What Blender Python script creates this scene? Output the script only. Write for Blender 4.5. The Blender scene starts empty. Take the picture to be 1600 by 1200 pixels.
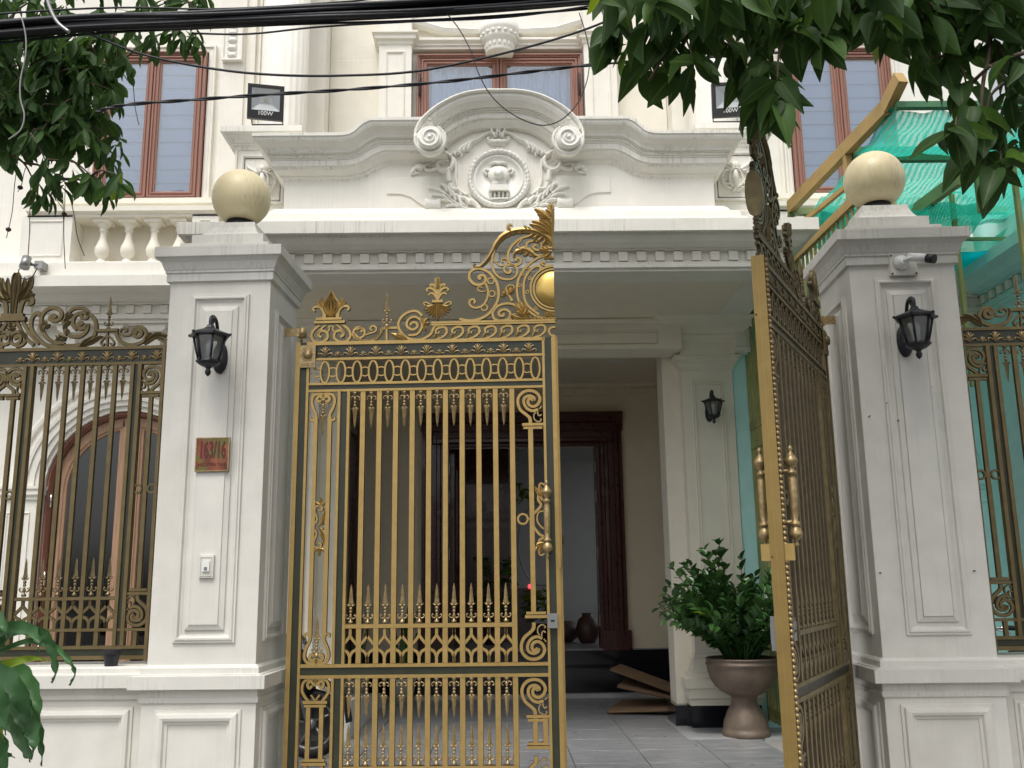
import bpy, bmesh, math, random
from mathutils import Vector, Matrix
random.seed(7)
R = math.radians; PI = math.pi
sc = bpy.context.scene
COL = sc.collection
# ------------------------------------------------------------------ camera
FPX = 1500.0; VP = (705.0, -6700.0); ZC = 1.6
_up = Vector((VP[0]-800, VP[1]-600, FPX)).normalized()
def _basis(dx):
    hy = (FPX*FPX-(dx-800)*95)/7300
    Y = Vector((dx-800, hy, FPX)).normalized(); Y = (Y-_up*Y.dot(_up)).normalized()
    X = _up.cross(Y)
    if X.x < 0: X = -X
    return X, Y, _up
BB = _basis(782); FF = _basis(860)          # the house and the street fence stand 2.9 degrees apart
FANG = -math.acos(BB[1].dot(FF[1]))
FM = Matrix.Rotation(FANG, 4, 'Z')
def _hit(bs, px, py, d):
    r = Vector((px-800, py-600, FPX)); r = Vector((r.dot(bs[0]), r.dot(bs[1]), r.dot(bs[2])))
    return r*(d/r.y)+Vector((0, 0, ZC))
def B(px, py, d): return _hit(BB, px, py, d)    # point of the house frame at depth d
def F(px, py, d): return _hit(FF, px, py, d)    # point of the fence frame at depth d
cam = bpy.data.cameras.new('camera'); camo = bpy.data.objects.new('camera', cam); COL.objects.link(camo)
cam.sensor_width = 36; cam.lens = FPX/1600*36; cam.clip_end = 500; cam.clip_start = 0.05
# world vectors of the camera axes
cx = Vector((BB[0].x, BB[1].x, BB[2].x)); cy = Vector((BB[0].y, BB[1].y, BB[2].y)); cz = Vector((BB[0].z, BB[1].z, BB[2].z))
camo.matrix_world = Matrix(((cx.x, -cy.x, -cz.x, 0), (cx.y, -cy.y, -cz.y, 0), (cx.z, -cy.z, -cz.z, ZC), (0, 0, 0, 1)))
sc.camera = camo
# ------------------------------------------------------------------ light
w = bpy.data.worlds.new('World'); sc.world = w; w.use_nodes = True
nt = w.node_tree; bg = nt.nodes['Background']
sky = nt.nodes.new('ShaderNodeTexSky'); sky.sky_type = 'NISHITA'; sky.sun_disc = False
SUN_EL, SUN_AZ = 62, 200
sky.sun_elevation = R(SUN_EL); sky.sun_rotation = R(SUN_AZ); sky.dust_density = 4.0; sky.air_density = 1.0; sky.ozone_density = 1.0
hs = nt.nodes.new('ShaderNodeHueSaturation'); hs.inputs['Saturation'].default_value = 0.16
nt.links.new(sky.outputs[0], hs.inputs['Color']); nt.links.new(hs.outputs[0], bg.inputs[0])
bg.inputs[1].default_value = 0.15
sl = bpy.data.lights.new('sun', 'SUN'); sl.energy = 1.1; sl.angle = R(20); sl.color = (1, .95, .87)
so = bpy.data.objects.new('sun', sl); COL.objects.link(so)
_az = R(SUN_AZ); _e = R(SUN_EL)
sd = Vector((math.sin(_az)*math.cos(_e), math.cos(_az)*math.cos(_e), math.sin(_e)))
so.rotation_euler = sd.to_track_quat('Z', 'Y').to_euler()
sc.view_settings.view_transform = 'Standard'; sc.view_settings.look = 'None'
sc.view_settings.exposure = 0.5; sc.view_settings.gamma = 1; sc.view_settings.use_curve_mapping = False
try: sc.cycles.max_bounces = 12; sc.cycles.diffuse_bounces = 8; sc.cycles.transparent_max_bounces = 16
except Exception: pass
# ------------------------------------------------------------------ materials
def lin(c):
    return tuple(((x/255)/12.92 if x/255 <= .04045 else ((x/255+.055)/1.055)**2.4) for x in c)
def mat(name, col, rough=.6, metal=0, noise=.06, nscale=6, bump=0, bscale=60, streak=0, stain=0, spec=.5, coat=0, stretch=None, col2=None, c2amt=0, c2scale=3):
    m = bpy.data.materials.new(name); m.use_nodes = True; n = m.node_tree.nodes; L = m.node_tree.links
    b = n['Principled BSDF']; b.inputs['Roughness'].default_value = rough; b.inputs['Metallic'].default_value = metal
    b.inputs['Specular IOR Level'].default_value = spec
    if coat: b.inputs['Coat Weight'].default_value = coat
    g = n.new('ShaderNodeNewGeometry')
    def nz(scale, vec=None, det=4):
        mp = n.new('ShaderNodeMapping'); mp.inputs['Scale'].default_value = vec or (1, 1, 1)
        L.new(g.outputs['Position'], mp.inputs[0])
        t = n.new('ShaderNodeTexNoise'); t.inputs['Scale'].default_value = scale; t.inputs['Detail'].default_value = det
        L.new(mp.outputs[0], t.inputs['Vector']); return t.outputs['Fac']
    def ramp(src, lo, hi, a, z):
        t = n.new('ShaderNodeMapRange'); t.inputs[1].default_value = lo; t.inputs[2].default_value = hi
        t.inputs[3].default_value = a; t.inputs[4].default_value = z; L.new(src, t.inputs[0]); return t.outputs[0]
    def mixc(fac, c1, c2, typ='MIX'):
        t = n.new('ShaderNodeMix'); t.data_type = 'RGBA'; t.blend_type = typ
        if isinstance(fac, float): t.inputs[0].default_value = fac
        else: L.new(fac, t.inputs[0])
        for i, c in ((6, c1), (7, c2)):
            if isinstance(c, tuple): t.inputs[i].default_value = c if len(c) == 4 else c+(1,)
            else: L.new(c, t.inputs[i])
        return t.outputs[2]
    c = tuple(col)+(1,)
    out = mixc(ramp(nz(nscale, stretch), .3, .7, 0., 1.), tuple(x*(1-noise) for x in col), tuple(min(1, x*(1+noise)) for x in col))
    if col2: out = mixc(ramp(nz(c2scale, stretch, 6), .52, .62, 0., c2amt), out, tuple(col2))
    if streak:
        s1 = ramp(nz(1, (60, 60, 1.0), 6), .47, .72, 0., 1.); s2 = ramp(nz(3.1), .44, .64, 0., streak)
        m0 = n.new('ShaderNodeMath'); m0.operation = 'MULTIPLY'; L.new(s1, m0.inputs[0]); L.new(s2, m0.inputs[1])
        sp = n.new('ShaderNodeSeparateXYZ'); L.new(g.outputs['True Normal'], sp.inputs[0])
        ab = n.new('ShaderNodeMath'); ab.operation = 'ABSOLUTE'; L.new(sp.outputs[2], ab.inputs[0])
        mm = n.new('ShaderNodeMath'); mm.operation = 'MULTIPLY'; L.new(m0.outputs[0], mm.inputs[0]); L.new(ramp(ab.outputs[0], .45, .8, 1., 0.), mm.inputs[1])
        out = mixc(mm.outputs[0], out, (.20, .19, .165))
    if stain:
        out = mixc(ramp(nz(1.3, (1, 1, .5), 6), .5, .75, 0., stain), out, (.30, .25, .17))
    L.new(out, b.inputs['Base Color'])
    rr = ramp(nz(nscale*3), .3, .7, rough*.85, min(1, rough*1.15)); L.new(rr, b.inputs['Roughness'])
    if bump:
        bp = n.new('ShaderNodeBump'); bp.inputs['Strength'].default_value = bump; bp.inputs['Distance'].default_value = .004
        L.new(nz(bscale, stretch), bp.inputs['Height']); L.new(bp.outputs[0], b.inputs['Normal'])
    return m
def bevel_edges(m, r):
    n = m.node_tree.nodes; L = m.node_tree.links; b = n['Principled BSDF']
    bv = n.new('ShaderNodeBevel'); bv.samples = 3; bv.inputs['Radius'].default_value = r
    if b.inputs['Normal'].links:
        src = b.inputs['Normal'].links[0].from_node; L.new(bv.outputs[0], src.inputs['Normal'])
    else: L.new(bv.outputs[0], b.inputs['Normal'])
    return m
M = {}
M['plaster'] = bevel_edges(mat('cream plaster', (.80, .775, .705), .7, noise=.03, bump=.15, bscale=40, streak=.12, stain=.10), .006)
M['plaster_w'] = bevel_edges(mat('weathered plaster', (.77, .75, .685), .7, noise=.04, bump=.2, bscale=40, streak=.5, stain=.14), .006)
M['plaster_y'] = bevel_edges(mat('yellow cream plaster', (.80, .765, .67), .7, noise=.03, bump=.15, streak=.08, stain=.1), .006)
M['pillar'] = bevel_edges(mat('grey white pillar paint', (.66, .64, .585), .65, noise=.05, bump=.18, bscale=50, streak=.09, stain=.22), .006)
M['pillar_w'] = bevel_edges(mat('weathered pillar cap', (.64, .625, .575), .7, noise=.05, bump=.2, bscale=50, streak=.35, stain=.16), .006)
M['relief'] = mat('white relief plaster', (.80, .785, .73), .6, noise=.03, bump=.1)
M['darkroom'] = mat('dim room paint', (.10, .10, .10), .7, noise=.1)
M['refl'] = mat('aluminium reflector', (.72, .73, .74), .35, .3, noise=.03)
M['ceiling'] = mat('porch ceiling paint', (.74, .685, .55), .8, noise=.03, bump=.1)
M['porch'] = mat('porch wall paint', (.74, .665, .52), .75, noise=.03, bump=.1)
M['inwall'] = mat('indoor grey wall', (.52, .54, .53), .7, noise=.03)
M['gold'] = mat('antique brass paint', (.43, .292, .104), .42, .6, noise=.10, nscale=18, bump=.12, bscale=120, col2=(.35, .22, .075), c2amt=.3, c2scale=9)
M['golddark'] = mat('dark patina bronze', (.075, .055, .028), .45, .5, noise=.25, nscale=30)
M['green'] = mat('black green enamel', (.028, .032, .018), .38, .1, noise=.15, nscale=8)
M['antique'] = mat('rubbed antique bronze', (.36, .26, .125), .36, .5, noise=.3, nscale=50, bump=.15, bscale=150)
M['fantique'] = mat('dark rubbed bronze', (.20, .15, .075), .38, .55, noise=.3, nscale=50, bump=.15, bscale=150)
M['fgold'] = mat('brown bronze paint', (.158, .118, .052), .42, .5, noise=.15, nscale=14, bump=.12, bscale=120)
M['aged'] = mat('brass with painted shade', (.19, .145, .066), .42, .4, noise=.25, nscale=14, bump=.12, bscale=120)  # gate brass darkened: the right leaf's shade and dark reflections painted in
M['disc'] = mat('satin gold disc', (.62, .42, .12), .33, .75, noise=.06, nscale=5)
M['wood'] = mat('red brown timber', (.27, .125, .09), .5, noise=.12, nscale=5, stretch=(9, 9, .8), bump=.12, bscale=30)
M['wood2'] = mat('pale brown timber', (.37, .22, .135), .5, noise=.15, nscale=5, stretch=(9, 9, .8), bump=.12)
M['mahog'] = mat('dark mahogany', (.052, .010, .007), .3, noise=.3, nscale=4, stretch=(9, 9, .8), coat=.3)
M['black'] = mat('black iron', (.018, .019, .024), .45, .2, noise=.2, nscale=30, bump=.2, bscale=120)
M['blackp'] = mat('black plastic', (.012, .012, .014), .45, noise=.1)
M['granite'] = mat('polished black granite', (.008, .009, .014), .12, noise=.3, nscale=60)
M['cable'] = mat('black cable sheath', (.012, .013, .018), .5, noise=.3, nscale=10)
M['grey'] = mat('grey metal', (.30, .30, .30), .35, .7, noise=.1)
M['white'] = mat('white plastic', (.75, .75, .73), .4, noise=.03)
M['chrome'] = mat('chrome', (.75, .75, .75), .12, 1, noise=.03)
M['rubber'] = mat('tyre rubber', (.015, .015, .016), .75, noise=.2)
M['ball'] = mat('aged cream acrylic', (.80, .69, .43), .42, noise=.06, nscale=3, streak=.30, stain=.35, bump=.1, col2=(.60, .50, .30), c2amt=.35, c2scale=4)
M['porchp'] = bevel_edges(mat('warm porch plaster', (.79, .745, .635), .7, noise=.03, bump=.15, stain=.08), .005)
M['goldedge'] = mat('deep brass paint', (.29, .195, .062), .42, .5, noise=.08, nscale=9, bump=.12, bscale=120)
M['batten'] = mat('blind batten', (.30, .36, .44), .7)
M['blind'] = mat('pale blue blind', (.64, .75, .90), .8, noise=.03)
M['curtain'] = mat('white curtain', (.68, .76, .86), .85, noise=.04)
M['asphalt'] = mat('street asphalt', (.055, .055, .056), .9, noise=.25, nscale=40, bump=.5, bscale=200)
M['conc'] = mat('pavement concrete', (.30, .295, .28), .85, noise=.12, nscale=8, bump=.3)
M['tile'] = mat('grey marble tile', (.265, .27, .285), .32, noise=.10, nscale=3, stretch=(1, 3, 1), col2=(.36, .365, .38), c2amt=.8, c2scale=5)
M['tile2'] = mat('pale stone border', (.42, .43, .44), .4, noise=.05)
M['urn'] = mat('bronze glazed clay', (.165, .125, .095), .52, .12, noise=.2, nscale=6, col2=(.30, .22, .15), c2amt=.25, c2scale=9)
M['card'] = mat('brown cardboard', (.26, .165, .10), .85, noise=.1, nscale=5, bump=.1)
M['terra'] = mat('dark clay', (.07, .035, .025), .5, noise=.2)
M['steelg'] = mat('green yellow painted steel', (.30, .28, .095), .5, noise=.15, nscale=4, col2=(.12, .22, .10), c2amt=.7, c2scale=1.6)
M['steely'] = mat('ochre painted steel', (.44, .29, .105), .5, noise=.12, nscale=5)
M['steelgr'] = mat('green painted steel', (.06, .20, .09), .5, noise=.15, nscale=4)
M['bark'] = mat('bark', (.10, .075, .05), .9, noise=.3, nscale=12, bump=.6, bscale=40)
M['teal_lit'] = mat('plaster with painted teal light', (.50, .82, .80), .7, noise=.05, bump=.15, stain=.05)  # cream plaster with the canopy's teal light put into its colour
M['stone'] = mat('dark pebble', (.06, .06, .065), .8, noise=.3, nscale=20, bump=.5)
def emat(name, col, s):
    m = bpy.data.materials.new(name); m.use_nodes = True; b = m.node_tree.nodes['Principled BSDF']
    b.inputs['Base Color'].default_value = tuple(col)+(1,); b.inputs['Emission Color'].default_value = tuple(col)+(1,); b.inputs['Emission Strength'].default_value = s; return m
M['plank'] = M['wood']
M['redlight'] = emat('lit red lamp', (1, .03, .05), 3)
def glassmat(name, tint, rough=.03, refl=1.0, alpha_tint=(1, 1, 1)):
    m = bpy.data.materials.new(name); m.use_nodes = True; n = m.node_tree.nodes; L = m.node_tree.links
    for x in list(n):
        if x.type != 'OUTPUT_MATERIAL': n.remove(x)
    out = [x for x in n if x.type == 'OUTPUT_MATERIAL'][0]
    tr = n.new('ShaderNodeBsdfTransparent'); tr.inputs[0].default_value = tuple(tint)+(1,)
    gl = n.new('ShaderNodeBsdfGlossy'); gl.inputs['Roughness'].default_value = rough; gl.inputs[0].default_value = (1, 1, 1, 1)
    fr = n.new('ShaderNodeFresnel'); fr.inputs[0].default_value = 1.5
    ml = n.new('ShaderNodeMath'); ml.operation = 'MULTIPLY_ADD'; ml.inputs[1].default_value = refl; ml.inputs[2].default_value = .03*refl; L.new(fr.outputs[0], ml.inputs[0])
    mx = n.new('ShaderNodeMixShader'); L.new(ml.outputs[0], mx.inputs[0]); L.new(tr.outputs[0], mx.inputs[1]); L.new(gl.outputs[0], mx.inputs[2])
    L.new(mx.outputs[0], out.inputs[0]); return m
M['glass'] = glassmat('window glass', (.86, .90, .95), .02, 1.5)
M['dglass'] = glassmat('dark door glass', (.16, .18, .20), .03, .9)
M['lglass'] = glassmat('lantern glass', (.80, .84, .85), .3, 3.2)
def leafmat(name, c1, c2, gl=.35, tr=.35, sp_=.3):
    m = bpy.data.materials.new(name); m.use_nodes = True; n = m.node_tree.nodes; L = m.node_tree.links
    b = n['Principled BSDF']; b.inputs['Roughness'].default_value = gl
    oi = n.new('ShaderNodeObjectInfo'); g = n.new('ShaderNodeNewGeometry')
    t = n.new('ShaderNodeTexNoise'); t.inputs['Scale'].default_value = 5; L.new(g.outputs['Position'], t.inputs['Vector'])
    ad = n.new('ShaderNodeMath'); ad.operation = 'MULTIPLY_ADD'; ad.inputs[1].default_value = .6; L.new(oi.outputs['Random'], ad.inputs[0])
    mu = n.new('ShaderNodeMath'); mu.operation = 'MULTIPLY'; mu.inputs[1].default_value = .7; L.new(t.outputs['Fac'], mu.inputs[0]); L.new(mu.outputs[0], ad.inputs[2])
    mr = n.new('ShaderNodeMapRange'); mr.inputs[1].default_value = .25; mr.inputs[2].default_value = .95; L.new(ad.outputs[0], mr.inputs[0])
    mx = n.new('ShaderNodeMix'); mx.data_type = 'RGBA'; mx.inputs[6].default_value = tuple(c1)+(1,); b.inputs['Specular IOR Level'].default_value = sp_; mx.inputs[7].default_value = tuple(c2)+(1,)
    L.new(mr.outputs[0], mx.inputs[0])
    at = n.new('ShaderNodeAttribute'); at.attribute_name = 'mid'; vr = n.new('ShaderNodeMapRange'); vr.inputs[1].default_value = .86; vr.inputs[2].default_value = .97; vr.inputs[4].default_value = .55; L.new(at.outputs['Fac'], vr.inputs[0])
    mv = n.new('ShaderNodeMix'); mv.data_type = 'RGBA'; mv.inputs[7].default_value = (.13, .19, .06, 1); L.new(vr.outputs[0], mv.inputs[0]); L.new(mx.outputs[2], mv.inputs[6]); mx = mv
    L.new(mx.outputs[2], b.inputs['Base Color'])
    tl = n.new('ShaderNodeBsdfTranslucent'); hs = n.new('ShaderNodeHueSaturation'); hs.inputs['Value'].default_value = 1.9; hs.inputs['Hue'].default_value = .48; hs.inputs['Saturation'].default_value = 1.1
    L.new(mx.outputs[2], hs.inputs['Color']); L.new(hs.outputs[0], tl.inputs[0])
    ms = n.new('ShaderNodeMixShader'); ms.inputs[0].default_value = tr
    out = [x for x in n if x.type == 'OUTPUT_MATERIAL'][0]
    L.new(b.outputs[0], ms.inputs[1]); L.new(tl.outputs[0], ms.inputs[2]); L.new(ms.outputs[0], out.inputs[0]); return m
M['leafR'] = leafmat('dark green leaf', (.026, .060, .018), (.075, .155, .035), .5, .38, .22)
M['leafL'] = leafmat('dull green leaf', (.026, .060, .020), (.07, .15, .035), .55, .3, .2)
M['leafZ'] = leafmat('glossy leaflet', (.026, .078, .022), (.07, .17, .045), .25, .15, .45)
M['leafD'] = leafmat('strap leaf', (.028, .075, .028), (.06, .15, .05), .4, .2)
M['leafY'] = leafmat('young leaf', (.10, .17, .02), (.16, .24, .03), .4, .4)
# shade net: woven, half open, lets green light through
def netmat():
    m = bpy.data.materials.new('teal shade net'); m.use_nodes = True; n = m.node_tree.nodes; L = m.node_tree.links
    for x in list(n):
        if x.type != 'OUTPUT_MATERIAL': n.remove(x)
    out = [x for x in n if x.type == 'OUTPUT_MATERIAL'][0]
    uv = n.new('ShaderNodeUVMap')
    mp = n.new('ShaderNodeMapping'); mp.inputs['Scale'].default_value = (1, 1, 1); L.new(uv.outputs[0], mp.inputs[0])
    wv = n.new('ShaderNodeTexWave'); wv.inputs['Scale'].default_value = 5.5; wv.inputs['Distortion'].default_value = 5; wv.inputs['Detail'].default_value = 2; wv.inputs['Detail Scale'].default_value = .5; L.new(mp.outputs[0], wv.inputs[0])
    nz = n.new('ShaderNodeTexNoise'); nz.inputs['Scale'].default_value = 60; nz.inputs['Detail'].default_value = 3; L.new(mp.outputs[0], nz.inputs['Vector'])
    ad = n.new('ShaderNodeMath'); ad.operation = 'MULTIPLY_ADD'; ad.inputs[1].default_value = .45; L.new(wv.outputs['Fac'], ad.inputs[0]); L.new(nz.outputs['Fac'], ad.inputs[2])
    mr = n.new('ShaderNodeMapRange'); mr.inputs[1].default_value = .45; mr.inputs[2].default_value = .95; mr.inputs[3].default_value = 1; mr.inputs[4].default_value = .62; L.new(ad.outputs[0], mr.inputs[0])
    df = n.new('ShaderNodeBsdfDiffuse'); df.inputs[0].default_value = (.012, .26, .20, 1)
    tl = n.new('ShaderNodeBsdfTranslucent'); tl.inputs[0].default_value = (.035, .50, .38, 1)
    m1 = n.new('ShaderNodeMixShader'); m1.inputs[0].default_value = .7; L.new(df.outputs[0], m1.inputs[1]); L.new(tl.outputs[0], m1.inputs[2])
    tp = n.new('ShaderNodeBsdfTransparent')
    m2 = n.new('ShaderNodeMixShader'); L.new(mr.outputs[0], m2.inputs[0]); L.new(tp.outputs[0], m2.inputs[1]); L.new(m1.outputs[0], m2.inputs[2])
    L.new(m2.outputs[0], out.inputs[0]); return m
M['net'] = netmat()
def tarpmat():
    m = bpy.data.materials.new('blue roofing sheet'); m.use_nodes = True; n = m.node_tree.nodes; L = m.node_tree.links
    for x in list(n):
        if x.type != 'OUTPUT_MATERIAL': n.remove(x)
    out = [x for x in n if x.type == 'OUTPUT_MATERIAL'][0]
    df = n.new('ShaderNodeBsdfDiffuse'); df.inputs[0].default_value = (.01, .22, .36, 1)
    tl = n.new('ShaderNodeBsdfTranslucent'); tl.inputs[0].default_value = (.08, .85, .95, 1)
    m1 = n.new('ShaderNodeMixShader'); m1.inputs[0].default_value = .8; L.new(df.outputs[0], m1.inputs[1]); L.new(tl.outputs[0], m1.inputs[2]); L.new(m1.outputs[0], out.inputs[0]); return m
M['tarp'] = tarpmat()
# ------------------------------------------------------------------ mesh builder
class MB:
    def __init__(s): s.v = []; s.f = []; s.m = []; s.s = []
    def add(s, vs, fs, mi=0, sm=False):
        o = len(s.v); s.v += [tuple(x) for x in vs]
        for f in fs: s.f.append([i+o for i in f]); s.m.append(mi); s.s.append(sm)
    def box(s, x0, x1, y0, y1, z0, z1, mi=0):
        s.add([(x0,y0,z0),(x1,y0,z0),(x1,y1,z0),(x0,y1,z0),(x0,y0,z1),(x1,y0,z1),(x1,y1,z1),(x0,y1,z1)],
              [(0,3,2,1),(4,5,6,7),(0,1,5,4),(1,2,6,5),(2,3,7,6),(3,0,4,7)], mi)
        return s
    def bar(s, a, b, w, h, mi=0, up=Vector((0, 0, 1))):
        a = Vector(a); b = Vector(b); d = (b-a).normalized(); sd = d.cross(up)
        if sd.length < 1e-4: sd = d.cross(Vector((0, 1, 0)))
        sd.normalize(); u = sd.cross(d)
        vs = [p+sd*(i*w/2)+u*(j*h/2) for p in (a, b) for i, j in ((-1,-1),(1,-1),(1,1),(-1,1))]
        s.add(vs, [(0,1,2,3),(7,6,5,4),(0,4,5,1),(1,5,6,2),(2,6,7,3),(3,7,4,0)], mi); return s
    def sweep(s, path, prof, closed=False, A=(1,0,0), Bv=(0,1,0), N=(0,0,1), O=(0,0,0), mi=0, sm=False, caps=True, mis=None):
        A = Vector(A); Bv = Vector(Bv); N = Vector(N); O = Vector(O); n = len(path); P = [Vector((p[0], p[1])) for p in path]
        offs = []
        for i in range(n):
            d1 = d2 = None
            if i > 0 or closed: d1 = (P[i]-P[i-1]).normalized()
            if i < n-1 or closed: d2 = (P[(i+1) % n]-P[i]).normalized()
            if d1 is None: d1 = d2
            if d2 is None: d2 = d1
            n1 = Vector((d1.y, -d1.x)); n2 = Vector((d2.y, -d2.x)); b = n1+n2
            if b.length < 1e-6: b = n1
            b = b.normalized(); k = 1/max(.35, b.dot(n1)); offs.append(b*k)
        vs = []; k = len(prof)
        for i in range(n):
            for o, h in prof:
                q = P[i]+offs[i]*o; vs.append(O+A*q.x+Bv*q.y+N*h)
        for i in range(n if closed else n-1):
            j = (i+1) % n
            for q in range(k-1):
                s.add([], [], mi)
                s.f.append([len(s.v)+x for x in (i*k+q, j*k+q, j*k+q+1, i*k+q+1)]); s.m.append(mis[q] if mis else mi); s.s.append(sm)
        base = len(s.v)
        s.v += [tuple(x) for x in vs]
        if caps and not closed:
            s.f.append([base+x for x in range(k)]); s.m.append(mi); s.s.append(False)
            s.f.append([base+(n-1)*k+x for x in range(k)][::-1]); s.m.append(mi); s.s.append(False)
        return s
    def lathe(s, prof, c=(0, 0, 0), seg=20, mi=0, sm=True, ax='Z', rfun=None):
        c = Vector(c); vs = []; k = len(prof)
        for j in range(seg):
            a = 2*PI*j/seg
            for r, z in prof:
                rr = r*(rfun(a, z) if rfun else 1)
                p = Vector((rr*math.cos(a), rr*math.sin(a), z))
                if ax == 'Y': p = Vector((p.x, p.z, p.y))
                if ax == 'X': p = Vector((p.z, p.x, p.y))
                vs.append(c+p)
        fs = []
        for j in range(seg):
            j2 = (j+1) % seg
            for q in range(k-1): fs.append((j*k+q, j2*k+q, j2*k+q+1, j*k+q+1))
        fs.append([j*k for j in range(seg)][::-1]); fs.append([j*k+k-1 for j in range(seg)])
        s.add(vs, fs, mi, sm); return s
    def sphere(s, c, r, seg=12, rings=8, mi=0, sc3=(1, 1, 1)):
        vs = []; c = Vector(c)
        for i in range(rings+1):
            t = PI*i/rings
            for j in range(seg):
                a = 2*PI*j/seg; vs.append(c+Vector((r*sc3[0]*math.sin(t)*math.cos(a), r*sc3[1]*math.sin(t)*math.sin(a), r*sc3[2]*math.cos(t))))
        fs = [(i*seg+j, (i+1)*seg+j, (i+1)*seg+(j+1) % seg, i*seg+(j+1) % seg) for i in range(rings) for j in range(seg)]
        s.add(vs, fs, mi, True); return s
    def tube(s, pts, r, seg=8, mi=0, sm=True, sx=1.0):
        P = [Vector(p) for p in pts]; n = len(P); rs = r if isinstance(r, (list, tuple)) else [r]*n
        d0 = (P[1]-P[0]).normalized(); u = d0.cross(Vector((0, 0, 1)))
        if u.length < .05: u = d0.cross(Vector((0, 1, 0)))
        u.normalize(); vs = []
        for i in range(n):
            d = (P[min(i+1, n-1)]-P[max(i-1, 0)])
            if d.length < 1e-9: d = d0
            d.normalize(); u = (u-d*u.dot(d)).normalized(); v = d.cross(u)
            for j in range(seg):
                a = 2*PI*j/seg; vs.append(P[i]+(u*math.cos(a)*sx+v*math.sin(a))*rs[i])
        fs = [(i*seg+j, i*seg+(j+1) % seg, (i+1)*seg+(j+1) % seg, (i+1)*seg+j) for i in range(n-1) for j in range(seg)]
        s.add(vs, fs, mi, sm); s.add([], []); b = len(s.v)-len(vs)
        s.f.append([b+j for j in range(seg)][::-1]); s.m.append(mi); s.s.append(False)
        s.f.append([b+(n-1)*seg+j for j in range(seg)]); s.m.append(mi); s.s.append(False); return s
    # flat iron scroll in the (u, v) plane of a grille: gold face, dark sides
    def ribbon(s, pts, wd, t=.012, y=0, cen=None, ch=.13, mi=0, md=1, relief=0):
        n = len(pts); P = [Vector(p) for p in pts]; ws = wd if isinstance(wd, (list, tuple)) else [wd]*n
        if len(ws) != n: ws = [ws[min(len(ws)-1, int(i*(len(ws)-1)/(n-1)+.5))] for i in range(n)]
        vs = []
        for i in range(n):
            d = P[min(i+1, n-1)]-P[max(i-1, 0)]
            if d.length < 1e-9: d = Vector((1, 0))
            d.normalize(); nn = Vector((-d.y, d.x)); h = ws[i]/2; c = h*ch*1.4; tt = t
            for o, yy in ((-h, tt*.55), (-h, -tt*.55), (-h+c, -tt), (0, -tt-relief*ws[i]), (h-c, -tt), (h, -tt*.55), (h, tt*.55), (h-c, tt), (0, tt+relief*ws[i]), (-h+c, tt)):
                vs.append((P[i].x+nn.x*o, y+yy, P[i].y+nn.y*o))
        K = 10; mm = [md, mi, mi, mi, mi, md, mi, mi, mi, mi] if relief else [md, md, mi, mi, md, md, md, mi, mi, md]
        b = len(s.v); s.v += vs
        for i in range(n-1):
            for q in range(K):
                s.f.append([b+i*K+q, b+i*K+(q+1) % K, b+(i+1)*K+(q+1) % K, b+(i+1)*K+q]); s.m.append(mm[q]); s.s.append(False)
        s.f.append([b+q for q in range(K)]); s.m.append(md); s.s.append(False)
        s.f.append([b+(n-1)*K+q for q in range(K)][::-1]); s.m.append(md); s.s.append(False); return s
    # raised plaster ornament on a wall that faces -Y
    def relief(s, pts, wd, dep, Y, mi=0):
        n = len(pts); P = [Vector(p) for p in pts]; ws = wd if isinstance(wd, (list, tuple)) else [wd]*n
        if len(ws) != n: ws = [ws[min(len(ws)-1, int(i*(len(ws)-1)/(n-1)+.5))] for i in range(n)]
        vs = []; K = 7
        for i in range(n):
            d = P[min(i+1, n-1)]-P[max(i-1, 0)]
            if d.length < 1e-9: d = Vector((1, 0))
            d.normalize(); nn = Vector((-d.y, d.x))
            for q in range(K):
                a = PI*q/(K-1); vs.append((P[i].x-nn.x*math.cos(a)*ws[i]/2, Y+.003-math.sin(a)*(dep*min(1, ws[i]/max(ws)*1.2)), P[i].y-nn.y*math.cos(a)*ws[i]/2))
        b = len(s.v); s.v += vs
        for i in range(n-1):
            for q in range(K-1): s.f.append([b+i*K+q, b+(i+1)*K+q, b+(i+1)*K+q+1, b+i*K+q+1]); s.m.append(mi); s.s.append(True)
        s.f.append([b+q for q in range(K)]); s.m.append(mi); s.s.append(False)
        s.f.append([b+(n-1)*K+q for q in range(K)][::-1]); s.m.append(mi); s.s.append(False); return s
    def prism(s, poly, y0, y1, mi=0, A=(1,0,0), Bv=(0,0,1), N=(0,1,0), O=(0,0,0)):
        A = Vector(A); Bv = Vector(Bv); N = Vector(N); O = Vector(O); n = len(poly)
        vs = [O+A*p[0]+Bv*p[1]+N*y0 for p in poly]+[O+A*p[0]+Bv*p[1]+N*y1 for p in poly]
        s.add(vs, [list(range(n)), list(range(n, 2*n))[::-1]]+[(i, i+n, (i+1) % n+n, (i+1) % n) for i in range(n)], mi); return s
    def mesh(s, name, mats, off=(0, 0, 0), fix=True):
        me = bpy.data.meshes.new(name); o = Vector(off)
        me.from_pydata([(v[0]-o.x, v[1]-o.y, v[2]-o.z) for v in s.v], [], s.f)
        for m in mats: me.materials.append(M[m] if isinstance(m, str) else m)
        me.polygons.foreach_set('material_index', s.m); me.polygons.foreach_set('use_smooth', s.s)
        if fix and len(s.f) < 60000:
            bm = bmesh.new(); bm.from_mesh(me); bmesh.ops.recalc_face_normals(bm, faces=bm.faces); bm.to_mesh(me); bm.free()
        me.update(); return me
ORG = {}
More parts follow.
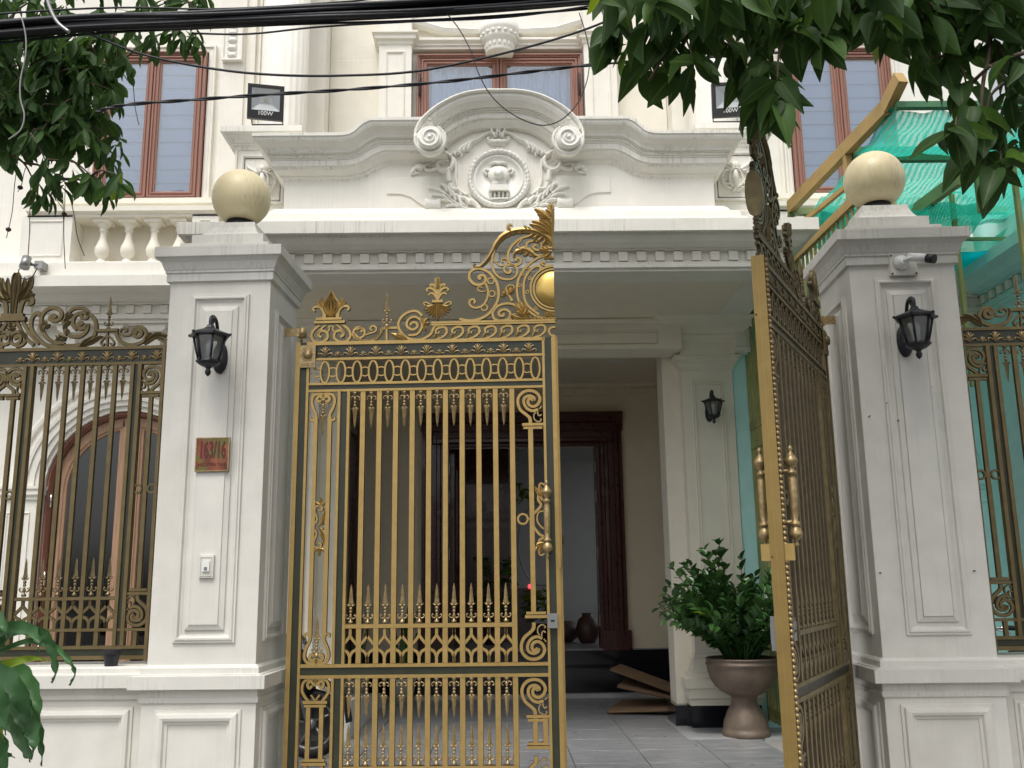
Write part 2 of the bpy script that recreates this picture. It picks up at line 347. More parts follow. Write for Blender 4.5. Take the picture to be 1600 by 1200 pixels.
def thing(name, label, cat, base=(0, 0, 0), fence=False, group=None, rz=0, kind=None):
    o = bpy.data.objects.new(name, None); COL.objects.link(o); o.empty_display_size = .1
    b = Vector(base); o.location = (FM @ b) if fence else b; o.rotation_euler = (0, 0, rz+(FANG if fence else 0))
    if label: o['label'] = label
    if cat: o['category'] = cat
    if group: o['group'] = group
    if kind: o['kind'] = kind
    ORG[o.name] = b; return o
def part(name, mb, mats, par, label=None, kind=None, me=None, loc=None, fix=True):
    if isinstance(mats, str): mats = [mats]
    off = ORG[par.name]
    if me is None: me = mb.mesh(name, mats, off, fix)
    o = bpy.data.objects.new(name, me); COL.objects.link(o); o.parent = par; ORG[o.name] = off
    if loc is not None: o.location = Vector(loc)
    if label: o['label'] = label
    if kind: o['kind'] = kind
    return o
def node(name, par, label=None):
    o = bpy.data.objects.new(name, None); COL.objects.link(o); o.parent = par; ORG[o.name] = ORG[par.name]; o.empty_display_size = .1
    if label: o['label'] = label
    return o
def solo(name, mb, mats, label=None, cat=None, base=(0, 0, 0), fence=False, group=None, kind=None, fix=True):
    if isinstance(mats, str): mats = [mats]
    b = Vector(base); me = mb.mesh(name, mats, b, fix); o = bpy.data.objects.new(name, me); COL.objects.link(o)
    o.location = (FM @ b) if fence else b
    if fence: o.rotation_euler = (0, 0, FANG)
    if label: o['label'] = label
    if cat: o['category'] = cat
    if group: o['group'] = group
    if kind: o['kind'] = kind
    ORG[o.name] = b; return o
def copy_tree(o, parent=None):
    c = o.copy(); COL.objects.link(c); c.parent = parent; ORG[c.name] = ORG.get(o.name, Vector())
    for ch in list(o.children): copy_tree(ch, c)
    return c
def rect(x0, x1, z0, z1): return [(x0, z0), (x1, z0), (x1, z1), (x0, z1)]
def spl(pts, k=5):      # Catmull-Rom through 2D or 3D points
    P = [Vector(p) for p in pts]; out = []
    for i in range(len(P)-1):
        a = P[max(i-1, 0)]; b = P[i]; c = P[i+1]; d = P[min(i+2, len(P)-1)]
        for j in range(k):
            t = j/k; out.append(.5*((2*b)+(c-a)*t+(2*a-5*b+4*c-d)*t*t+(3*b-a-3*c+d)*t**3))
    out.append(P[-1]); return out
# ================================================================== setting
g = MB(); g.add([(-60, -40, 0), (60, -40, 0), (60, 60, 0), (-60, 60, 0)], [(0, 1, 2, 3)])
solo('street', g, 'asphalt', label='dark asphalt street in front of the gate', kind='structure')
g = MB(); g.box(-12, 12, 4.4, 6.0, .004, .12)
solo('pavement', g, 'conc', label='raised concrete pavement along the front fence', kind='structure', fence=True)
g = MB(); g.box(-8, 8, 6.0, 14, .01, .128)
yard = solo('yard_floor', g, 'conc', label='yard paved with grey marble tiles behind the gate', kind='structure')
CXB = .03          # centre line of the porch
tm = None
for i in range(8):
    for j in range(10):
        x = -2.42+i*.6; y = 7.0+j*.6
        if y+.6 > 13.15: continue
        if tm is None:
            t = MB(); e = .0035; t.sweep(rect(e, .6-e, e, .6-e), [(0, .128), (0, .149), (-.002, .151)], closed=True, caps=False)
            t.add([(e+.002, e+.002, .151), (.598-e, e+.002, .151), (.598-e, .598-e, .151), (e+.002, .598-e, .151)], [(0, 1, 2, 3)])
            tm = t.mesh('tile', ['tile'])
        o = part('tile', None, 'tile', yard, me=tm, loc=(x, y, 0))
g = MB(); g.box(1.72, 2.30, 9.30, 9.62, .129, .155); g.box(1.72, 1.86, 9.62, 10.6, .129, .155); g.box(2.30, 3.3, 9.30, 9.62, .129, .154)
part('border_slab', g, 'tile2', yard, label='pale stone border round the porch pilaster')
# ================================================================== the villa
villa = thing('villa', 'cream classical villa with porch, carved pediment and brown windows', 'house', (0, 10, .15))
YW = 10.1
def wallpart(name, boxes, m='plaster', par=villa, **k):
    b = MB()
    for q in boxes: b.box(*q)
    return part(name, b, m, par, **k)
# upper front wall, with real openings behind the windows
def wall_with_holes(name, x0, x1, z0, z1, y0, y1, holes, m):
    b = MB(); xs = sorted({x0, x1}|{h[0] for h in holes}|{h[1] for h in holes}); zs = sorted({z0, z1}|{h[2] for h in holes}|{h[3] for h in holes})
    for i in range(len(xs)-1):
        for j in range(len(zs)-1):
            cxm = (xs[i]+xs[i+1])/2; czm = (zs[j]+zs[j+1])/2
            if any(h[0] < cxm < h[1] and h[2] < czm < h[3] for h in holes): continue
            b.box(xs[i], xs[i+1], y0, y1, zs[j], zs[j+1])
    return part(name, b, m, villa)
wall_with_holes('upper_wall', -1.9, 1.96, 4.6, 9.2, YW+.05, YW+.35, [(-.90, 1.0, 5.75, 7.53)], 'plaster_y')
wall_with_holes('upper_wall', -5.6, -1.9, 4.6, 9.2, YW, YW+.30, [(-4.49, -3.28, 5.76, 7.58)], 'plaster')
wall_with_holes('upper_wall', 1.96, 5.7, 4.6, 9.2, YW, YW+.30, [(3.34, 4.55, 5.76, 7.58)], 'plaster')
wallpart('room_shell', [(-5.6, 5.7, 13.2, 13.3, 4.7, 9.2), (-5.6, -5.5, 10.5, 13.2, 4.7, 9.2), (5.6, 5.7, 10.5, 13.2, 4.7, 9.2), (-5.6, 5.7, 10.5, 13.2, 9.1, 9.2)], 'inwall')
def window(x0, x1, z0, z1, Y, kind, bottom_hidden=False):
    wn = node('window', villa)
    f = MB(); prof = [(0, 0), (0, .055), (-.014, .055), (-.018, .035), (-.034, .035), (-.038, .018), (-.06, .018), (-.06, -.06), (0, -.06)]
    f.sweep(rect(x0, x1, z0, z1), prof, closed=True, A=(1, 0, 0), Bv=(0, 0, 1), N=(0, -1, 0), O=(0, Y, 0))
    part('frame', f, 'wood', wn)
    xm = (x0+x1)/2; cw = .085
    for a, b in ((x0+.045, xm-.004), (xm+.004, x1-.045)):
        f = MB(); pr = [(0, -.03), (0, .028), (-.006, .036), (-.022, .036), (-.026, .020), (-.042, .020), (-.046, .030), (-.058, .030), (-.062, .010), (-cw+.006, .006), (-cw, -.01), (-cw, -.03)]
        f.sweep(rect(a, b, z0+.045, z1-.045), pr, closed=True, A=(1, 0, 0), Bv=(0, 0, 1), N=(0, -1, 0), O=(0, Y, 0))
        part('casement', f, 'wood', wn)
        p = MB(); p.box(a+cw-.01, b-cw+.01, Y+.002, Y+.008, z0+.12, z1-.12); part('pane', p, 'glass', wn)
        c = MB(); c0, c1 = a+cw-.03, b-cw+.03
        if kind == 'blind':
            zz = z0+.08; vs = []; k = 0; H = .165
            zl = [z0+.08+i*H/4 for i in range(int((z1-z0-.1)/(H/4))+1)]
            for i, z in enumerate(zl):
                ph = (i % 4)/4; vs += [(c0, Y+.06-.034*ph, z), (c1, Y+.06-.034*ph, z)]
            c.add(vs, [(2*i, 2*i+1, 2*i+3, 2*i+2) for i in range(len(zl)-1)])
            part('roman_blind', c, 'blind', wn)
            bt_ = MB()
            for i, z in enumerate(zl):
                if i % 4 == 3: bt_.box(c0, c1, Y+.022, Y+.030, z+.022, z+.031)
            part('blind_battens', bt_, 'batten', wn, kind='stuff')
        else:
            n = 60; vs = []
            for i in range(n+1):
                x = c0+(c1-c0)*i/n; y = Y+.09+.028*math.sin(i*.9)+.02*math.sin(i*.37+a*5)
                vs += [(x, y, z0), (x, y, z1)]
            c.add(vs, [(2*i, 2*i+2, 2*i+3, 2*i+1) for i in range(n)], 0, True)
            part('curtain', c, 'curtain', wn)
        if kind == 'curtain':
            hx = x0+.03 if a < xm-.1 and a < (x0+xm)/2 else x1-.03
            h = MB(); h.tube([(hx, Y-.055, z1-.26), (hx, Y-.07, z1-.29), (hx, Y-.07, z1-.50), (hx, Y-.055, z1-.53)], .013, 8)
            h.box(hx-.012, hx+.012, Y-.055, Y-.04, z1-.44, z1-.34); part('handle', h, 'blackp', wn)
    return wn
window(-.89, .985, 5.75, 7.52, 10.06, 'curtain')
window(-4.48, -3.29, 5.765, 7.575, 10.06, 'blind')
window(3.35, 4.54, 5.765, 7.575, 10.06, 'blind')
def moulding(name, path, prof, m='plaster', closed=False, horiz=True, Y=0, par=villa, sm=False, label=None, caps=True):
    b = MB()
    if horiz: b.sweep(path, prof, closed)
    else: b.sweep(path, prof, closed, A=(1, 0, 0), Bv=(0, 0, 1), N=(0, -1, 0), O=(0, Y, 0), sm=sm, caps=caps)
    return part(name, b, m, par, label=label)
# trims round the windows (open at the sill)
trim = [(0, .0), (0, .035), (.015, .04), (.05, .04), (.06, .055), (.085, .055), (.09, 0)]
for x0, x1, zt, zb in ((-4.49, -3.28, 7.585, 5.70), (3.34, 4.55, 7.585, 5.70)):
    moulding('window_surround', [(x1, zb), (x1, zt), (x0, zt), (x0, zb)], trim, horiz=False, Y=YW)
moulding('window_surround', [(1.0, 5.6), (1.0, 7.535), (-.905, 7.535), (-.905, 5.6)], [(0, 0), (0, .02), (.03, .03), (.055, .03), (.06, 0)], horiz=False, Y=YW+.05)
# lintel cornice above the middle window, between small pilasters
lp = [(-.1, 7.61), (.04, 7.61), (.045, 7.64), (.06, 7.65), (.06, 7.67), (.09, 7.70), (.09, 7.73), (.03, 7.74), (-.1, 7.74)]
moulding('lintel_cornice', [(-1.0, YW), (1.06, YW)], lp)
for xc in (-1.135, 1.195):
    b = MB(); b.box(xc-.185, xc+.185, 9.95, YW+.06, 4.7, 9.2); part('small_pilaster', b, 'plaster', villa)
    b = MB(); b.sweep(rect(xc-.185, xc+.185, 9.95, YW+.3), [(0, 7.60), (.015, 7.61), (.02, 7.645), (.05, 7.66), (.05, 7.70), (.075, 7.72), (.075, 7.745), (0, 7.75)], closed=True); part('pilaster_capital', b, 'plaster', villa)
    b = MB(); b.sweep(rect(xc-.11, xc+.11, 5.2, 7.52), [(0, 0), (.0, .014), (-.012, .018), (-.024, .006), (-.03, .002)], closed=True, A=(1, 0, 0), Bv=(0, 0, 1), N=(0, -1, 0), O=(0, 9.95, 0)); part('pilaster_panel', b, 'plaster', villa)
# keystone drum under the upper balcony
b = MB()
b.lathe([(0, 7.48), (.155, 7.48), (.16, 7.50), (.172, 7.61), (.195, 7.63), (.205, 7.66), (.195, 7.69), (.22, 7.73), (.235, 7.82), (0, 7.82)], (.05, 9.98, 0), 28)
kd = part('keystone_drum', b, 'relief', villa)
b = MB()
for i in range(9):
    a = PI+PI*(i+.5)/9
    for q in (-1, 1): b.sphere((.05+.165*math.cos(a+q*.05), 9.98+.165*math.sin(a+q*.05), 7.56), .011, 6, 4, sc3=(1, 1, 3.2))
    b.sphere((.05+.205*math.cos(a), 9.98+.205*math.sin(a), 7.69), .024, 8, 5)
part('carved_beading', b, 'relief', kd, kind='stuff')
b = MB()   # scalloped bracket above the drum
for i in range(24):
    pass
b.sweep([(-1.0, 7.95), (-.6, 7.82), (-.22, 7.80), (.05, 7.86), (.32, 7.80), (.7, 7.82), (1.1, 7.95)], [(0, 0), (0, .10), (-.05, .12), (-.1, .05), (-.3, .05)], A=(1, 0, 0), Bv=(0, 0, 1), N=(0, -1, 0), O=(0, YW+.05, 0)); part('upper_bracket', b, 'plaster', villa)
# wall piers between the bays
wallpart('wall_pier', [(-2.62, -1.90, 9.85, YW+.02, 4.7, 9.2)], 'plaster')
wallpart('wall_pier', [(1.96, 2.68, 9.85, YW+.02, 4.7, 9.2)], 'plaster')
for sx in (-1, 1):
    xo = lambda x: CXB+sx*(x)
    b = MB()
    for d, wd in ((2.72, .02), (2.78, .015)): b.box(min(xo(d), xo(d+wd)), max(xo(d), xo(d+wd)), YW-.05, YW+.02, 4.7, 9.2)
    part('wall_fillet', b, 'plaster', villa)
    # flat pilaster with a carved drop
    xa, xb = sorted((xo(2.90), xo(3.17)))
    b = MB(); b.box(xa, xb, YW-.035, YW+.01, 4.7, 9.2); part('flat_pilaster', b, 'plaster', villa)
    b = MB(); b.box(xa+.02, xb-.02, YW-.08, YW-.03, 7.46, 8.0); b.sweep(rect(xa+.02, xb-.02, 7.46, 8.0), [(0, 0), (0, .02), (-.02, .02), (-.03, 0)], closed=True, A=(1, 0, 0), Bv=(0, 0, 1), N=(0, -1, 0), O=(0, YW-.08, 0)); dr = part('carved_drop', b, 'relief', villa)
    b = MB()
    for k in range(5): b.sphere(((xa+xb)/2, YW-.085, 7.52+k*.095), .045, 10, 6, sc3=(1.25, .7, .7)); b.sphere(((xa+xb)/2, YW-.085, 7.55+k*.095), .02, 8, 5, sc3=(3, .6, .5))
    part('husk', b, 'relief', dr)
    # fluted half column
    b = MB(); b.lathe([(.243, 6.08), (.24, 6.2), (.235, 9.2)], (xo(2.275), 9.42, 0), 120, rfun=lambda a, z: 1-.05*max(0, abs(math.sin(a*11))-.35)*(1 if z > 6.15 else 0))
    fc = part('fluted_column', b, 'plaster', villa)
    b = MB(); b.lathe([(.243, 6.10), (.26, 6.095), (.262, 6.07), (.25, 6.06), (.25, 6.03), (.29, 6.02), (.315, 5.99), (.315, 5.96), (.30, 5.93), (.30, 5.90), (0, 5.90)], (xo(2.275), 9.42, 0), 40); part('column_base', b, 'plaster', fc)
# ------------------------------------------------------------------ portico
XL, XR = -2.55, 2.60
ent = [(-.4, 4.76), (.15, 4.76), (.15, 4.728), (.25, 4.725), (.25, 4.612), (.20, 4.612), (.19, 4.592), (.15, 4.545), (.10, 4.515), (.085, 4.511), (.07, 4.511), (.07, 4.497), (.02, 4.497), (.02, 4.395), (.045, 4.395), (.045, 4.368), (.06, 4.362), (.06, 4.337), (.03, 4.332), (.03, 4.308), (-.3, 4.308), (-.3, 4.76)]
pc = moulding('portico_cornice', [(XL, 10.1), (XL, 8.25), (XR, 8.25), (XR, 10.1)], ent, 'plaster_w')
dm = MB(); dm.box(-.041, .041, -.036, .002, -.043, .043); dmesh = dm.mesh('dentil', ['plaster'])
x = XL+.04
while x < XR:
    part('dentil', None, 'plaster', pc, me=dmesh, loc=(x, 8.23-10, 4.445-.15)); x += .1655
for sx, xx in ((-1, XL-.02), (1, XR+.02)):
    for k in range(10):
        o = part('dentil', None, 'plaster', pc, me=dmesh, loc=(xx, 8.35+k*.1655-10, 4.445-.15)); o.rotation_euler = (0, 0, sx*PI/2)
wallpart('porch_ceiling', [(XL-.001, XR+.001, 8.5, 10.3, 4.312, 4.40), (XL, XR, 8.0+.3, 10.1, 4.62, 4.70)], 'ceiling')
# parapet on top of it, with stepped plinth
moulding('parapet_plinth', [(-2.0, 8.70), (-2.0, 8.3), (2.06, 8.3), (2.06, 8.70)], [(-.2, 4.725), (.20, 4.725), (.20, 4.775), (.15, 4.80), (.14, 4.86), (.07, 4.89), (.05, 4.925), (.02, 4.95), (0, 4.96), (-.2, 4.96)], 'plaster')
pf = [(0, -.22), (0, .25), (.03, .25), (.035, .24), (.055, .236), (.075, .225), (.105, .18), (.13, .160), (.15, .155), (.152, .14), (.162, .14), (.164, .128), (.182, .128), (.186, .115), (.20, .115), (.204, .108), (.255, .108), (.26, .095), (.285, .085), (.315, .04), (.325, .03), (.335, .03), (.345, .012), (.367, .0), (.367, -.22)]
ztop, zhi = 5.59, 5.737
def bz(px, py, Y=8.05): p = B(px, py, Y); return (p.x, p.z)
curve = [(-1.45, ztop), (-1.37, ztop+.004), (-1.32, ztop+.018), (-1.28, ztop+.045), (-1.245, ztop+.085), (-1.205, ztop+.122), (-1.155, zhi), (-.60, zhi)]
par = node('parapet', villa)
for mir in (1, -1):
    mx = (lambda p: p) if mir == 1 else (lambda p: (2*CXB-p[0], p[1]))
    xe = mx((-1.95, 0))[0]; xs = mx((-1.45, 0))[0]
    cv = [mx(p) for p in curve]
    if mir == -1: cv = cv[::-1]
    # straight piece with its return
    hp = [(n, ztop-o) for o, n in pf]
    pth = [(xe, 8.66), (xe, 8.3), (xs, 8.3)] if mir == 1 else [(xs, 8.3), (xe, 8.3), (xe, 8.66)]
    moulding('parapet_cornice', pth, hp, 'plaster_w', par=par)
    # the stepped part: every line of the moulding repeats the ogee, set a little further in
    kk = [0, .05, .14, .24, .33, .42, .5, .5] if True else 0
    ks = {tuple(p): k_ for p, k_ in zip([mx(p) for p in curve], kk)}
    b = MB(); vs = []; K = len(pf)
    for p in cv:
        for o, n in pf: vs.append((p[0]+mir*o*ks[tuple(p)], 8.3-n, p[1]-o))
    b.add(vs, [(i*K+q, (i+1)*K+q, (i+1)*K+q+1, i*K+q+1) for i in range(len(cv)-1) for q in range(K-1)]); part('parapet_cornice', b, 'plaster_w', par)
    low = [(xe, ztop-.36)]+[(p[0]+mir*.36*ks[tuple(p)], p[1]-.36) for p in (cv if mir == 1 else cv[::-1])]
    b = MB(); poly = [(xe, 4.95)]+low+[(CXB, zhi-.36), (CXB, 4.95)]
    b.prism(poly, 8.3, 8.52); part('parapet_wall', b, 'plaster', par)
# the curved hood in the middle with its volutes
hoodpx = [(651, 222), (648, 205), (654, 188), (668, 172), (690, 156), (718, 143), (748, 136.8), (780, 136)]
hl = [bz(*p, 8.0) for p in hoodpx]; hl = [Vector(p) for p in hl]
hl = hl+[Vector((2*CXB-p.x, p.y)) for p in hl[:-1][::-1]]
hl = spl(hl, 6)
hf = [(0, -.16), (0, .31), (.030, .31), (.034, .285), (.07, .285), (.11, .262), (.15, .225), (.165, .215), (.168, .188), (.184, .188), (.187, .165), (.205, .165), (.21, .145), (.27, .145), (.275, .12), (.30, .115), (.34, .07), (.355, .06), (.36, .0)]
ah = [p for p in hl]
cut = [p for p in hl if p.y > 5.60]
hf = [(o*.78, n*.86) for o, n in hf]
b = MB(); b.sweep(cut, hf, A=(1, 0, 0), Bv=(0, 0, 1), N=(0, -1, 0), O=(0, 8.3, 0)); part('curved_hood', b, 'plaster_w', par)
b = MB(); inner = [(p.x, p.y-.0) for p in cut]
b.prism([(-.55, 5.2)]+[(p.x*.9, p.y-.17) for p in cut]+[(.61, 5.2)], 8.302, 8.5); part('tympanum', b, 'plaster', par)
for sx, (px, py) in ((1, (672, 216)), (-1, (888, 216))):
    c = B(px, py, 8.0); b = MB()
    b.lathe([(0, -.33), (.10, -.33), (.108, -.32), (.108, -.27), (.08, -.25), (.05, -.12), (0, -.12)], (c.x, 8.3, c.z), 32, ax='Y', sm=False)
    ring = [(c.x+.138*math.cos(a_), c.z+.138*math.sin(a_)) for a_ in [(PI-.35 if sx == 1 else .35)+sx*i*PI*1.45/24 for i in range(25)]]
    b.relief(ring, [.028, .03, .03, .026, .02], .03, 8.025)
    b.lathe([(0, -.275), (.130, -.275), (.135, -.265), (.13, -.18), (0, -.18)], (c.x, 8.3, c.z), 36, ax='Y', sm=False)
    pts = []
    for i in range(60):
        t = i/59; a = PI/2+ (sx)*(PI*.5)-sx*t*PI*4.2 if False else (PI if sx == 1 else 0)+sx*t*PI*4.0; r = .098*(1-t*.86)
        pts.append((c.x+r*math.cos(a), c.z+r*math.sin(a)))
    b.relief(pts, [.030, .026, .022, .02], .025, 7.975)
    b.sphere((c.x, 7.97, c.z), .022, 10, 6)
    # outer fillet running down into the volute
    part('volute', b, 'relief', par)
b = MB(); b.relief([(p.x, p.y-.008) for p in hl], .026, .016, 8.3-.262); part('hood_fillet', b, 'plaster', par)
# carved cartouche: strokes traced on the front, left side then mirrored
Cc = lambda x, y, Y=8.3: bz(600+x/4.444, 180+y/4.444, Y)
cart = node('cartouche', par); b = MB(); mcx = Cc(797, 450)[0]
def both(pts, wd, dep, k=5, Y=8.3):
    dep *= 1.1
    p = [Vector(q) for q in spl([Cc(*q) for q in pts], k)]
    b.relief(p, wd, dep, Y); b.relief([Vector((2*mcx-q.x, q.y)) for q in p], wd, dep, Y)
both([(380, 255), (420, 265), (470, 300), (480, 340), (460, 380), (420, 395), (380, 375), (370, 345), (395, 330), (415, 345)], [.03, .045, .05, .05, .045, .035, .025], .05)
both([(430, 265), (490, 310), (500, 380), (500, 460), (530, 530), (580, 560)], [.02, .03, .03, .03, .03], .035)
both([(790, 150), (745, 130), (700, 145), (650, 180), (600, 195), (575, 190)], [.03, .03, .03, .025, .03], .05)
both([(640, 190), (570, 215), (530, 250), (540, 280), (520, 300)], [.03, .05, .05, .03, .01], .055)
both([(600, 200), (560, 240), (500, 270), (450, 290)], [.05, .05, .04, .01], .05)
for q in range(5): both([(610-q*32, 195+q*18), (585-q*30, 240+q*14), (595-q*30, 262+q*12)], [.035, .03, .008], .06)
both([(375, 370), (330, 385), (290, 385), (285, 360), (310, 350), (330, 365)], [.03, .028, .025, .02, .018], .04)
both([(290, 365), (240, 360), (210, 385), (200, 410), (225, 405), (255, 400)], [.03, .04, .05, .03, .02], .045)
both([(225, 380), (260, 375), (245, 400)], [.04, .04, .02], .05)
both([(445, 395), (450, 440), (455, 470)], [.055, .06, .05], .05)
both([(460, 480), (475, 520), (520, 520), (535, 560), (520, 580)], [.05, .045, .035, .03, .02], .045)
both([(600, 620), (560, 580), (530, 590), (545, 620), (590, 640)], [.05, .04, .03, .02], .05)
for (x0, y0), (x1, y1) in (((430, 560), (320, 510)), ((450, 590), (345, 560)), ((480, 620), (390, 600)), ((520, 645), (440, 640)), ((560, 665), (470, 680)), ((440, 540), (400, 490)), ((470, 570), (430, 500)), ((500, 600), (460, 530)), ((540, 640), (500, 560))):
    xm, ym = (x0+x1)/2, (y0+y1)/2
    both([(x0, y0), (xm+5, ym-12), (x1, y1), (x1-6, y1+18)], [.028, .036, .03, .008], .045)
both([(600, 665), (540, 640), (480, 600), (430, 550), (400, 530)], [.03, .028, .02, .014], .04)
both([(600, 600), (640, 625), (665, 670), (640, 705), (605, 700), (600, 675), (625, 668)], [.06, .05, .05, .045, .035, .02], .06)
both([(700, 690), (760, 712), (797, 715)], [.03, .08, .09], .05)
both([(770, 85), (745, 95), (755, 130), (770, 160)], [.02, .03, .03, .03], .05)
both([(797, 190), (760, 195), (725, 180), (720, 160), (745, 155)], [.06, .06, .035, .025, .015], .055)
both([(797, 95), (785, 110), (790, 135)], [.03, .03, .03], .05)
part('scrollwork', b, 'relief', cart)
b = MB()
c0 = Cc(797, 450); cz0 = c0[1]
b.lathe([(0, 0), (.0, -.025), (.205, -.025), (.215, -.045), (.228, -.045), (.236, -.025), (.244, -.05), (.266, -.07), (.282, -.055), (.288, -.03), (.290, 0)], (mcx, 8.3, cz0), 48, ax='Y')
for i in range(40):
    a = 2*PI*i/40; b.relief([(mcx+.250*math.cos(a), cz0+.250*math.sin(a)), (mcx+.284*math.cos(a+.06), cz0+.284*math.sin(a+.06))], [.014, .012], .014, 8.240)
part('medallion_ring', b, 'relief', cart)
b = MB(); vz0 = lambda yy: Cc(797, yy)[1]
b.lathe([(0, -.075), (.03, -.07), (.045, -.05), (.045, 0)], (mcx, 8.25, vz0(430)), 20, ax='Y'); b.sphere((mcx, 8.27, vz0(425)), .1, 16, 10, sc3=(1.05, .5, .9)); b.sphere((mcx, 8.27, vz0(470)), .06, 14, 8, sc3=(1.2, .6, .8))
vz = lambda yy: Cc(797, yy)[1]
body = [(400, .16), (380, .17), (430, .19), (460, .17), (478, .11), (492, .09)]
b.relief([(mcx-.075, vz(355)), (mcx-.04, vz(347)), (mcx, vz(352)), (mcx+.04, vz(347)), (mcx+.075, vz(355))], [.02, .03, .03, .03, .02], .045, 8.27)
for q in (-1, 1): b.relief(spl([(mcx+q*.09, vz(400)), (mcx+q*.125, vz(388)), (mcx+q*.13, vz(410)), (mcx+q*.105, vz(425))], 4), .025, .03, 8.27)
b.relief([(mcx-.07, vz(495)), (mcx, vz(488)), (mcx+.07, vz(495))], [.03, .04, .03], .05, 8.27)
b.box(mcx-.08, mcx+.08, 8.215, 8.27, vz(525), vz(505)); b.box(mcx-.095, mcx+.095, 8.21, 8.27, vz(545), vz(525))
for q in range(5): b.relief([(mcx-.075+q*.0375, vz(550)), (mcx-.075+q*.0375, vz(592))], .026, .03, 8.262)
b.box(mcx-.08, mcx+.08, 8.235, 8.27, vz(598), vz(590))
part('urn_carving', b, 'relief', cart)
for s in (1, -1):     # shallow raised wings beside the cartouche
    w = [Cc(20, 447), (Cc(215, 430)), Cc(400, 430), Cc(400, 650), Cc(290, 640), Cc(240, 612), Cc(185, 570), Cc(120, 550), Cc(20, 548)]
    if s == -1: w = [(2*mcx-p[0], p[1]) for p in w]
    b = MB(); b.prism(w, 8.288, 8.31); part('wing_panel', b, 'plaster', cart)
    r1 = Cc(285, 625); r2 = Cc(395, 625); xa, xb = sorted([r1[0] if s == 1 else 2*mcx-r1[0], r2[0] if s == 1 else 2*mcx-r2[0]])
    b = MB(); b.lathe([(0, 0), (.052, 0), (.056, .012), (.045, .04), (.045, xb-xa-.04), (.056, xb-xa-.012), (.052, xb-xa), (0, xb-xa)], (xa, 8.29, r1[1]), 16, ax='X'); part('scroll_roll', b, 'relief', cart)
# pedestals at the ends of the parapet
for sx in (-1, 1):
    xc = CXB+sx*2.275; x0, x1 = xc-.27, xc+.27
    pd = node('pedestal', villa)
    b = MB(); b.box(x0, x1, 8.65, 9.75, 4.7, 5.72); part('die', b, 'plaster', pd)
    b = MB(); b.sweep(rect(x0, x1, 8.65, 9.75), [(0, 5.70), (.01, 5.705), (.015, 5.735), (.03, 5.745), (.03, 5.765), (.045, 5.77), (.05, 5.79), (.085, 5.83), (.095, 5.84), (.12, 5.845), (.12, 5.905), (-.25, 5.905)], closed=True); part('pedestal_cap', b, 'plaster_w', pd)
    b = MB(); b.sweep(rect(x0, x1, 8.65, 9.75), [(0, 5.06), (.02, 5.04), (.02, 5.0), (.05, 4.98), (.05, 4.9), (.1, 4.86), (.1, 4.73)], closed=True); part('pedestal_base', b, 'plaster', pd)
    b = MB(); b.sweep(rect(x0+.08, x1-.08, 5.17, 5.635), [(.02, 0), (.02, .022), (.0, .022), (-.012, .0), (-.02, -.0)], closed=True, A=(1, 0, 0), Bv=(0, 0, 1), N=(0, -1, 0), O=(0, 8.65, 0))
    b.sweep([(x0+.005, 5.05), (x0+.005, 5.7)], [(-.0, 0), (0, .02), (.02, .02), (.02, 0)], A=(1, 0, 0), Bv=(0, 0, 1), N=(0, -1, 0), O=(0, 8.65, 0)); part('sunk_panel', b, 'plaster', pd)
    b = MB(); zc = 5.40
    def bt(pts, wd, dep, k=4):
        p = [Vector((xc+q[0], zc+q[1])) for q in spl(pts, k)]; b.relief(p, wd, dep, 8.65); b.relief([Vector((2*xc-q.x, q.y)) for q in p], wd, dep, 8.65)
    b.relief([(xc, zc-.10), (xc, zc-.02), (xc, zc+.06)], [.03, .075, .05], .05, 8.65)
    bt([(0, -.125), (.055, -.09), (.065, -.02), (.045, .05), (0, .075)], .02, .045)
    for a in range(-3, 4): b.relief([(xc, zc+.085), (xc+.06*math.sin(a*.36), zc+.085+.062*math.cos(a*.36))], [.012, .024], .035, 8.65)
    bt([(.01, .08), (.05, .065), (.09, .09), (.13, .115), (.15, .15)], [.03, .028, .03, .03, .012], .045)
    bt([(.06, .06), (.10, .05), (.125, .02), (.13, -.03), (.11, -.08), (.07, -.12), (.04, -.11), (.06, -.09)], [.03, .035, .04, .035, .03, .03, .02], .045)
    for k in range(5): bt([(.095+.01*k*(k < 3), .06-.035*k), (.14-.004*k*k, .05-.035*k), (.15-.006*k*k, .07-.036*k)], [.025, .022, .008], .05, 3)
    bt([(0, -.135), (.03, -.145), (.05, -.125)], [.03, .03, .015], .05)
    part('shell_cartouche', b, 'relief', pd)
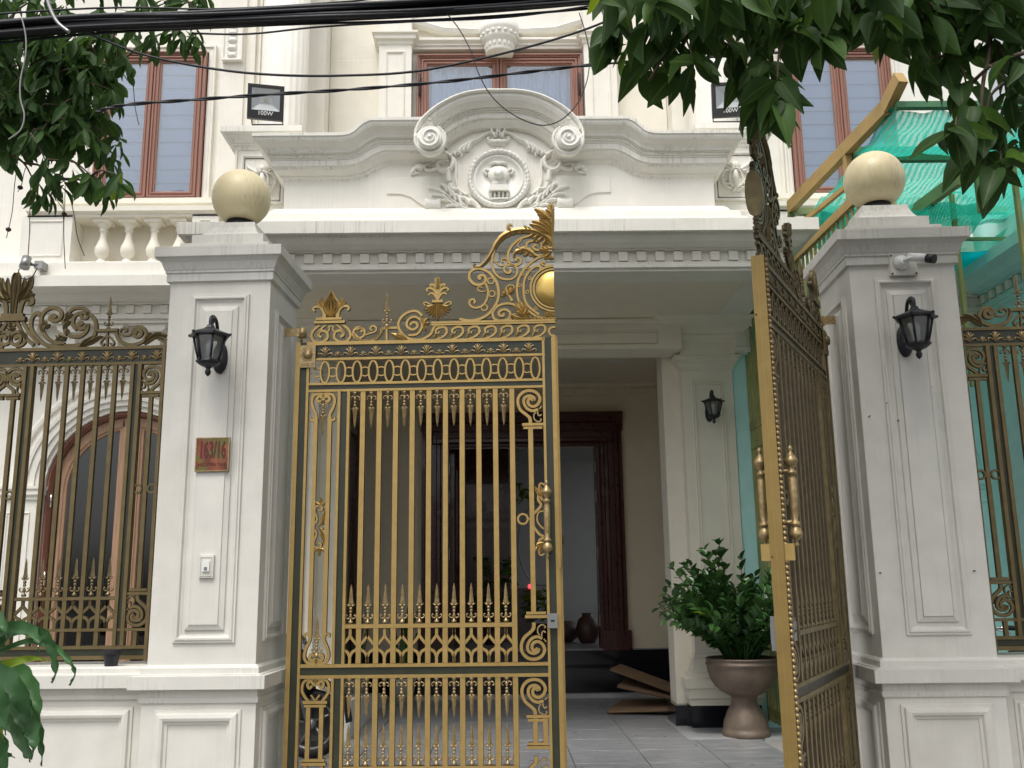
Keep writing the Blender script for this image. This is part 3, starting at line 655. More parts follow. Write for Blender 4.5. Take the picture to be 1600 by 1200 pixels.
# ------------------------------------------------------------------ wings (left and right, the same design)
WS = []
def wing(sx):
    X = lambda x: CXB+sx*x           # x measured outwards from the centre line
    XO = 6.3
    wn = node('wing', villa); WS.append(wn)
    def span(a, b): return (min(X(a), X(b)), max(X(a), X(b)))
    # cornice: path drawn left to right
    xa, xb = span(2.5, XO)
    prof = [(-.3, 4.75), (.5, 4.73), (.5, 4.612), (.42, 4.61), (.36, 4.585), (.30, 4.53), (.26, 4.512), (.24, 4.512), (.24, 4.495), (.19, 4.495), (.19, 4.395), (.215, 4.393), (.215, 4.37), (.23, 4.365), (.23, 4.34), (.20, 4.335), (.20, 4.30), (.05, 4.30), (.05, 4.02), (.07, 4.01), (.07, 3.98), (0, 3.97), (-.2, 3.97)]
    cn = moulding('wing_cornice', [(xa, 9.96), (xb, 9.96)], prof, 'plaster', par=wn)
    x = xa+.1
    while x < xb:
        part('dentil', None, 'plaster', cn, me=dmesh, loc=(x, 9.78-10, 4.445-.15)); x += .178
    cb = MB(); cb.prism([(-.145, 0), (.145, 0), (.12, -.03), (.12, -.055), (.08, -.085), (-.08, -.085), (-.12, -.055), (-.12, -.03)], -.13, 0, Bv=(0, 0, 1)); cb.prism([(-.062, -.085), (.062, -.085), (.062, -.25), (-.062, -.25)], -.09, 0); cb.sphere((0, -.09, -.14), .014, 6, 4)
    cm = cb.mesh('corbel', ['plaster'])
    x = X(2.75)
    while abs(x-CXB) < XO:
        part('corbel', None, 'plaster', wn, me=cm, loc=(x, 9.92-10, 4.30-.15)); x += sx*.445
    # balustrade under the window
    x0, x1 = span(3.26, 4.52)
    b = MB(); b.box(x0, x1, 9.93, YW+.01, 4.9, 5.47)
    part('balustrade_back', b, 'plaster_y', wn)
    b = MB()
    b.sweep([(span(2.9, 5.0)[0], 9.96), (span(2.9, 5.0)[1], 9.96)], [(-.2, 5.70), (.18, 5.70), (.18, 5.64), (.16, 5.635), (.16, 5.60), (.13, 5.57), (.13, 5.545), (.34, 5.54), (.34, 5.49), (.30, 5.47), (.30, 5.44), (-.1, 5.44)]); part('balustrade_rail', b, 'plaster_y', wn)
    b = MB(); b.box(*span(2.8, XO), 9.56, YW, 4.73, 4.90); b.box(*span(2.8, XO), 9.62, YW, 4.90, 4.93); part('balustrade_plinth', b, 'plaster', wn)
    bp = [(.075, 0), (.075, .035), (.055, .045), (.05, .06), (.035, .075), (.04, .09), (.065, .12), (.078, .16), (.074, .20), (.055, .25), (.036, .31), (.03, .36), (.034, .385), (.045, .392), (.045, .405), (.034, .41), (.05, .44), (.075, .47), (.08, .50), (.08, .515)]
    bm_ = MB(); bm_.lathe(bp, (0, 0, 0), 20); bm_.box(-.085, .085, -.085, .085, -.02, .03); bm_.box(-.09, .09, -.09, .09, .475, .53); me = bm_.mesh('baluster', ['plaster_y'])
    for k in range(4): part('baluster', None, 'plaster_y', wn, me=me, loc=(X(3.42+k*.272 if True else 0), 9.78-10, 4.925-.15))
    for a, bb in ((4.52, 5.05), (2.98, 3.26)):
        b = MB(); b.box(*span(a, bb), 9.66, YW, 4.93, 5.46); part('balustrade_pier', b, 'plaster', wn)
        b = MB(); b.sweep(rect(*span(a+.1, bb-.1), 5.02, 5.38), [(.02, 0), (.01, .012), (0, 0)], closed=True, A=(1, 0, 0), Bv=(0, 0, 1), N=(0, -1, 0), O=(0, 9.66, 0)); part('pier_panel', b, 'plaster', wn)
    # ground floor wall with the arched opening
    ca, ra, zs = X(3.96), .83, 2.60; N = 24
    arc = [(ca+ra*math.cos(PI*i/N), zs+ra*math.sin(PI*i/N)) for i in range(N+1)]
    b = MB(); l, r = span(2.5, XO)
    b.box(l, ca-ra, YW, YW+.3, 0, 4.7); b.box(ca+ra, r, YW, YW+.3, 0, 4.7)
    for i in range(N):
        (xr, zr), (xl, zl) = arc[i], arc[i+1]
        b.add([(xl, YW, zl), (xr, YW, zr), (xr, YW, 4.7), (xl, YW, 4.7)], [(0, 1, 2, 3)]); b.add([(xl, YW, zl), (xr, YW, zr), (xr, YW+.3, zr), (xl, YW+.3, zl)], [(0, 1, 2, 3)])
    part('wing_wall', b, 'teal_lit' if sx == 1 else 'plaster', wn)
    op = [(ca+ra, .3)]+arc+[(ca-ra, .3)]
    mm = 'teal_lit' if sx == 1 else 'plaster'
    arch = node('arch', wn)
    b = MB(); ap = [(ca+.86*math.cos(PI*i/32), zs+.02+.86*math.sin(PI*i/32)) for i in range(33)]
    b.sweep(ap, [(0, 0), (0, .03), (.05, .04), (.055, .055), (.12, .06), (.125, .075), (.16, .08), (.165, .0)], A=(1, 0, 0), Bv=(0, 0, 1), N=(0, -1, 0), O=(0, YW, 0)); part('arch_moulding', b, mm, arch)
    b = MB(); ap = [(ca+1.12*math.cos(PI*i/32), zs+.02+1.12*math.sin(PI*i/32)) for i in range(33)]
    b.sweep(ap, [(0, 0), (0, .03), (.03, .035), (.06, .02), (.065, 0)], A=(1, 0, 0), Bv=(0, 0, 1), N=(0, -1, 0), O=(0, YW, 0)); part('arch_moulding', b, mm, arch)
    for s in (-1, 1):
        xa2, xb2 = sorted((ca+s*.86, ca+s*1.22))
        b = MB(); b.box(xa2, xb2, YW-.06, YW, .3, 2.5); b.sweep(rect(xa2+.07, xb2-.07, .6, 2.35), [(.012, 0), (.006, .012), (-.01, 0)], closed=True, A=(1, 0, 0), Bv=(0, 0, 1), N=(0, -1, 0), O=(0, YW-.06, 0)); part('impost_pier', b, mm, arch)
        b = MB(); b.sweep(rect(xa2, xb2, YW-.06, YW+.2), [(0, 2.48), (.02, 2.49), (.02, 2.52), (.045, 2.54), (.045, 2.58), (.06, 2.60), (.06, 2.63), (0, 2.635)], closed=True); part('impost', b, mm, arch)
    # arched timber door
    dr = node('arched_door', wn)
    b = MB(); b.sweep(op, [(0, 0), (0, .06), (-.03, .07), (-.04, .04), (-.05, .0), (-.05, -.06)], A=(1, 0, 0), Bv=(0, 0, 1), N=(0, -1, 0), O=(0, YW+.1, 0)); part('door_frame', b, 'wood', dr)
    for s in (-1, 1):
        r2 = ra-.06
        half = [(ca+s*r2*math.cos(PI/2*i/14), zs+r2*math.sin(PI/2*i/14)) for i in range(15)]
        po = [(ca+s*r2, .32)]+half[:-1]+[(ca+s*.008, half[-1][1]), (ca+s*.008, .32)]
        if s == -1: po = po[::-1]
        b = MB(); b.sweep(po, [(0, -.03), (0, .03), (-.09, .03), (-.10, .02), (-.12, .015), (-.13, -.01), (-.13, -.03)], closed=True, A=(1, 0, 0), Bv=(0, 0, 1), N=(0, -1, 0), O=(0, YW+.14, 0)); part('door_leaf', b, 'wood2', dr)
        r3 = r2-.125
        g = [(ca+s*r3*math.cos(PI/2*i/14), zs+r3*math.sin(PI/2*i/14)) for i in range(15)]
        g = [(p[0] if abs(p[0]-ca) > .13 else ca+s*.13, p[1]) for p in g]
        b = MB(); b.prism([(ca+s*r3, .44)]+g+[(ca+s*.13, .44)], YW+.145, YW+.15); part('pane', b, 'dglass', dr)
        b = MB()
        for hz in (2.42, 1.62, .9): b.tube([(ca+s*(ra-.055), YW+.06, hz), (ca+s*(ra-.055), YW+.06, hz+.14)], .012, 8)
        part('door_hinge', b, 'chrome', dr)
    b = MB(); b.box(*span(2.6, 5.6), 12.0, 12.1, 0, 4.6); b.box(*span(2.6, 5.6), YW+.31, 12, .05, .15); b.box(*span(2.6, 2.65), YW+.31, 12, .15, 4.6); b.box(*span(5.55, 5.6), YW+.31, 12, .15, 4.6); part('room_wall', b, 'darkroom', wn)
    b = MB(); b.box(ca-.7, ca+.7, 9.3, YW, .15, .32); b.box(ca-.95, ca+.95, 9.5, 9.99, .15, .24); part('door_step', b, 'conc', wn)
wing(-1); wing(1)
# right side return of the house, running towards the street with the same cornice
b = MB(); b.box(5.16, 5.4, 6.9, 10.0, 0, 5.9); sr = part('side_return_wall', b, 'teal_lit', villa)
b = MB(); b.sweep([(5.16, 9.96), (5.16, 6.95)][::-1] if False else [(5.16, 10.0), (5.16, 6.9)], [(0, 4.74), (.34, 4.73), (.34, 4.612), (.28, 4.61), (.24, 4.585), (.18, 4.53), (.12, 4.512), (.07, 4.512), (.07, 4.495), (.02, 4.495), (.02, 4.395), (.045, 4.393), (.045, 4.37), (.06, 4.365), (.06, 4.34), (.03, 4.335), (.03, 4.30), (0, 4.30)]); sc_ = part('side_return_cornice', b, 'teal_lit', villa)
for k in range(18):
    o = part('dentil', None, 'plaster', sc_, me=dmesh, loc=(5.13, 7.0+k*.1655-10, 4.445-.15)); o.rotation_euler = (0, 0, -PI/2)
# ------------------------------------------------------------------ porch interior
BY = 9.8
for sx in (-1, 1):
    X = lambda x: CXB+sx*x
    def span(a, b): return (min(X(a), X(b)), max(X(a), X(b)))
    pl = node('porch_pilaster', villa)
    b = MB(); b.box(*span(1.76, 2.75), 10.25, 10.6, .15, 4.31); part('pilaster_back', b, 'porchp', pl)
    b = MB(); x0, x1 = span(1.94, 2.49); b.box(x0, x1, 10.08, 10.25, .5, 3.82); part('shaft', b, 'porchp', pl)
    b = MB(); b.sweep(rect(x0+.12, x1-.12, .95, 3.66), [(.02, 0), (.02, .012), (.012, .014), (.006, .004), (-.006, .004), (-.012, .014), (-.02, .012), (-.022, .0)], closed=True, A=(1, 0, 0), Bv=(0, 0, 1), N=(0, -1, 0), O=(0, 10.08, 0)); part('shaft_panel', b, 'porchp', pl)
    rr = rect(x0, x1, 10.08, 10.4)
    b = MB(); b.sweep(rr, [(0, 3.80), (.015, 3.81), (.015, 3.84), (.04, 3.86), (.04, 3.885), (.065, 3.90), (.065, 3.93), (.085, 3.94), (.085, 3.955), (0, 3.96)], closed=True); part('capital', b, 'porchp', pl)
    b = MB(); b.box(x0-.02, x1+.02, 9.98, 10.4, 3.955, 4.32); part('entablature_block', b, 'porchp', pl)
    b = MB(); b.sweep(rect(x0-.02, x1+.02, 9.98, 10.7), [(0, 4.09), (.02, 4.10), (.03, 4.13), (.06, 4.15), (.06, 4.17), (.12, 4.21), (.15, 4.24), (.22, 4.25), (.24, 4.28), (.30, 4.30), (.31, 4.311)], closed=True); part('crown_moulding', b, 'porchp', pl)
    b = MB(); b.sweep(rr, [(.001, .86), (.012, .855), (.012, .82), (.03, .80), (.03, .75), (.05, .70), (.05, .685), (.085, .67), (.085, .63), (.13, .62), (.13, .53), (.105, .52), (.105, .43), (.08, .42), (.08, .36), (0, .35)], closed=True); part('pilaster_base', b, 'porchp', pl)
    b = MB(); b.sweep(rect(x0-.055, x1+.055, 10.02, 10.6), [(-.3, .353), (.02, .353), (.02, .151), (-.3, .151)], closed=True); b.box(min(X(1.72), X(2.8)), max(X(1.72), X(2.8)), 10.12, 10.6, .151, .352); part('black_plinth', b, 'granite', pl)
b = MB(); b.box(CXB-1.915, CXB+1.915, BY+.02, BY+.44, 3.985, 4.308)
b.sweep([(CXB-1.79, BY+.02), (CXB+1.79, BY+.02)], [(0, 4.31), (.04, 4.305), (.03, 4.28), (.012, 4.26), (.012, 4.20), (.0, 4.19)]); part('beam', b, 'porchp', villa)
b = MB(); b.sweep(rect(CXB-1.65, CXB+1.65, 4.04, 4.16), [(.012, 0), (.012, .01), (0, .0), (-.004, .0)], closed=True, A=(1, 0, 0), Bv=(0, 0, 1), N=(0, -1, 0), O=(0, BY+.02, 0)); part('beam_panel', b, 'porchp', villa)
wallpart('inner_ceiling', [(-2.6, 2.75, 10.2, 13.3, 4.27, 4.33)], 'ceiling')
b = MB(); b.lathe([(0, 4.268), (.07, 4.268), (.08, 4.262), (.10, 4.262), (.10, 4.27)], (1.45, 11.6, 0), 24); part('ceiling_light', b, 'white', villa, label='small unlit recessed ceiling light')
# back wall with the door opening (x -.75..1.38)
b = MB()
for q in ((-2.6, -.75), (1.38, 2.75)): b.box(q[0], q[1], 13.1, 13.35, .15, 4.3)
b.box(-.75, 1.38, 13.1, 13.35, 3.42, 4.3); part('porch_back_wall', b, 'porch', villa)
wallpart('porch_side_wall', [(-2.25, -1.98, 10.6, 13.1, .15, 4.3), (2.6, 2.75, 10.6, 13.1, .15, 4.3)], 'porch')
cr = moulding('crown_cornice', [(-1.98, 13.1), (2.6, 13.1)], [(0, 4.27), (.12, 4.268), (.10, 4.24), (.06, 4.215), (.05, 4.20), (.05, 4.12), (.02, 4.11), (0, 4.10)], 'porch')
x = -1.9
sm_ = MB(); sm_.box(-.04, .04, -.05, .002, -.034, .034); smm = sm_.mesh('dentil', ['porch'])
while x < 2.5: part('dentil', None, 'porch', cr, me=smm, loc=(x, 13.05-10, 4.16-.15)); x += .15
# black granite platform and steps
for nm, q in (('platform', (-1.98, 2.6, 13.0, 17.2, .15, .70)), ('step', (-1.98, 2.6, 12.72, 13.0, .15, .50)), ):
    b = MB(); b.box(*q); part(nm, b, 'granite', villa)
b = MB(); b.box(-1.98, 2.6, 12.6, 12.72, .151, .20); part('step_skirting', b, 'tile2', villa)
# mahogany door case
dc = node('door_case', villa)
b = MB()
jp = [(0, 0), (0, .05), (.03, .07), (.06, .07), (.075, .05), (.12, .05), (.13, .065), (.20, .065), (.21, .05), (.26, .05), (.28, .075), (.32, .075), (.33, 0)]
b.sweep([(1.36, .70), (1.36, 3.40), (-.73, 3.40), (-.73, .70)], jp, A=(1, 0, 0), Bv=(0, 0, 1), N=(0, -1, 0), O=(0, 13.1, 0)); part('architrave', b, 'mahog', dc)
b = MB(); b.sweep([(-1.07, 13.09), (1.70, 13.09)], [(0, 3.62), (.06, 3.63), (.06, 3.72), (.09, 3.74), (.09, 3.77), (.13, 3.82), (.13, 3.87), (0, 3.88)]); b.sweep(rect(-.9, 1.53, 3.46, 3.60), [(.02, .09), (0, .075)], closed=True, A=(1, 0, 0), Bv=(0, 0, 1), N=(0, -1, 0), O=(0, 13.1, 0)); part('door_cornice', b, 'mahog', dc)
for xx in (-.90, 1.53):
    b = MB(); b.box(xx-.19, xx+.19, 12.99, 13.1, .70, .95); part('plinth_block', b, 'mahog', dc)
for s, xx in ((1, -.75), (-1, 1.38)):
    b = MB(); b.box(min(xx, xx+s*.06), max(xx, xx+s*.06), 13.1, 13.4, .70, 3.42); jb = part('jamb', b, 'mahog', dc)
    for hz in (1.0, 1.9, 2.65, 3.05):
        h = MB(); h.box(min(xx+s*.06, xx+s*.068), max(xx+s*.06, xx+s*.068), 13.14, 13.22, hz, hz+.15); part('hinge', h, 'grey', jb)
# open door leaf folded back inside on the left
b = MB(); b.box(-.69, -.63, 13.4, 14.3, .72, 3.38); b.sweep(rect(13.5, 14.2, .9, 3.2), [(.03, 0), (.02, .02), (0, 0)], closed=True, A=(0, 1, 0), Bv=(0, 0, 1), N=(1, 0, 0), O=(-.63, 0, 0)); part('door_leaf', b, 'mahog', dc)
# hall behind the door
b = MB()
b.box(-1.9, 2.5, 17.2, 17.3, .7, 4.2); b.box(-1.95, -1.9, 13.35, 17.2, .7, 4.2); b.box(2.5, 2.55, 13.35, 14.2, .7, 4.2); b.box(2.5, 2.55, 16.9, 17.2, .7, 4.2); b.box(2.5, 2.55, 14.2, 16.9, .7, 1.3); b.box(2.5, 2.55, 14.2, 16.9, 3.9, 4.2); b.box(-1.9, 2.5, 13.35, 17.2, 4.1, 4.2); part('hall_wall', b, 'inwall', villa)  # unseen opening added in the right wall to let sky light in
b = MB(); b.box(-1.9, 2.5, 13.05, 17.2, .70, .715); part('hall_floor', b, 'tile', villa)
moulding('hall_cornice', [(-1.9, 17.2), (2.5, 17.2)], [(0, 4.1), (.14, 4.09), (.10, 4.04), (.05, 4.0), (0, 3.96)], 'inwall')
moulding('hall_cornice', [(-1.9, 17.2), (2.5, 17.2)], [(0, 3.72), (.03, 3.71), (.03, 3.68), (0, 3.66)], 'inwall')
# side doorway in the left porch wall
b = MB(); b.sweep([(11.55, .7), (11.55, 3.55), (12.85, 3.55), (12.85, .7)][::-1], [(0, 0), (0, .05), (.05, .07), (.15, .05), (.22, .07), (.25, 0)], A=(0, 1, 0), Bv=(0, 0, 1), N=(1, 0, 0), O=(-1.98, 0, 0)); b.box(-1.985, -1.96, 11.55, 12.85, .5, 3.55)
b.sweep([(11.2, 3.80), (13.0, 3.80)], [(0, 0), (0, .12), (.06, .12), (.1, .05), (.12, 0)], A=(0, 1, 0), Bv=(0, 0, 1), N=(1, 0, 0), O=(-1.98, 0, 0)); part('side_door', b, 'mahog', villa)
# block wall seen past the right pilaster, teal light painted into its colour
b = MB()
for k in range(9): b.box(2.75, 5.6, 10.62, 10.80, .15+k*.46+.020, .15+(k+1)*.46)
b.box(2.75, 5.6, 10.67, 10.8, .15, 4.3); part('block_wall', b, 'teal_lit', villa)
# ================================================================== gate pillars and front walls (fence frame)
def paneled(b, A, N, O, x0, x1, z0, z1, step=.0):
    # bead frame, sunk margin and a raised field with sloping edges
    kw = dict(closed=True, A=A, Bv=(0, 0, 1), N=N, O=O)
    b.sweep(rect(x0, x1, z0, z1), [(0, 0), (0, .014), (-.012, .014), (-.018, .022), (-.03, .022), (-.036, .006), (-.05, .002)], **kw)
def field(b, A, N, O, x0, x1, z0, z1):
    b.sweep(rect(x0, x1, z0, z1), [(0, .0), (0, .012), (-.032, .024), (-.032, .028), (-.034, .028)], closed=True, A=A, Bv=(0, 0, 1), N=N, O=O)
    A = Vector(A); N = Vector(N); O = Vector(O); d = .0335
    b.add([O+A*x+Vector((0, 0, z))+N*.028 for x, z in rect(x0+d, x1-d, z0+d, z1-d)], [(0, 1, 2, 3)])
def sunk(b, A, N, O, x0, x1, z0, z1):
    kw = dict(closed=True, A=A, Bv=(0, 0, 1), N=N, O=O)
    b.sweep(rect(x0, x1, z0, z1), [(0, 0), (0, .010), (-.018, .012), (-.022, .028), (-.045, .034), (-.062, .028), (-.068, .012), (-.085, .008), (-.088, -.0)], **kw)
PW = .335
def pillar(cx, label, side):
    t = thing('gate_pillar', label, 'pillar', (cx, 6.335, 0), fence=True, group=None)
    r = rect(cx-PW, cx+PW, 6.0, 6.67)
    b = MB(); b.box(cx-PW-.017, cx+PW+.017, 5.983, 6.687, .0, .925); part('pedestal', b, 'pillar', t)
    b = MB()
    for z0, z1 in ((.22, .865),): sunk(b, (1, 0, 0), (0, -1, 0), (0, 5.983, 0), cx-.265, cx+.265, z0, z1); sunk(b, (0, 1, 0), (1, 0, 0), (cx+PW+.017, 0, 0), 6.075, 6.595, z0, z1); sunk(b, (0, -1, 0), (-1, 0, 0), (cx-PW-.017, 0, 0), -6.595, -6.075, z0, z1)
    part('pedestal_panel', b, 'pillar', t)
    b = MB(); b.sweep(r, [(.0, .90), (.03, .905), (.035, .93), (.025, .94), (.025, .985), (.082, .987), (.082, 1.065), (.055, 1.068), (.055, 1.072), (.028, 1.075), (.028, 1.108), (.015, 1.122), (0, 1.125)], closed=True); part('base_slab', b, 'pillar_w', t)
    b = MB(); b.box(cx-PW, cx+PW, 6.0, 6.67, 1.12, 3.60); part('shaft', b, 'pillar', t)
    b = MB(); paneled(b, (1, 0, 0), (0, -1, 0), (0, 6.0, 0), cx-.185, cx+.20, 1.255, 3.472); field(b, (1, 0, 0), (0, -1, 0), (0, 6.0, 0), cx-.115, cx+.13, 1.33, 3.39)
    paneled(b, (0, 1, 0), (1, 0, 0), (cx+PW, 0, 0), 6.12, 6.55, 1.255, 3.40); field(b, (0, 1, 0), (1, 0, 0), (cx+PW, 0, 0), 6.20, 6.47, 1.33, 3.33)
    paneled(b, (0, -1, 0), (-1, 0, 0), (cx-PW, 0, 0), -6.55, -6.12, 1.255, 3.40); field(b, (0, -1, 0), (-1, 0, 0), (cx-PW, 0, 0), -6.47, -6.20, 1.33, 3.33)
    part('shaft_panel', b, 'pillar', t)
    b = MB(); b.sweep(r, [(0, 3.56), (.02, 3.565), (.02, 3.618), (.028, 3.622), (.028, 3.635), (.034, 3.645), (.05, 3.69), (.07, 3.712), (.085, 3.718), (.085, 3.786), (.0, 3.79), (-.06, 3.79)], closed=True); part('cap', b, 'pillar_w', t)
    b = MB()
    b.box(cx-.30, cx+.30, 6.035, 6.635, 3.788, 3.85); b.box(cx-.245, cx+.245, 6.09, 6.58, 3.85, 3.93)
    b.sweep(rect(cx-.15, cx+.15, 6.185, 6.485), [(.06, 3.93), (.03, 3.965), (.01, 4.01), (0, 4.05), (-.149, 4.052)], closed=True); part('neck', b, 'pillar_w', t)
    return t
LP, RP = -2.137, 2.300
pillar(LP, 'left grey white gate pillar with house number plaque', -1)
pillar(RP, 'right grey white gate pillar with white security camera', 1)
b = MB(); pp_ = bpy.data.objects.get('gate_pillar.001')
for q in ((1385, 630), (1359, 650), (1404, 657), (1454, 605), (1444, 594), (1376, 895), (1523, 892)):
    c_ = F(q[0], q[1], 5.985); b.lathe([(0, 5.975), (.0035, 5.977), (.004, 6.0)], (c_.x, 0, c_.z), 8, ax='Y')
part('wall_plug', b, 'black', pp_, kind='stuff')
for cx, lab in ((LP, 'aged cream ball lamp on top of the left gate pillar'), (RP, 'aged cream ball lamp on top of the right gate pillar')):
    t = thing('ball_lamp', lab, 'lamp', (cx, 6.335, 4.05), fence=True, group='ball lamps on the gate pillars')
    b = MB(); pr = [(.204*math.sin(PI*i/24), 4.288-.204*math.cos(PI*i/24)) for i in range(25)]; pr = [p for p in pr if p[1] > 4.105]; b.lathe([(0, pr[0][1])]+pr, (cx, 6.335, 0), 48); part('globe', b, 'ball', t)
    b = MB(); b.lathe([(0, 4.05), (.11, 4.05), (.11, 4.07), (.095, 4.085), (.095, 4.108), (0, 4.108)], (cx, 6.335, 0), 28); part('collar', b, 'blackp', t)
def front_wall(x0, x1, label):
    t = thing('front_wall', label, 'wall', ((x0+x1)/2, 6.33, 0), fence=True)
    b = MB(); b.box(x0, x1, 6.12, 6.54, 0, .93); part('body', b, 'pillar', t)
    b = MB()
    n = max(1, round((x1-x0)/1.3)); s = (x1-x0)/n
    for k in range(n): sunk(b, (1, 0, 0), (0, -1, 0), (0, 6.12, 0), x0+k*s+.10, x0+(k+1)*s-.10, .2, .87)
    part('sunk_panel', b, 'pillar', t)
    b = MB(); b.sweep([(x0, 6.12), (x1, 6.12)], [(-.2, .91), (.02, .915), (.025, .94), (.015, .95), (.015, .985), (.08, .987), (.08, 1.065), (.05, 1.068), (.03, 1.072), (.03, 1.10), (.02, 1.112), (-.4, 1.112)]); part('coping', b, 'pillar_w', t)
front_wall(-5.9, LP-PW-.018, 'low panelled white wall under the left iron fence')
front_wall(RP+PW+.018, 5.9, 'low panelled white wall under the right iron fence')
# ================================================================== ironwork
YI = 6.3
def G(px, py): p = F(px, py, YI); return (p.x, p.z)
def c1(x, y): return G(440+x/3.478, 310+y/3.478)
def c2(x, y): return G(440+x/3.478, 590+y/3.478)
def c3(x, y): return G(440+x/3.478, 880+y/3.478)
def c4(x, y): return G(720+x/5.219, 310+y/5.219)
def c8(x, y): return G(x/5.714, 420+y/5.714)
PX = YI/1500*1.04      # metres per photo pixel at the grille
GD = ['gold', 'golddark', 'green', 'antique', 'disc']
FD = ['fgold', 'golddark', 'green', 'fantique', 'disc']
def spiral(c, r0, r1, a0, turns, n=30, ry=1):
    return [(c[0]+(r0+(r1-r0)*(i/n)**.8)*math.cos(a0+turns*2*PI*i/n), c[1]+ry*(r0+(r1-r0)*(i/n)**.8)*math.sin(a0+turns*2*PI*i/n)) for i in range(n+1)]
def lobe(b, p0, p1, w, bend=.2, t=.012, y=0, n=6, tip=.15, relief=.28, mi=0):
    a = Vector(p0); c = Vector(p1); d = c-a; m = (a+c)/2+Vector((-d.y, d.x))*bend; pts = []; ws = []
    for i in range(n+1):
        q = i/n; pts.append(a*(1-q)**2+m*2*q*(1-q)+c*q*q); ws.append(w*(.45+.55*math.sin(PI*min(1, q*1.5)/1.0*.5+.0))*(1 if q < .55 else 1-(1-tip)*((q-.55)/.45)**1.6))
    b.ribbon(pts, ws, t, y, relief=relief, mi=mi, ch=.5)
def fan(b, c, n, a0, a1, L, w, y=0, droop=.25, t=.012, mi=0):
    for i in range(n):
        a = a0+(a1-a0)*i/(n-1); k = math.cos(a-(a0+a1)/2)
        l = L*(.7+.3*k) if n > 2 else L
        s = 1 if a < (a0+a1)/2 else -1
        lobe(b, c, (c[0]+l*math.cos(a), c[1]+l*math.sin(a)), w, -droop*s if abs(a-(a0+a1)/2) > .05 else 0, t, y, mi=mi)
def rib(b, pts, w, k=5, t=.011, y=YI, **kw): b.ribbon(spl(pts, k), [x*1.12 for x in w] if isinstance(w, (list, tuple)) else w*1.12, t, y, **kw)
# spear finial, pointing up, base at the origin
def spear_mesh(name, mats, L=.248):
    b = MB(); s = L/.248
    b.lathe([(0, 0), (.012, .0), (.017, .006), (.014, .016), (.006, .021), (.006, .03)], (0, 0, 0), 10, 3)
    b.lathe([(0, .028), (.006, .03), (.012, .043), (.006, .056), (.007, .062)], (0, 0, 0), 10, 3)
    for z, r in ((.074, .0105), (.094, .0115)): b.sphere((0, 0, z*s), r, 10, 6, 3)
    for q in (-1, 1):
        b.tube([(q*x, y, z) for x, y, z in ((.003, 0, .036), (.016, 0, .030), (.028, 0, .036), (.033, 0, .048), (.026, 0, .055), (.019, 0, .050))], [.0045, .005, .005, .005, .004, .003], 6, 3)
        b.tube([(q*x, y, z) for x, y, z in ((.004, 0, .112*s), (.014, 0, .113*s), (.025, 0, .121*s))], [.008, .006, .003], 6, 3)
    z0 = .113*s; vs = []; pr = [(.014, 0), (.017, .012), (.0125, .04), (.010, .075), (.0065, .11), (.0008, L-z0)]
    for r, z in pr: vs += [(r, 0, z0+z), (0, r*.75, z0+z), (-r, 0, z0+z), (0, -r*.75, z0+z)]
    fs = [(4*i+j, 4*i+(j+1) % 4, 4*i+4+(j+1) % 4, 4*i+4+j) for i in range(len(pr)-1) for j in range(4)]+[(3, 2, 1, 0)]
    b.add(vs, fs, 3); return b.mesh(name, mats)
def put(name, me, par, u, v, y=YI, rot=0, sx=1):
    o = part(name, None, 'gold', par, me=me); org = ORG[par.name]
    o.location = (u-org.x, y-org.y, v-org.z)
    if rot: o.rotation_euler = (0, rot, 0)
    return o
def vbar(name, par, u, v0, v1, w, t=.013, mats=GD, y=YI):
    b = MB(); b.ribbon([(u, v0), (u, v1)], w, t, y, ch=.07); return part(name, b, mats, par)
def strip(name, par, p0, p1, gold0, green, gold1, mats=GD, y=YI, vertical=False, t=.018):
    # rail or stile: two gold ribs with a dark green sunk band between; p0,p1 are the ends along the length, widths across
    b = MB(); (u0, v0), (u1, v1) = p0, p1
    if vertical:   # widths run along +u from u0
        b.box(u0, u0+gold0, y-t, y+t, v0, v1, 0)
        if green: b.box(u0+gold0, u0+gold0+green, y-t*.45, y+t*.45, v0, v1, 2)
        if gold1: b.box(u0+gold0+green, u0+gold0+green+gold1, y-t*.9, y+t*.9, v0, v1, 0)
    else:          # widths run along -v from v0
        b.box(u0, u1, y-t, y+t, v0-gold0, v0, 0)
        if green: b.box(u0, u1, y-t*.45, y+t*.45, v0-gold0-green, v0-gold0, 2)
        if gold1: b.box(u0, u1, y-t*.9, y+t*.9, v0-gold0-green-gold1, v0-gold0-green, 0)
    return part(name, b, mats, par)
def tracery_mesh(name, mats, pitch, H, w=.026):
    b = MB(); h = pitch/2-w*.25; mid = H*.5
    for s in (-1, 1):
        b.ribbon(spl([(0, H), (0, H*.83), (s*h*.25, H*.72), (s*h, mid+H*.02)], 3), w*.8, .009, 0)
        b.ribbon(spl([(0, 0), (0, H*.17), (s*h*.3, H*.33), (s*h*.8, mid-H*.10), (s*h, mid-H*.02)], 3), w*.8, .0085, 0)
    return b.mesh(name, mats)
def fleur_mesh(name, big=True):
    b = MB(); k = 1 if big else .55
    def st(p, w): b.tube([(x*k, 0, z*k) for x, z in p], [q*k for q in w], 5, 3, sx=1)
    st([(0, 0), (0, .045), (0, .075)], [.004, .007, .003])
    for s in (-1, 1):
        st([(s*.003, .01), (s*.016, .045), (s*.03, .055), (s*.034, .045)], [.004, .0055, .005, .003])
        st([(s*.003, .008), (s*.026, .025), (s*.045, .028), (s*.050, .016), (s*.044, .010)], [.004, .005, .005, .004, .003])
        st([(s*.002, .02), (s*.010, .062), (s*.018, .068)], [.003, .005, .003])
    return b.mesh(name, GD)
fl_big, fl_small = fleur_mesh('fleur'), fleur_mesh('fleur', False)
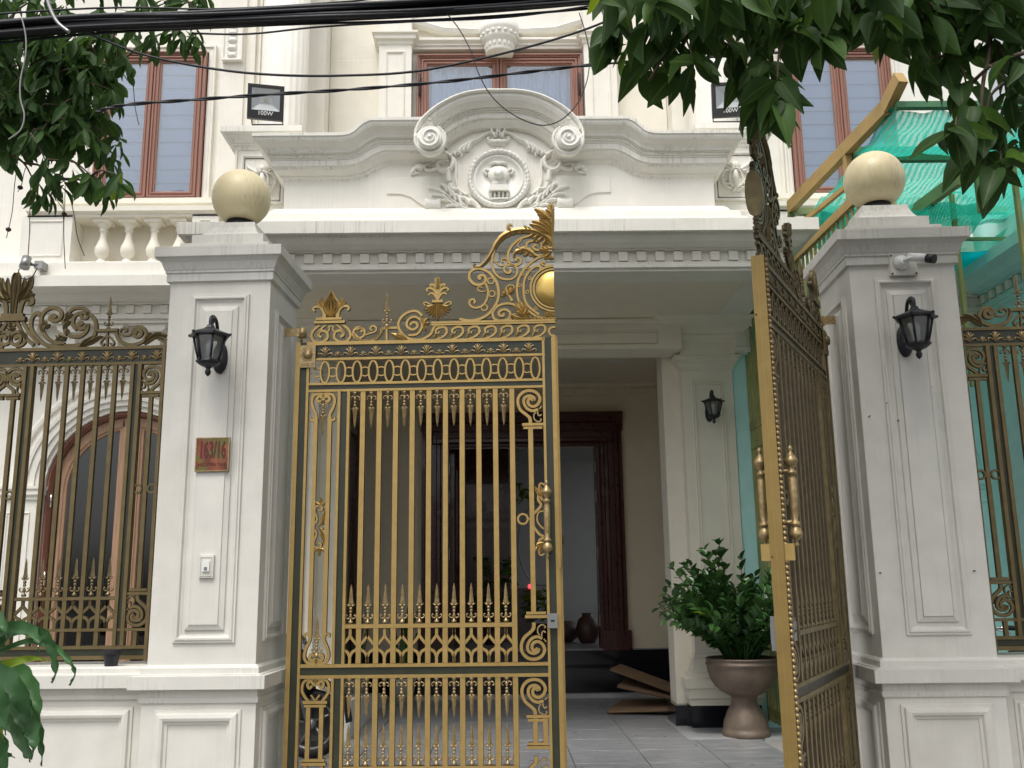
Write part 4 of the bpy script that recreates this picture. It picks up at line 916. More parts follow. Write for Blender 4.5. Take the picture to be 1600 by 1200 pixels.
fl_fb, fl_fs = fl_big.copy(), fl_small.copy()
for m_ in (fl_fb, fl_fs): m_.materials[0] = M['fantique']
sp_gate = spear_mesh('spear', GD); sp_fence = spear_mesh('spear', FD)
# ------------------------------------------------------------------ one gate leaf, traced on the left one
HU, HV = -1.695, .14
leaf = thing('gate_leaf', 'closed left leaf of the gold and black ornamental iron gate', 'gate', (HU, YI, HV), fence=True, group='two leaves of the ornamental entrance gate')
UL = lambda px: G(px, 620)[0]
VL = lambda py: G(690, py)[1]
u0, u1 = HU, .068
vT, vB = VL(531), .17
w1, w2, w3 = .030, .046, .017
# stiles and rails
strip('stile', leaf, (u0, vB), (u0, vT), w1, w2, w3, vertical=True)
strip('stile', leaf, (u1-w1-w2-w3, vB), (u0, vT), w3, w2, w1, vertical=True)
ui0, ui1 = u0+w1+w2+w3, u1-w1-w2-w3
strip('rail', leaf, (ui0-.02, vT+.001), (ui1+.02, 0), .024, VL(537)-VL(557), .016)
v1 = VL(595)
strip('rail', leaf, (ui0, v1), (ui1, 0), .016, VL(599)-VL(606), .016)
vg = VL(610)
um0, um1 = UL(529), UL(547.5)        # inner mullion
vm = VL(1036)
strip('rail', leaf, (ui0, vm), (ui1, 0), .020, VL(1041)-VL(1053), .020)
vm2 = VL(1058)
strip('rail', leaf, (ui0, .30), (ui1, 0), .020, .085, .025)
strip('mullion', leaf, (um0, vm), (0, vg+.012), .018, um1-um0-.036, .018, vertical=True, t=.022)
strip('mullion', leaf, (um0, .30), (0, vm2+.012), .018, um1-um0-.036, .018, vertical=True, t=.022)
# fleurs on the top band
k = 0; x = UL(507)
while x < ui1-.03:
    put('fleur', fl_big, leaf, x, VL(556)+.004, YI-.013)
    if x+.09 < ui1-.02: put('fleur', fl_small, leaf, x+.0865, VL(556)+.004, YI-.013)
    x += .173
# corner plate
b = MB(); q0, q1 = G(470, 576), G(495, 541); b.box(q0[0], q1[0], YI-.032, YI-.02, q0[1], q1[1], 3); cxp, czp = (q0[0]+q1[0])/2, q1[1]-.062
b.lathe([(0, -.058), (.028, -.052), (.034, -.034), (.034, -.03)], (cxp, YI, czp), 20, 3, ax='Y')
for i in range(14): b.sphere((cxp+.044*math.cos(i*PI/7), YI-.033, czp+.044*math.sin(i*PI/7)), .0045, 5, 4, 3)
for z in (.012, .024): b.box(q0[0]+.01, q1[0]-.01, YI-.036, YI-.03, q0[1]+z, q0[1]+z+.007, 3)
part('corner_plate', b, GD, leaf)
# oval row
vo0, vo1 = VL(595), VL(561.5); H = vo0-0; hh = (vo1-vo0)
b = MB(); ov = [(.030*math.cos(a)*(1 if abs(math.sin(a)) < .9 else 1), hh/2+hh/2*.99*math.sin(a)) for a in [2*PI*i/24 for i in range(25)]]; b.ribbon(ov, .015, .010, 0); ovm = b.mesh('oval_ring', GD)
b = MB()
for q in (.33, .67): b.ribbon([(-.022, hh*q), (0, hh*q+.006*(1 if q > .5 else -1)), (.022, hh*q)], .011, .008, 0)
olm = b.mesh('oval_link', GD); x = UL(507); op_ = .1095
while x < ui1-.0:
    put('oval_ring', ovm, leaf, x, vo0); 
    put('oval_link', olm, leaf, x-op_/2, vo0)
    x += op_
# main bars and spears
pit = (UL(799.8)-UL(567.8))/9; ub = UL(567.8); rows = []
sw = .036
for i in range(10):
    u = ub+i*pit
    vbar('bar', leaf, u, vm+.002, vg+.004, sw); vbar('bar', leaf, u, .296, vm2+.004, sw)
trm = tracery_mesh('diamond_tracery', GD, pit, VL(981)-vm)
trl = tracery_mesh('diamond_tracery', GD, pit, .16)
for i in range(10):
    u = ub-pit/2+i*pit
    put('spear', sp_gate, leaf, u, vg+.002, rot=PI); put('spear', sp_gate, leaf, u, VL(973))
    put('spear', sp_gate, leaf, u, vm2+.002, rot=PI); put('spear', sp_gate, leaf, u, .485)
    put('diamond_tracery', trm, leaf, u, vm); put('diamond_tracery', trl, leaf, u, .295)
def rail2(par, ua, ub_, v, w=.032, mats=GD):
    b = MB(); b.ribbon([(ua, v), (ub_, v)], w, .0145, YI, ch=.16); return part('cross_rail', b, mats, par)
rail2(leaf, um1, ub+9*pit, VL(977)); rail2(leaf, um1, ub+9*pit, .47)
# left narrow column
def heart(par, cx, vt, mats=GD, w=.02, up=False, wd=.084, hgt=.13):
    s = -1 if up else 1; b = MB()
    for q in (-1, 1):
        rib(b, [(cx+q*.012, vt-s*.052), (cx+q*.034, vt-s*.056), (cx+q*.042, vt-s*.036), (cx+q*.026, vt-s*.020), (cx+q*.004, vt-s*.030), (cx, vt-s*.012), (cx+q*.02, vt-s*.004), (cx+q*.062, vt-s*.012), (cx+q*wd*.93, vt-s*.05), (cx+q*wd*.80, vt-s*.10), (cx+q*wd*.55, vt-s*.145), (cx+q*wd*.62, vt-s*(hgt+.055)), (cx+q*wd*.93, vt-s*(hgt+.05)), (cx+q*wd*.95, vt-s*(hgt+.03))], [.012, w, w, w, w, w, w, w, w, w, w, w, w*.8, .008], 4)
    return part('heart_scroll', b, mats, par)
ucl = (ui0+um0)/2
heart(leaf, ucl, vg-.005); put('spear', sp_gate, leaf, ucl, vg-.045, YI-.004, rot=PI)
heart(leaf, ucl, vm+.003, up=True); put('spear', sp_gate, leaf, ucl, vm+.045, YI-.004)
for q in (-1, 1): vbar('bar', leaf, ucl+q*.047, vm+.17, vg-.17, .030)
for q, (ya, yb) in ((1, (775, 815)), (-1, (865, 825))):
    b = MB(); va, vb = VL(ya), VL(yb); d = 1 if va > vb else -1
    rib(b, [(ucl-.03, vb-d*.0), (ucl-.02, vb+d*.03), (ucl-.036, vb+d*.075), (ucl-.03, vb+d*.11), (ucl+.005, vb+d*.115), (ucl+.01, vb+d*.09), (ucl-.01, vb+d*.085)], .014, 4)
    lobe(b, (ucl+.03, vb+d*.10), (ucl-.01, vb-d*.02), .035, .3*d, y=YI); lobe(b, (ucl+.03, vb+d*.07), (ucl+.02, vb-d*.01), .03, -.2*d, y=YI)
    fan(b, (ucl, vb+d*.12), 3, d*PI*.2, d*PI*.8, .05, .022, y=YI)
    part('leaf_ornament', b, GD, leaf)
def capital(par, ua, ub_, v, mats=GD, s=1):
    b = MB(); b.ribbon([(ua, v+s*.012), (ub_, v+s*.012)], .022, .017, YI); b.ribbon([(ua+.008, v-s*.010), (ub_-.008, v-s*.010)], .020, .014, YI); return part('bar_capital', b, mats, par)
b = MB()
for q in (-1, 1): rib(b, [(ucl+q*.022, vm2-.045), (ucl+q*.04, vm2-.06), (ucl+q*.052, vm2-.035), (ucl+q*.03, vm2-.018), (ucl+q*.008, vm2-.04), (ucl, vm2-.01), (ucl+q*.03, vm2-.004), (ucl+q*.075, vm2-.02), (ucl+q*.085, vm2-.075), (ucl+q*.06, vm2-.12), (ucl+q*.036, vm2-.145)], .018, 4); rib(b, [(ucl+q*.001, vm2-.135), (ucl+q*.028, vm2-.10)], .012, 2)
part('heart_scroll', b, GD, leaf)
capital(leaf, ucl-.078, ucl+.078, vm2-.157)
for q in (-1, 1): vbar('bar', leaf, ucl+q*.042, .52, vm2-.17, .030)
capital(leaf, ucl-.078, ucl+.078, .51, s=-1)
b = MB()
for q in (-1, 1): rib(b, [(ucl+q*.036, .50), (ucl+q*.07, .45), (ucl+q*.085, .38), (ucl+q*.06, .32), (ucl+q*.01, .33), (ucl+q*.015, .40), (ucl+q*.04, .39)], .018, 4)
part('heart_scroll', b, GD, leaf)
# right column with the big spirals
def big_spiral(par, c, r, s=1, m=1, mats=GD, w=.021):
    # s: +1 tail leaves downwards, m: mirror
    b = MB(); k = r/.080*.000336
    def Z(pp): return [(c[0]+m*(x-690)*k, c[1]-s*(y-440)*k) for x, y in pp]
    rib(b, Z(((690, 905), (690, 860), (680, 790), (625, 728), (500, 620), (447, 480), (470, 350), (570, 255), (700, 233), (820, 280), (885, 390), (850, 500), (760, 555), (668, 520), (648, 440), (690, 388), (735, 415), (755, 440))), [w*1.15]*3+[w]*15, 4)
    rib(b, Z(((845, 612), (740, 642), (625, 590), (564, 470), (592, 370), (690, 338), (768, 380), (765, 435))), w*.95, 4)
    rib(b, Z(((800, 672), (762, 720), (768, 808), (840, 862), (902, 832), (888, 797))), w*.42, 4, mi=3)
    rib(b, Z(((835, 655), (842, 720), (880, 742), (908, 715))), w*.42, 4, mi=3); rib(b, Z(((918, 548), (872, 603))), w*.42, 2, mi=3)
    return part('spiral_scroll', b, mats, par)
rc = ui1-.086; rr_ = .080
big_spiral(leaf, (rc, vg-.085), rr_); capital(leaf, rc-.055, ui1, VL(669))
vbar('bar', leaf, rc, VL(960), VL(672), .034)
big_spiral(leaf, (rc, vm+.088), rr_, s=-1); capital(leaf, rc-.055, ui1, VL(962), s=-1)
big_spiral(leaf, (rc, vm2-.088), rr_); capital(leaf, rc-.055, ui1, vm2-.252)
for q in (-.0, .062): vbar('bar', leaf, rc+q, .60, vm2-.25, .032)
capital(leaf, rc-.055, ui1, .60, s=-1); big_spiral(leaf, (rc, .38), rr_, s=-1)
b = MB(); uo, vo = G(817, 811); b.ribbon([(uo+.032*math.cos(a*PI/10), vo+.032*math.sin(a*PI/10)) for a in range(21)], .016, .011, YI); b.ribbon([(uo+.035, vo), (uo+.06, vo)], .014, .011, YI); part('ring', b, GD, leaf)
b = MB(); rib(b, [c2(1420, 670), c2(1400, 640), c2(1395, 665), c2(1410, 690), c2(1400, 710), c2(1365, 750), c2(1365, 800), c2(1400, 850), c2(1425, 865), c2(1400, 885), c2(1410, 900)], .018, 5)
rib(b, [c2(1425, 725), c2(1395, 735), c2(1390, 780), c2(1415, 815), c2(1430, 820)], .011, 5)
for s_ in (1, -1):
    y_ = 640 if s_ == 1 else 900
    for k_, (dx, dy) in enumerate(((-48, -50), (-42, -15), (-20, -62))): lobe(b, c2(1425, y_), c2(1425+dx, y_+s_*dy), .03, .25*s_, y=YI)
    rib(b, [c2(1425, y_-s_*5), c2(1400, y_-s_*45), c2(1410, y_-s_*65), c2(1430, y_-s_*55)], .012, 4)
part('handle_scroll', b, GD, leaf)
def handle(par, u, v, ysgn, mats=GD):
    y = YI+ysgn*.075; b = MB(); k = .000
    pr = [(0, -.255), (.006, -.25), (.014, -.238), (.006, -.225), (.012, -.215), (.030, -.20), (.033, -.185), (.024, -.16), (.012, -.15), (.026, -.145), (.026, -.135), (.014, -.12), (.019, -.09), (.021, 0), (.021, .08), (.014, .10), (.024, .105), (.024, .115), (.012, .13), (.020, .14), (.034, .165), (.034, .175), (.020, .195), (.010, .21), (.007, .215), (.013, .225), (.010, .238), (0, .25)]
    b.lathe(pr, (u, y, v), 18, 3)
    for z in (-.13, .12): b.tube([(u, YI, v+z), (u, y, v+z)], .012, 8, 3)
    return part('handle', b, mats, par)
uh, vh = G(855, 811); uh = ui1+.012
handle(leaf, uh, vh, -1); handle(leaf, uh, vh, 1)
# lock, bolt, striker
b = MB(); q0, q1 = G(856, 981), G(871, 958); b.box(q0[0], q1[0], YI-.045, YI-.026, q0[1], q1[1]); lk = part('lock_plate', b, 'grey', leaf)
b = MB(); b.box((q0[0]+q1[0])/2-.012, (q0[0]+q1[0])/2+.012, YI-.048, YI-.045, (q0[1]+q1[1])/2-.006, (q0[1]+q1[1])/2+.006); part('keyhole', b, 'blackp', lk)
b = MB(); b.box(u1-.07, u1-.02, YI+.028, YI+.062, 1.26, 1.42); b.box(u1-.062, u1-.028, YI+.062, YI+.066, 1.29, 1.39); part('latch_box', b, 'grey', leaf)
b = MB(); b.box(u1-.01, u1+.0, YI-.08, YI-.0, 1.68, 1.76); b.box(u1-.01, u1+.0, YI+.0, YI+.08, 1.68, 1.76); part('padlock_tab', b, 'gold', leaf)
# astragal on the meeting edge
b = MB(); b.box(u1-.002, u1+.012, YI-.032, YI+.034, vB, vT-.002); part('meeting_strip', b, ['goldedge', 'golddark'], leaf)
b = MB(); b.box(u1+.0118, u1+.0124, YI+.0035, YI+.0048, vB+.01, vT-.02, 0)
for q in range(3): b.lathe([(0, u1+.0122), (.006, u1+.0124), (.005, u1+.0145), (0, u1+.015)], (0, YI+.025, .5+q*1.2), 8, 1, ax='X')
part('seam', b, GD, leaf, kind='stuff')
b = MB(); v = vB+.02
while v < vT-.02:
    b.sphere((u1-.011, YI-.036, v), .011, 7, 4, 3, sc3=(1, 1, 1.15)); v += .027
part('beaded_edge', b, GD, leaf, kind='stuff')
# hinge pins
for v in (vT-.0,):
    b = MB(); b.lathe([(0, v+.005), (.010, v+.005), (.010, v+.05), (0, v+.05)] if v == vT else [(0, v-.05), (.02, v-.05), (.02, v+.05), (0, v+.05)], (u0+.03 if v == vT else u0+.022, YI, 0), 12, 3); part('hinge_pin', b, GD, leaf)
# crest
def add(name, fn, mats=GD, par=leaf):
    b = MB(); fn(b); return part(name, b, mats, par)
def crest_disc(b):
    c = c4(771, 738); cu = u1-.002; cv = c[1]; r = .150/1.0*PX*5.219/5.219*0+150/5.219*PX
    n = 24
    for yy in (-1, 1):
        vs = [(cu, YI+yy*.045, cv)]
        for k in range(1, 5):
            for i in range(n+1):
                a = PI/2+PI*i/n; rr = r*k/4; vs.append((cu+rr*math.cos(a), YI+yy*(.010+.035*math.sqrt(max(0, 1-(k/4)**2))), cv+rr*math.sin(a)))
        fs = [(0, 1+i, 2+i) for i in range(n)]
        for k in range(3): fs += [(1+k*(n+1)+i, 1+(k+1)*(n+1)+i, 2+(k+1)*(n+1)+i, 2+k*(n+1)+i) for i in range(n)]
        b.add(vs, fs, 4, True)
    ks_ = [i/10 for i in range(-10, 11)]
    b.add([(cu+.002, YI-(.010+.035*math.sqrt(1-k*k)), cv+r*k) for k in ks_]+[(cu+.002, YI+(.010+.035*math.sqrt(1-k*k)), cv+r*k) for k in ks_], [(i, i+1, i+22, i+21) for i in range(20)], 3)
add('gold_disc', crest_disc)
def crest_rings(b):
    c = c4(771, 738); cu, cv = u1-.004, c[1]
    for r, w in ((165, .016), (190, .016)):
        rr = r/5.219*PX; b.ribbon([(cu+rr*math.cos(PI/2+PI*i/24), cv+rr*math.sin(PI/2+PI*i/24)) for i in range(25)], w, .014, YI)
add('disc_ring', crest_rings)
add('scroll_arc', lambda b: rib(b, [c4(*p) for p in ((720, 470), (650, 480), (580, 520), (510, 590), (468, 670), (458, 750), (475, 840), (540, 910), (620, 965), (690, 985))], .017))
add('scroll_arc', lambda b: rib(b, [c4(*p) for p in ((640, 590), (655, 570), (625, 555), (580, 575), (530, 640), (512, 720), (522, 830), (570, 900), (640, 950))], .017))
def acanthus_arm(b):
    P = [c4(*p) for p in ((120, 535), (105, 548), (125, 562), (165, 555), (215, 505), (262, 430), (300, 360), (355, 305), (430, 272), (520, 262), (610, 275), (680, 315), (710, 370))]
    b.ribbon(spl(P, 4), [.008, .012, .018, .022, .028, .030, .040, .045, .045, .045, .045, .04, .03], .014, YI, relief=.25, ch=.5)
    for i, (x, y) in enumerate(((300, 350), (330, 320), (365, 296), (405, 278), (450, 265), (500, 262))):
        lobe(b, c4(x+25, y-5), c4(x-18, y+62-6*i), .026, -.25, y=YI-.004)
    lobe(b, c4(420, 275), c4(385, 228), .035, .3, y=YI); rib(b, [c4(440, 268), c4(400, 268), c4(385, 230), c4(405, 214), c4(418, 226)], [.03, .028, .02, .014, .01], 4)
    lobe(b, c4(560, 270), c4(520, 222), .035, .25, y=YI); lobe(b, c4(620, 280), c4(545, 235), .035, .2, y=YI)
    for x, y in ((600, 300), (640, 310), (675, 330)): lobe(b, c4(x, y-15), c4(x-55, y+22), .026, .2, y=YI-.006); lobe(b, c4(x+20, y), c4(x-10, y+55), .026, .2, y=YI-.006)
add('acanthus_arm', acanthus_arm)
add('scroll', lambda b: rib(b, [c4(*p) for p in ((275, 425), (258, 480), (255, 550), (285, 620), (340, 658), (410, 660), (455, 625), (458, 575), (420, 545), (370, 552), (352, 585), (380, 612), (405, 600), (400, 582))], [.016]*12+[.02, .02]))
add('scroll', lambda b: rib(b, [c4(*p) for p in ((575, 310), (500, 325), (430, 375), (388, 445), (388, 510), (425, 545), (475, 540), (492, 510), (472, 488), (448, 500), (455, 515))], [.018]*9+[.02, .02]))
add('scroll', lambda b: rib(b, [c4(*p) for p in ((280, 480), (285, 520), (320, 552), (365, 545), (382, 515), (362, 495), (335, 500), (335, 520), (350, 520))], .009))
def inner_sc(b):
    rib(b, [c4(*p) for p in ((700, 462), (640, 470), (575, 450), (535, 400), (550, 360), (610, 348), (655, 372), (655, 410), (620, 425), (590, 405), (600, 385), (620, 390))], .017)
    rib(b, [c4(*p) for p in ((610, 475), (560, 440), (520, 420), (470, 430), (440, 450), (435, 480), (455, 480))], [.03, .045, .04, .03, .02, .014, .01], relief=.25, ch=.5)
    for p, q in (((520, 425), (500, 400)), ((560, 440), (510, 470)), ((590, 455), (600, 480)), ((500, 425), (480, 455))): lobe(b, c4(*p), c4(*q), .022, .2, y=YI)
    rib(b, [c4(500, 340), c4(465, 380), c4(490, 415), c4(530, 400)], .009, 4)
add('scroll', inner_sc)
def big_c(b):
    rib(b, [c4(*p) for p in ((165, 662), (150, 648), (160, 632), (190, 632), (205, 665), (180, 700), (120, 705), (72, 660), (78, 605), (130, 575), (200, 590), (262, 640), (300, 710), (308, 800), (280, 880), (220, 950), (140, 990), (60, 1000), (-10, 985))], [.026, .026]+[.02]*17)
    rib(b, [c4(*p) for p in ((198, 690), (222, 750), (215, 820), (180, 875), (120, 895), (78, 875), (72, 840), (100, 825), (118, 845), (105, 858))], .016)
    rib(b, [c4(*p) for p in ((178, 730), (145, 725), (140, 750), (175, 765), (205, 755))], .008, 4)
add('c_scroll', big_c)
def low_sc(b):
    rib(b, [c4(*p) for p in ((460, 900), (430, 868), (370, 860), (305, 880), (262, 930), (275, 985), (330, 1000), (390, 985), (402, 935), (360, 908), (315, 925), (315, 955), (345, 960), (350, 940))], .018)
    rib(b, [c4(*p) for p in ((455, 945), (420, 950), (400, 975), (420, 998), (450, 990))], .010, 4)
add('scroll', low_sc)
rm = MB(); rm.ribbon([(.021*math.cos(a*PI/9), .021*math.sin(a*PI/9)) for a in range(19)], .011, .009, 0); rme = rm.mesh('ring', GD)
rm = MB(); rm.ribbon([(.011*math.cos(a*PI/6), .011*math.sin(a*PI/6)) for a in range(13)], .008, .009, 0); rms = rm.mesh('ring', GD)
for p in ((245, 675), (255, 780), (193, 893)): put('ring', rme, leaf, *c4(*p))
for p in ((548, 567), (563, 655), (483, 713), (542, 765), (613, 900), (500, 620)): put('ring', rms, leaf, *c4(*p))
def flower(b):
    c = c4(400, 800); rib(b, [c4(420, 840), c4(390, 790), c4(345, 760)], [.02, .016, .012], 4)
    for p in ((345, 735), (330, 775), (325, 800), (360, 745)): lobe(b, c4(370, 775), c4(*p), .022, .2, y=YI)
    for p in ((380, 715), (415, 705), (435, 730)): lobe(b, c4(385, 790), c4(*p), .026, -.25, y=YI)
    rib(b, [c4(380, 780), c4(370, 730), c4(400, 710), c4(430, 715), c4(435, 740)], .010, 4)
    base = (560, 985)
    for q, wq in (((440, 850), .05), ((475, 835), .05), ((505, 840), .045), ((530, 870), .045), ((400, 950), .03), ((420, 980), .03)): lobe(b, c4(*base), c4(*q), wq, .12, y=YI)
    for q in ((430, 880), (450, 930), (545, 900), (560, 930), (490, 905), (515, 940)): lobe(b, c4(500, 955), c4(*q), .03, -.2, y=YI-.008)
    for x in range(590, 760, 28): lobe(b, c4(x+22, 990), c4(x-6, 955+12*((x//28) % 2)), .026, .3, y=YI)
add('acanthus_spray', flower)
def top_leaves(b):
    rib(b, [c4(745, 420), c4(735, 330), c4(742, 240), c4(745, 140), c4(742, 60)], [.035, .032, .03, .03, .022], 4, relief=.2, ch=.5)
    rib(b, [c4(755, 95), c4(745, 60), c4(725, 58), c4(715, 75), c4(730, 85)], .018, 4)
    for p, q, wq, bd in (((735, 210), (600, 90), .055, -.18), ((725, 190), (625, 130), .05, -.1), ((730, 170), (640, 160), .045, .1), ((742, 150), (690, 95), .04, -.2), ((735, 300), (560, 215), .055, -.15), ((730, 280), (580, 190), .045, -.22), ((735, 290), (620, 250), .045, .15), ((735, 260), (640, 180), .05, -.2), ((735, 240), (680, 160), .04, -.2), ((740, 370), (650, 300), .05, -.25), ((740, 390), (690, 330), .045, -.2)):
        lobe(b, c4(*p), c4(*q), wq, bd, y=YI-.004)
    for i in range(6): b.sphere((c4(715+12*(i % 3), 420+22*(i//3))[0], YI-.014, c4(715, 415+22*(i//3))[1]), .012, 8, 5, 3)
    for q in ((660, 400), (655, 440), (680, 490), (690, 380), (640, 415)): lobe(b, c4(735, 430), c4(*q), .035, .2, y=YI-.006)
    rib(b, [c4(755, 545), c4(700, 555), c4(655, 535), c4(660, 520), c4(690, 530)], .014, 4)
    for x in (730, 700, 750): lobe(b, c4(x+8, 500), c4(x-18, 470), .03, .2, y=YI-.008)
add('crest_plume', top_leaves)
def low_leaves(b):
    for x in (690, 712, 735): lobe(b, c4(x+22, 965), c4(x-6, 928), .034, -.2, y=YI)
add('acanthus_leaf', low_leaves)
# two thin rails with the running wave
for ya, yb, wq in ((672, 682, .017), (685, 693, .015)):
    b = MB(); a_, e_ = c1(815, (ya+yb)/2+1), c1(1487, (ya+yb)/2-13); b.ribbon([a_, (u1, a_[1])], wq, .015, YI); part('crest_rail', b, GD, leaf)
wvb = MB(); va_, vb_ = c1(1000, 695)[1], c1(1000, 768)[1]; Hh = va_-vb_
wvb.ribbon(spl([(-.045, .004), (-.005, .012), (.030, .035), (.042, .060), (.030, Hh*.92), (-.005, Hh*.93), (-.032, Hh*.75), (-.028, Hh*.5), (-.01, Hh*.5)], 4), [.01, .014, .018, .02, .02, .02, .018, .016, .012], .010, 0)
lobe(wvb, (-.045, .004), (-.02, Hh*.55), .022, .15, y=0); wvb.sphere((-.012, 0, Hh*.58), .009, 6, 4, 0)
wvm = wvb.mesh('wave_scroll', GD)
for i in range(7): put('wave_scroll', wvm, leaf, c1(865, 700)[0]+i*.1115, vb_)
b = MB(); rib(b, [c1(1487, 700), c1(1462, 705), c1(1452, 725), c1(1465, 745), c1(1487, 750)], .016, 4); part('wave_scroll', b, GD, leaf)
# left part of the crest: bud finial, S scrolls, spear, fan finial
def bud(b):
    for y0_, y1_, xa, xb in ((650, 668, 190, 345), (668, 686, 180, 362)): b.ribbon([c1(xa, (y0_+y1_)/2), (c1(xb, 0)[0], c1(xa, (y0_+y1_)/2)[1])], .022, .02, YI)
    cxu = c1(271, 600)[0]; vb0 = c1(271, 650)[1]; k = PX/3.478
    def Q(x, y): return (cxu+(x-271)*k, vb0+(650-y)*k)
    for s_ in (-1, 1):
        def S(x, y): return Q(271+s_*(x-271), y)
        b.ribbon(spl([S(271, 497), S(255, 535), S(236, 565), S(230, 595), S(245, 625), S(268, 650)], 4), [.010, .02, .024, .026, .024, .016], .016, YI, relief=.3, ch=.5)
        b.ribbon(spl([S(268, 530), S(258, 560), S(252, 590), S(260, 620), S(270, 645)], 4), [.006, .014, .016, .014, .01], .020, YI, relief=.3, ch=.5)
        b.ribbon(spl([S(183, 612), S(172, 600), S(182, 588), S(205, 588), S(226, 605), S(235, 630), S(232, 655)], 4), [.012, .016, .018, .02, .026, .03, .03], .014, YI)
        for q in ((205, 545), (190, 560), (215, 530)): lobe(b, S(232, 600), S(*q), .022, .25*s_, y=YI)
    b.ribbon([Q(271, 530), Q(271, 590), Q(271, 645)], [.008, .022, .012], .024, YI, relief=.3, ch=.5)
add('bud_finial', bud)
def under(b):
    cxu = c1(271, 700)[0]; vb0 = c1(271, 690)[1]; k = PX/3.478
    for s_ in (-1, 1):
        def S(x, y): return (cxu+s_*(x-271)*k, vb0+(690-y)*k)
        rib(b, [S(*p) for p in ((335, 690), (365, 715), (378, 750), (360, 780), (320, 785), (290, 762), (295, 730), (325, 722), (340, 745), (322, 757))], [.018]*8+[.018, .018], 4)
        rib(b, [S(*p) for p in ((300, 690), (320, 705), (345, 740))], .014, 3)
        rib(b, [S(*p) for p in ((271, 695), (283, 700), (280, 715), (290, 728))], .012, 3)
add('heart_scroll', under)
add('s_scroll', lambda b: (rib(b, [c1(*p) for p in ((400, 740), (418, 760), (415, 765), (445, 750), (452, 720), (430, 705), (410, 715))][::-1]+[c1(*p) for p in ((395, 740), (410, 765), (460, 775), (510, 765), (540, 735), (550, 708), (590, 704))], .017, 4)))
def ss2(b):
    rib(b, [c1(*p) for p in ((432, 728), (440, 715), (425, 702), (400, 712), (390, 738), (405, 762), (450, 776), (505, 768), (538, 738), (552, 710), (635, 704))], .018, 4)
    rib(b, [c1(*p) for p in ((452, 745), (480, 735), (510, 725), (515, 703), (495, 695), (482, 710), (495, 720))], .012, 4)
    rib(b, [c1(572, 772), c1(572, 706)], .014, 2)
add('s_scroll', ss2)
put('spear', sp_gate, leaf, c1(572, 700)[0], c1(572, 700)[1], YI)
def ss3(b):
    rib(b, [c1(*p) for p in ((700, 690), (715, 675), (735, 680), (738, 700), (712, 715), (682, 695), (690, 660), (725, 645), (760, 668), (762, 705), (735, 740), (690, 745)) ], .017, 4)
    rib(b, [c1(*p) for p in ((765, 640), (735, 615), (690, 620), (650, 650), (635, 690), (655, 735), (700, 766), (760, 768), (810, 740), (830, 700), (860, 690))], .018, 4)
    lobe(b, c1(690, 768), c1(595, 735), .05, .1, y=YI)
    for q in ((610, 750), (625, 730), (650, 735)): lobe(b, c1(680, 765), c1(*q), .025, .1, y=YI-.01)
    for q in ((760, 640), (800, 650), (805, 680), (780, 720)): lobe(b, c1(775, 690), c1(*q), .03, .2, y=YI)
add('s_scroll', ss3)
def fanf(b):
    cxu, vb0 = c1(848, 560); k = PX/3.478
    def Q(x, y): return (cxu+(x-848)*k, vb0+(560-y)*k)
    b.ribbon([Q(818, 562), Q(878, 562)], .022, .018, YI)
    b.ribbon(spl([Q(848, 422), Q(848, 445), Q(848, 475), Q(848, 490)], 4), [.006, .045, .04, .03], .016, YI, relief=.3, ch=.5)
    b.ribbon([Q(848, 480), Q(848, 555)], [.022, .018], .012, YI)
    for s_ in (-1, 1):
        def S(x, y): return Q(848+s_*x, y)
        for pts, wq in (([(4, 500), (20, 470), (40, 465), (34, 478)], .018), ([(4, 520), (24, 492), (48, 485), (60, 497), (50, 505)], .018), ([(4, 545), (20, 520), (42, 515), (48, 528)], .016), ([(4, 500), (12, 470), (8, 455)], .014)): rib(b, [S(*p) for p in pts], [wq, wq, wq*.8, wq*.5], 3)
        for q, bd in (((12, 655), .05), ((30, 650), .1), ((48, 640), .15), ((64, 625), .2), ((76, 606), .25), ((74, 585), .35)): lobe(b, S(6, 572), S(*q), .026, -bd*s_, y=YI)
        rib(b, [S(30, 585), S(60, 565), S(75, 570), S(68, 582)], .010, 3)
    b.ribbon([Q(848, 575), Q(848, 620), Q(848, 668)], [.02, .03, .01], .018, YI, relief=.3, ch=.5)
add('fan_finial', fanf)
# ---- second leaf: the same leaf mirrored and standing open towards the street
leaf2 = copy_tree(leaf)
leaf2['label'] = 'right leaf of the ornamental iron gate standing open towards the street, shade painted into its brass'
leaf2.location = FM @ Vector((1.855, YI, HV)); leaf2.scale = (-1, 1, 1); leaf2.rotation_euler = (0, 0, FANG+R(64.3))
SHADED = {'gold': 'aged', 'disc': 'aged', 'antique': 'aged'}  # the right leaf swaps to the brass with shade painted in
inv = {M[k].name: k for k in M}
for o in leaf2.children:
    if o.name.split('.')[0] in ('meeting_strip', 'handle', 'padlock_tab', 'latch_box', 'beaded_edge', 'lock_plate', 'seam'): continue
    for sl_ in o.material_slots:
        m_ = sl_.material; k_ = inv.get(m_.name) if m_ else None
        if k_ in SHADED: sl_.link = 'OBJECT'; sl_.material = M[SHADED[k_]]
for o in list(leaf.children):
    if o.name.startswith('beaded_edge'): bpy.data.objects.remove(o)
leaf['label'] = 'left leaf of the ornamental iron gate, closed beside the number pillar'
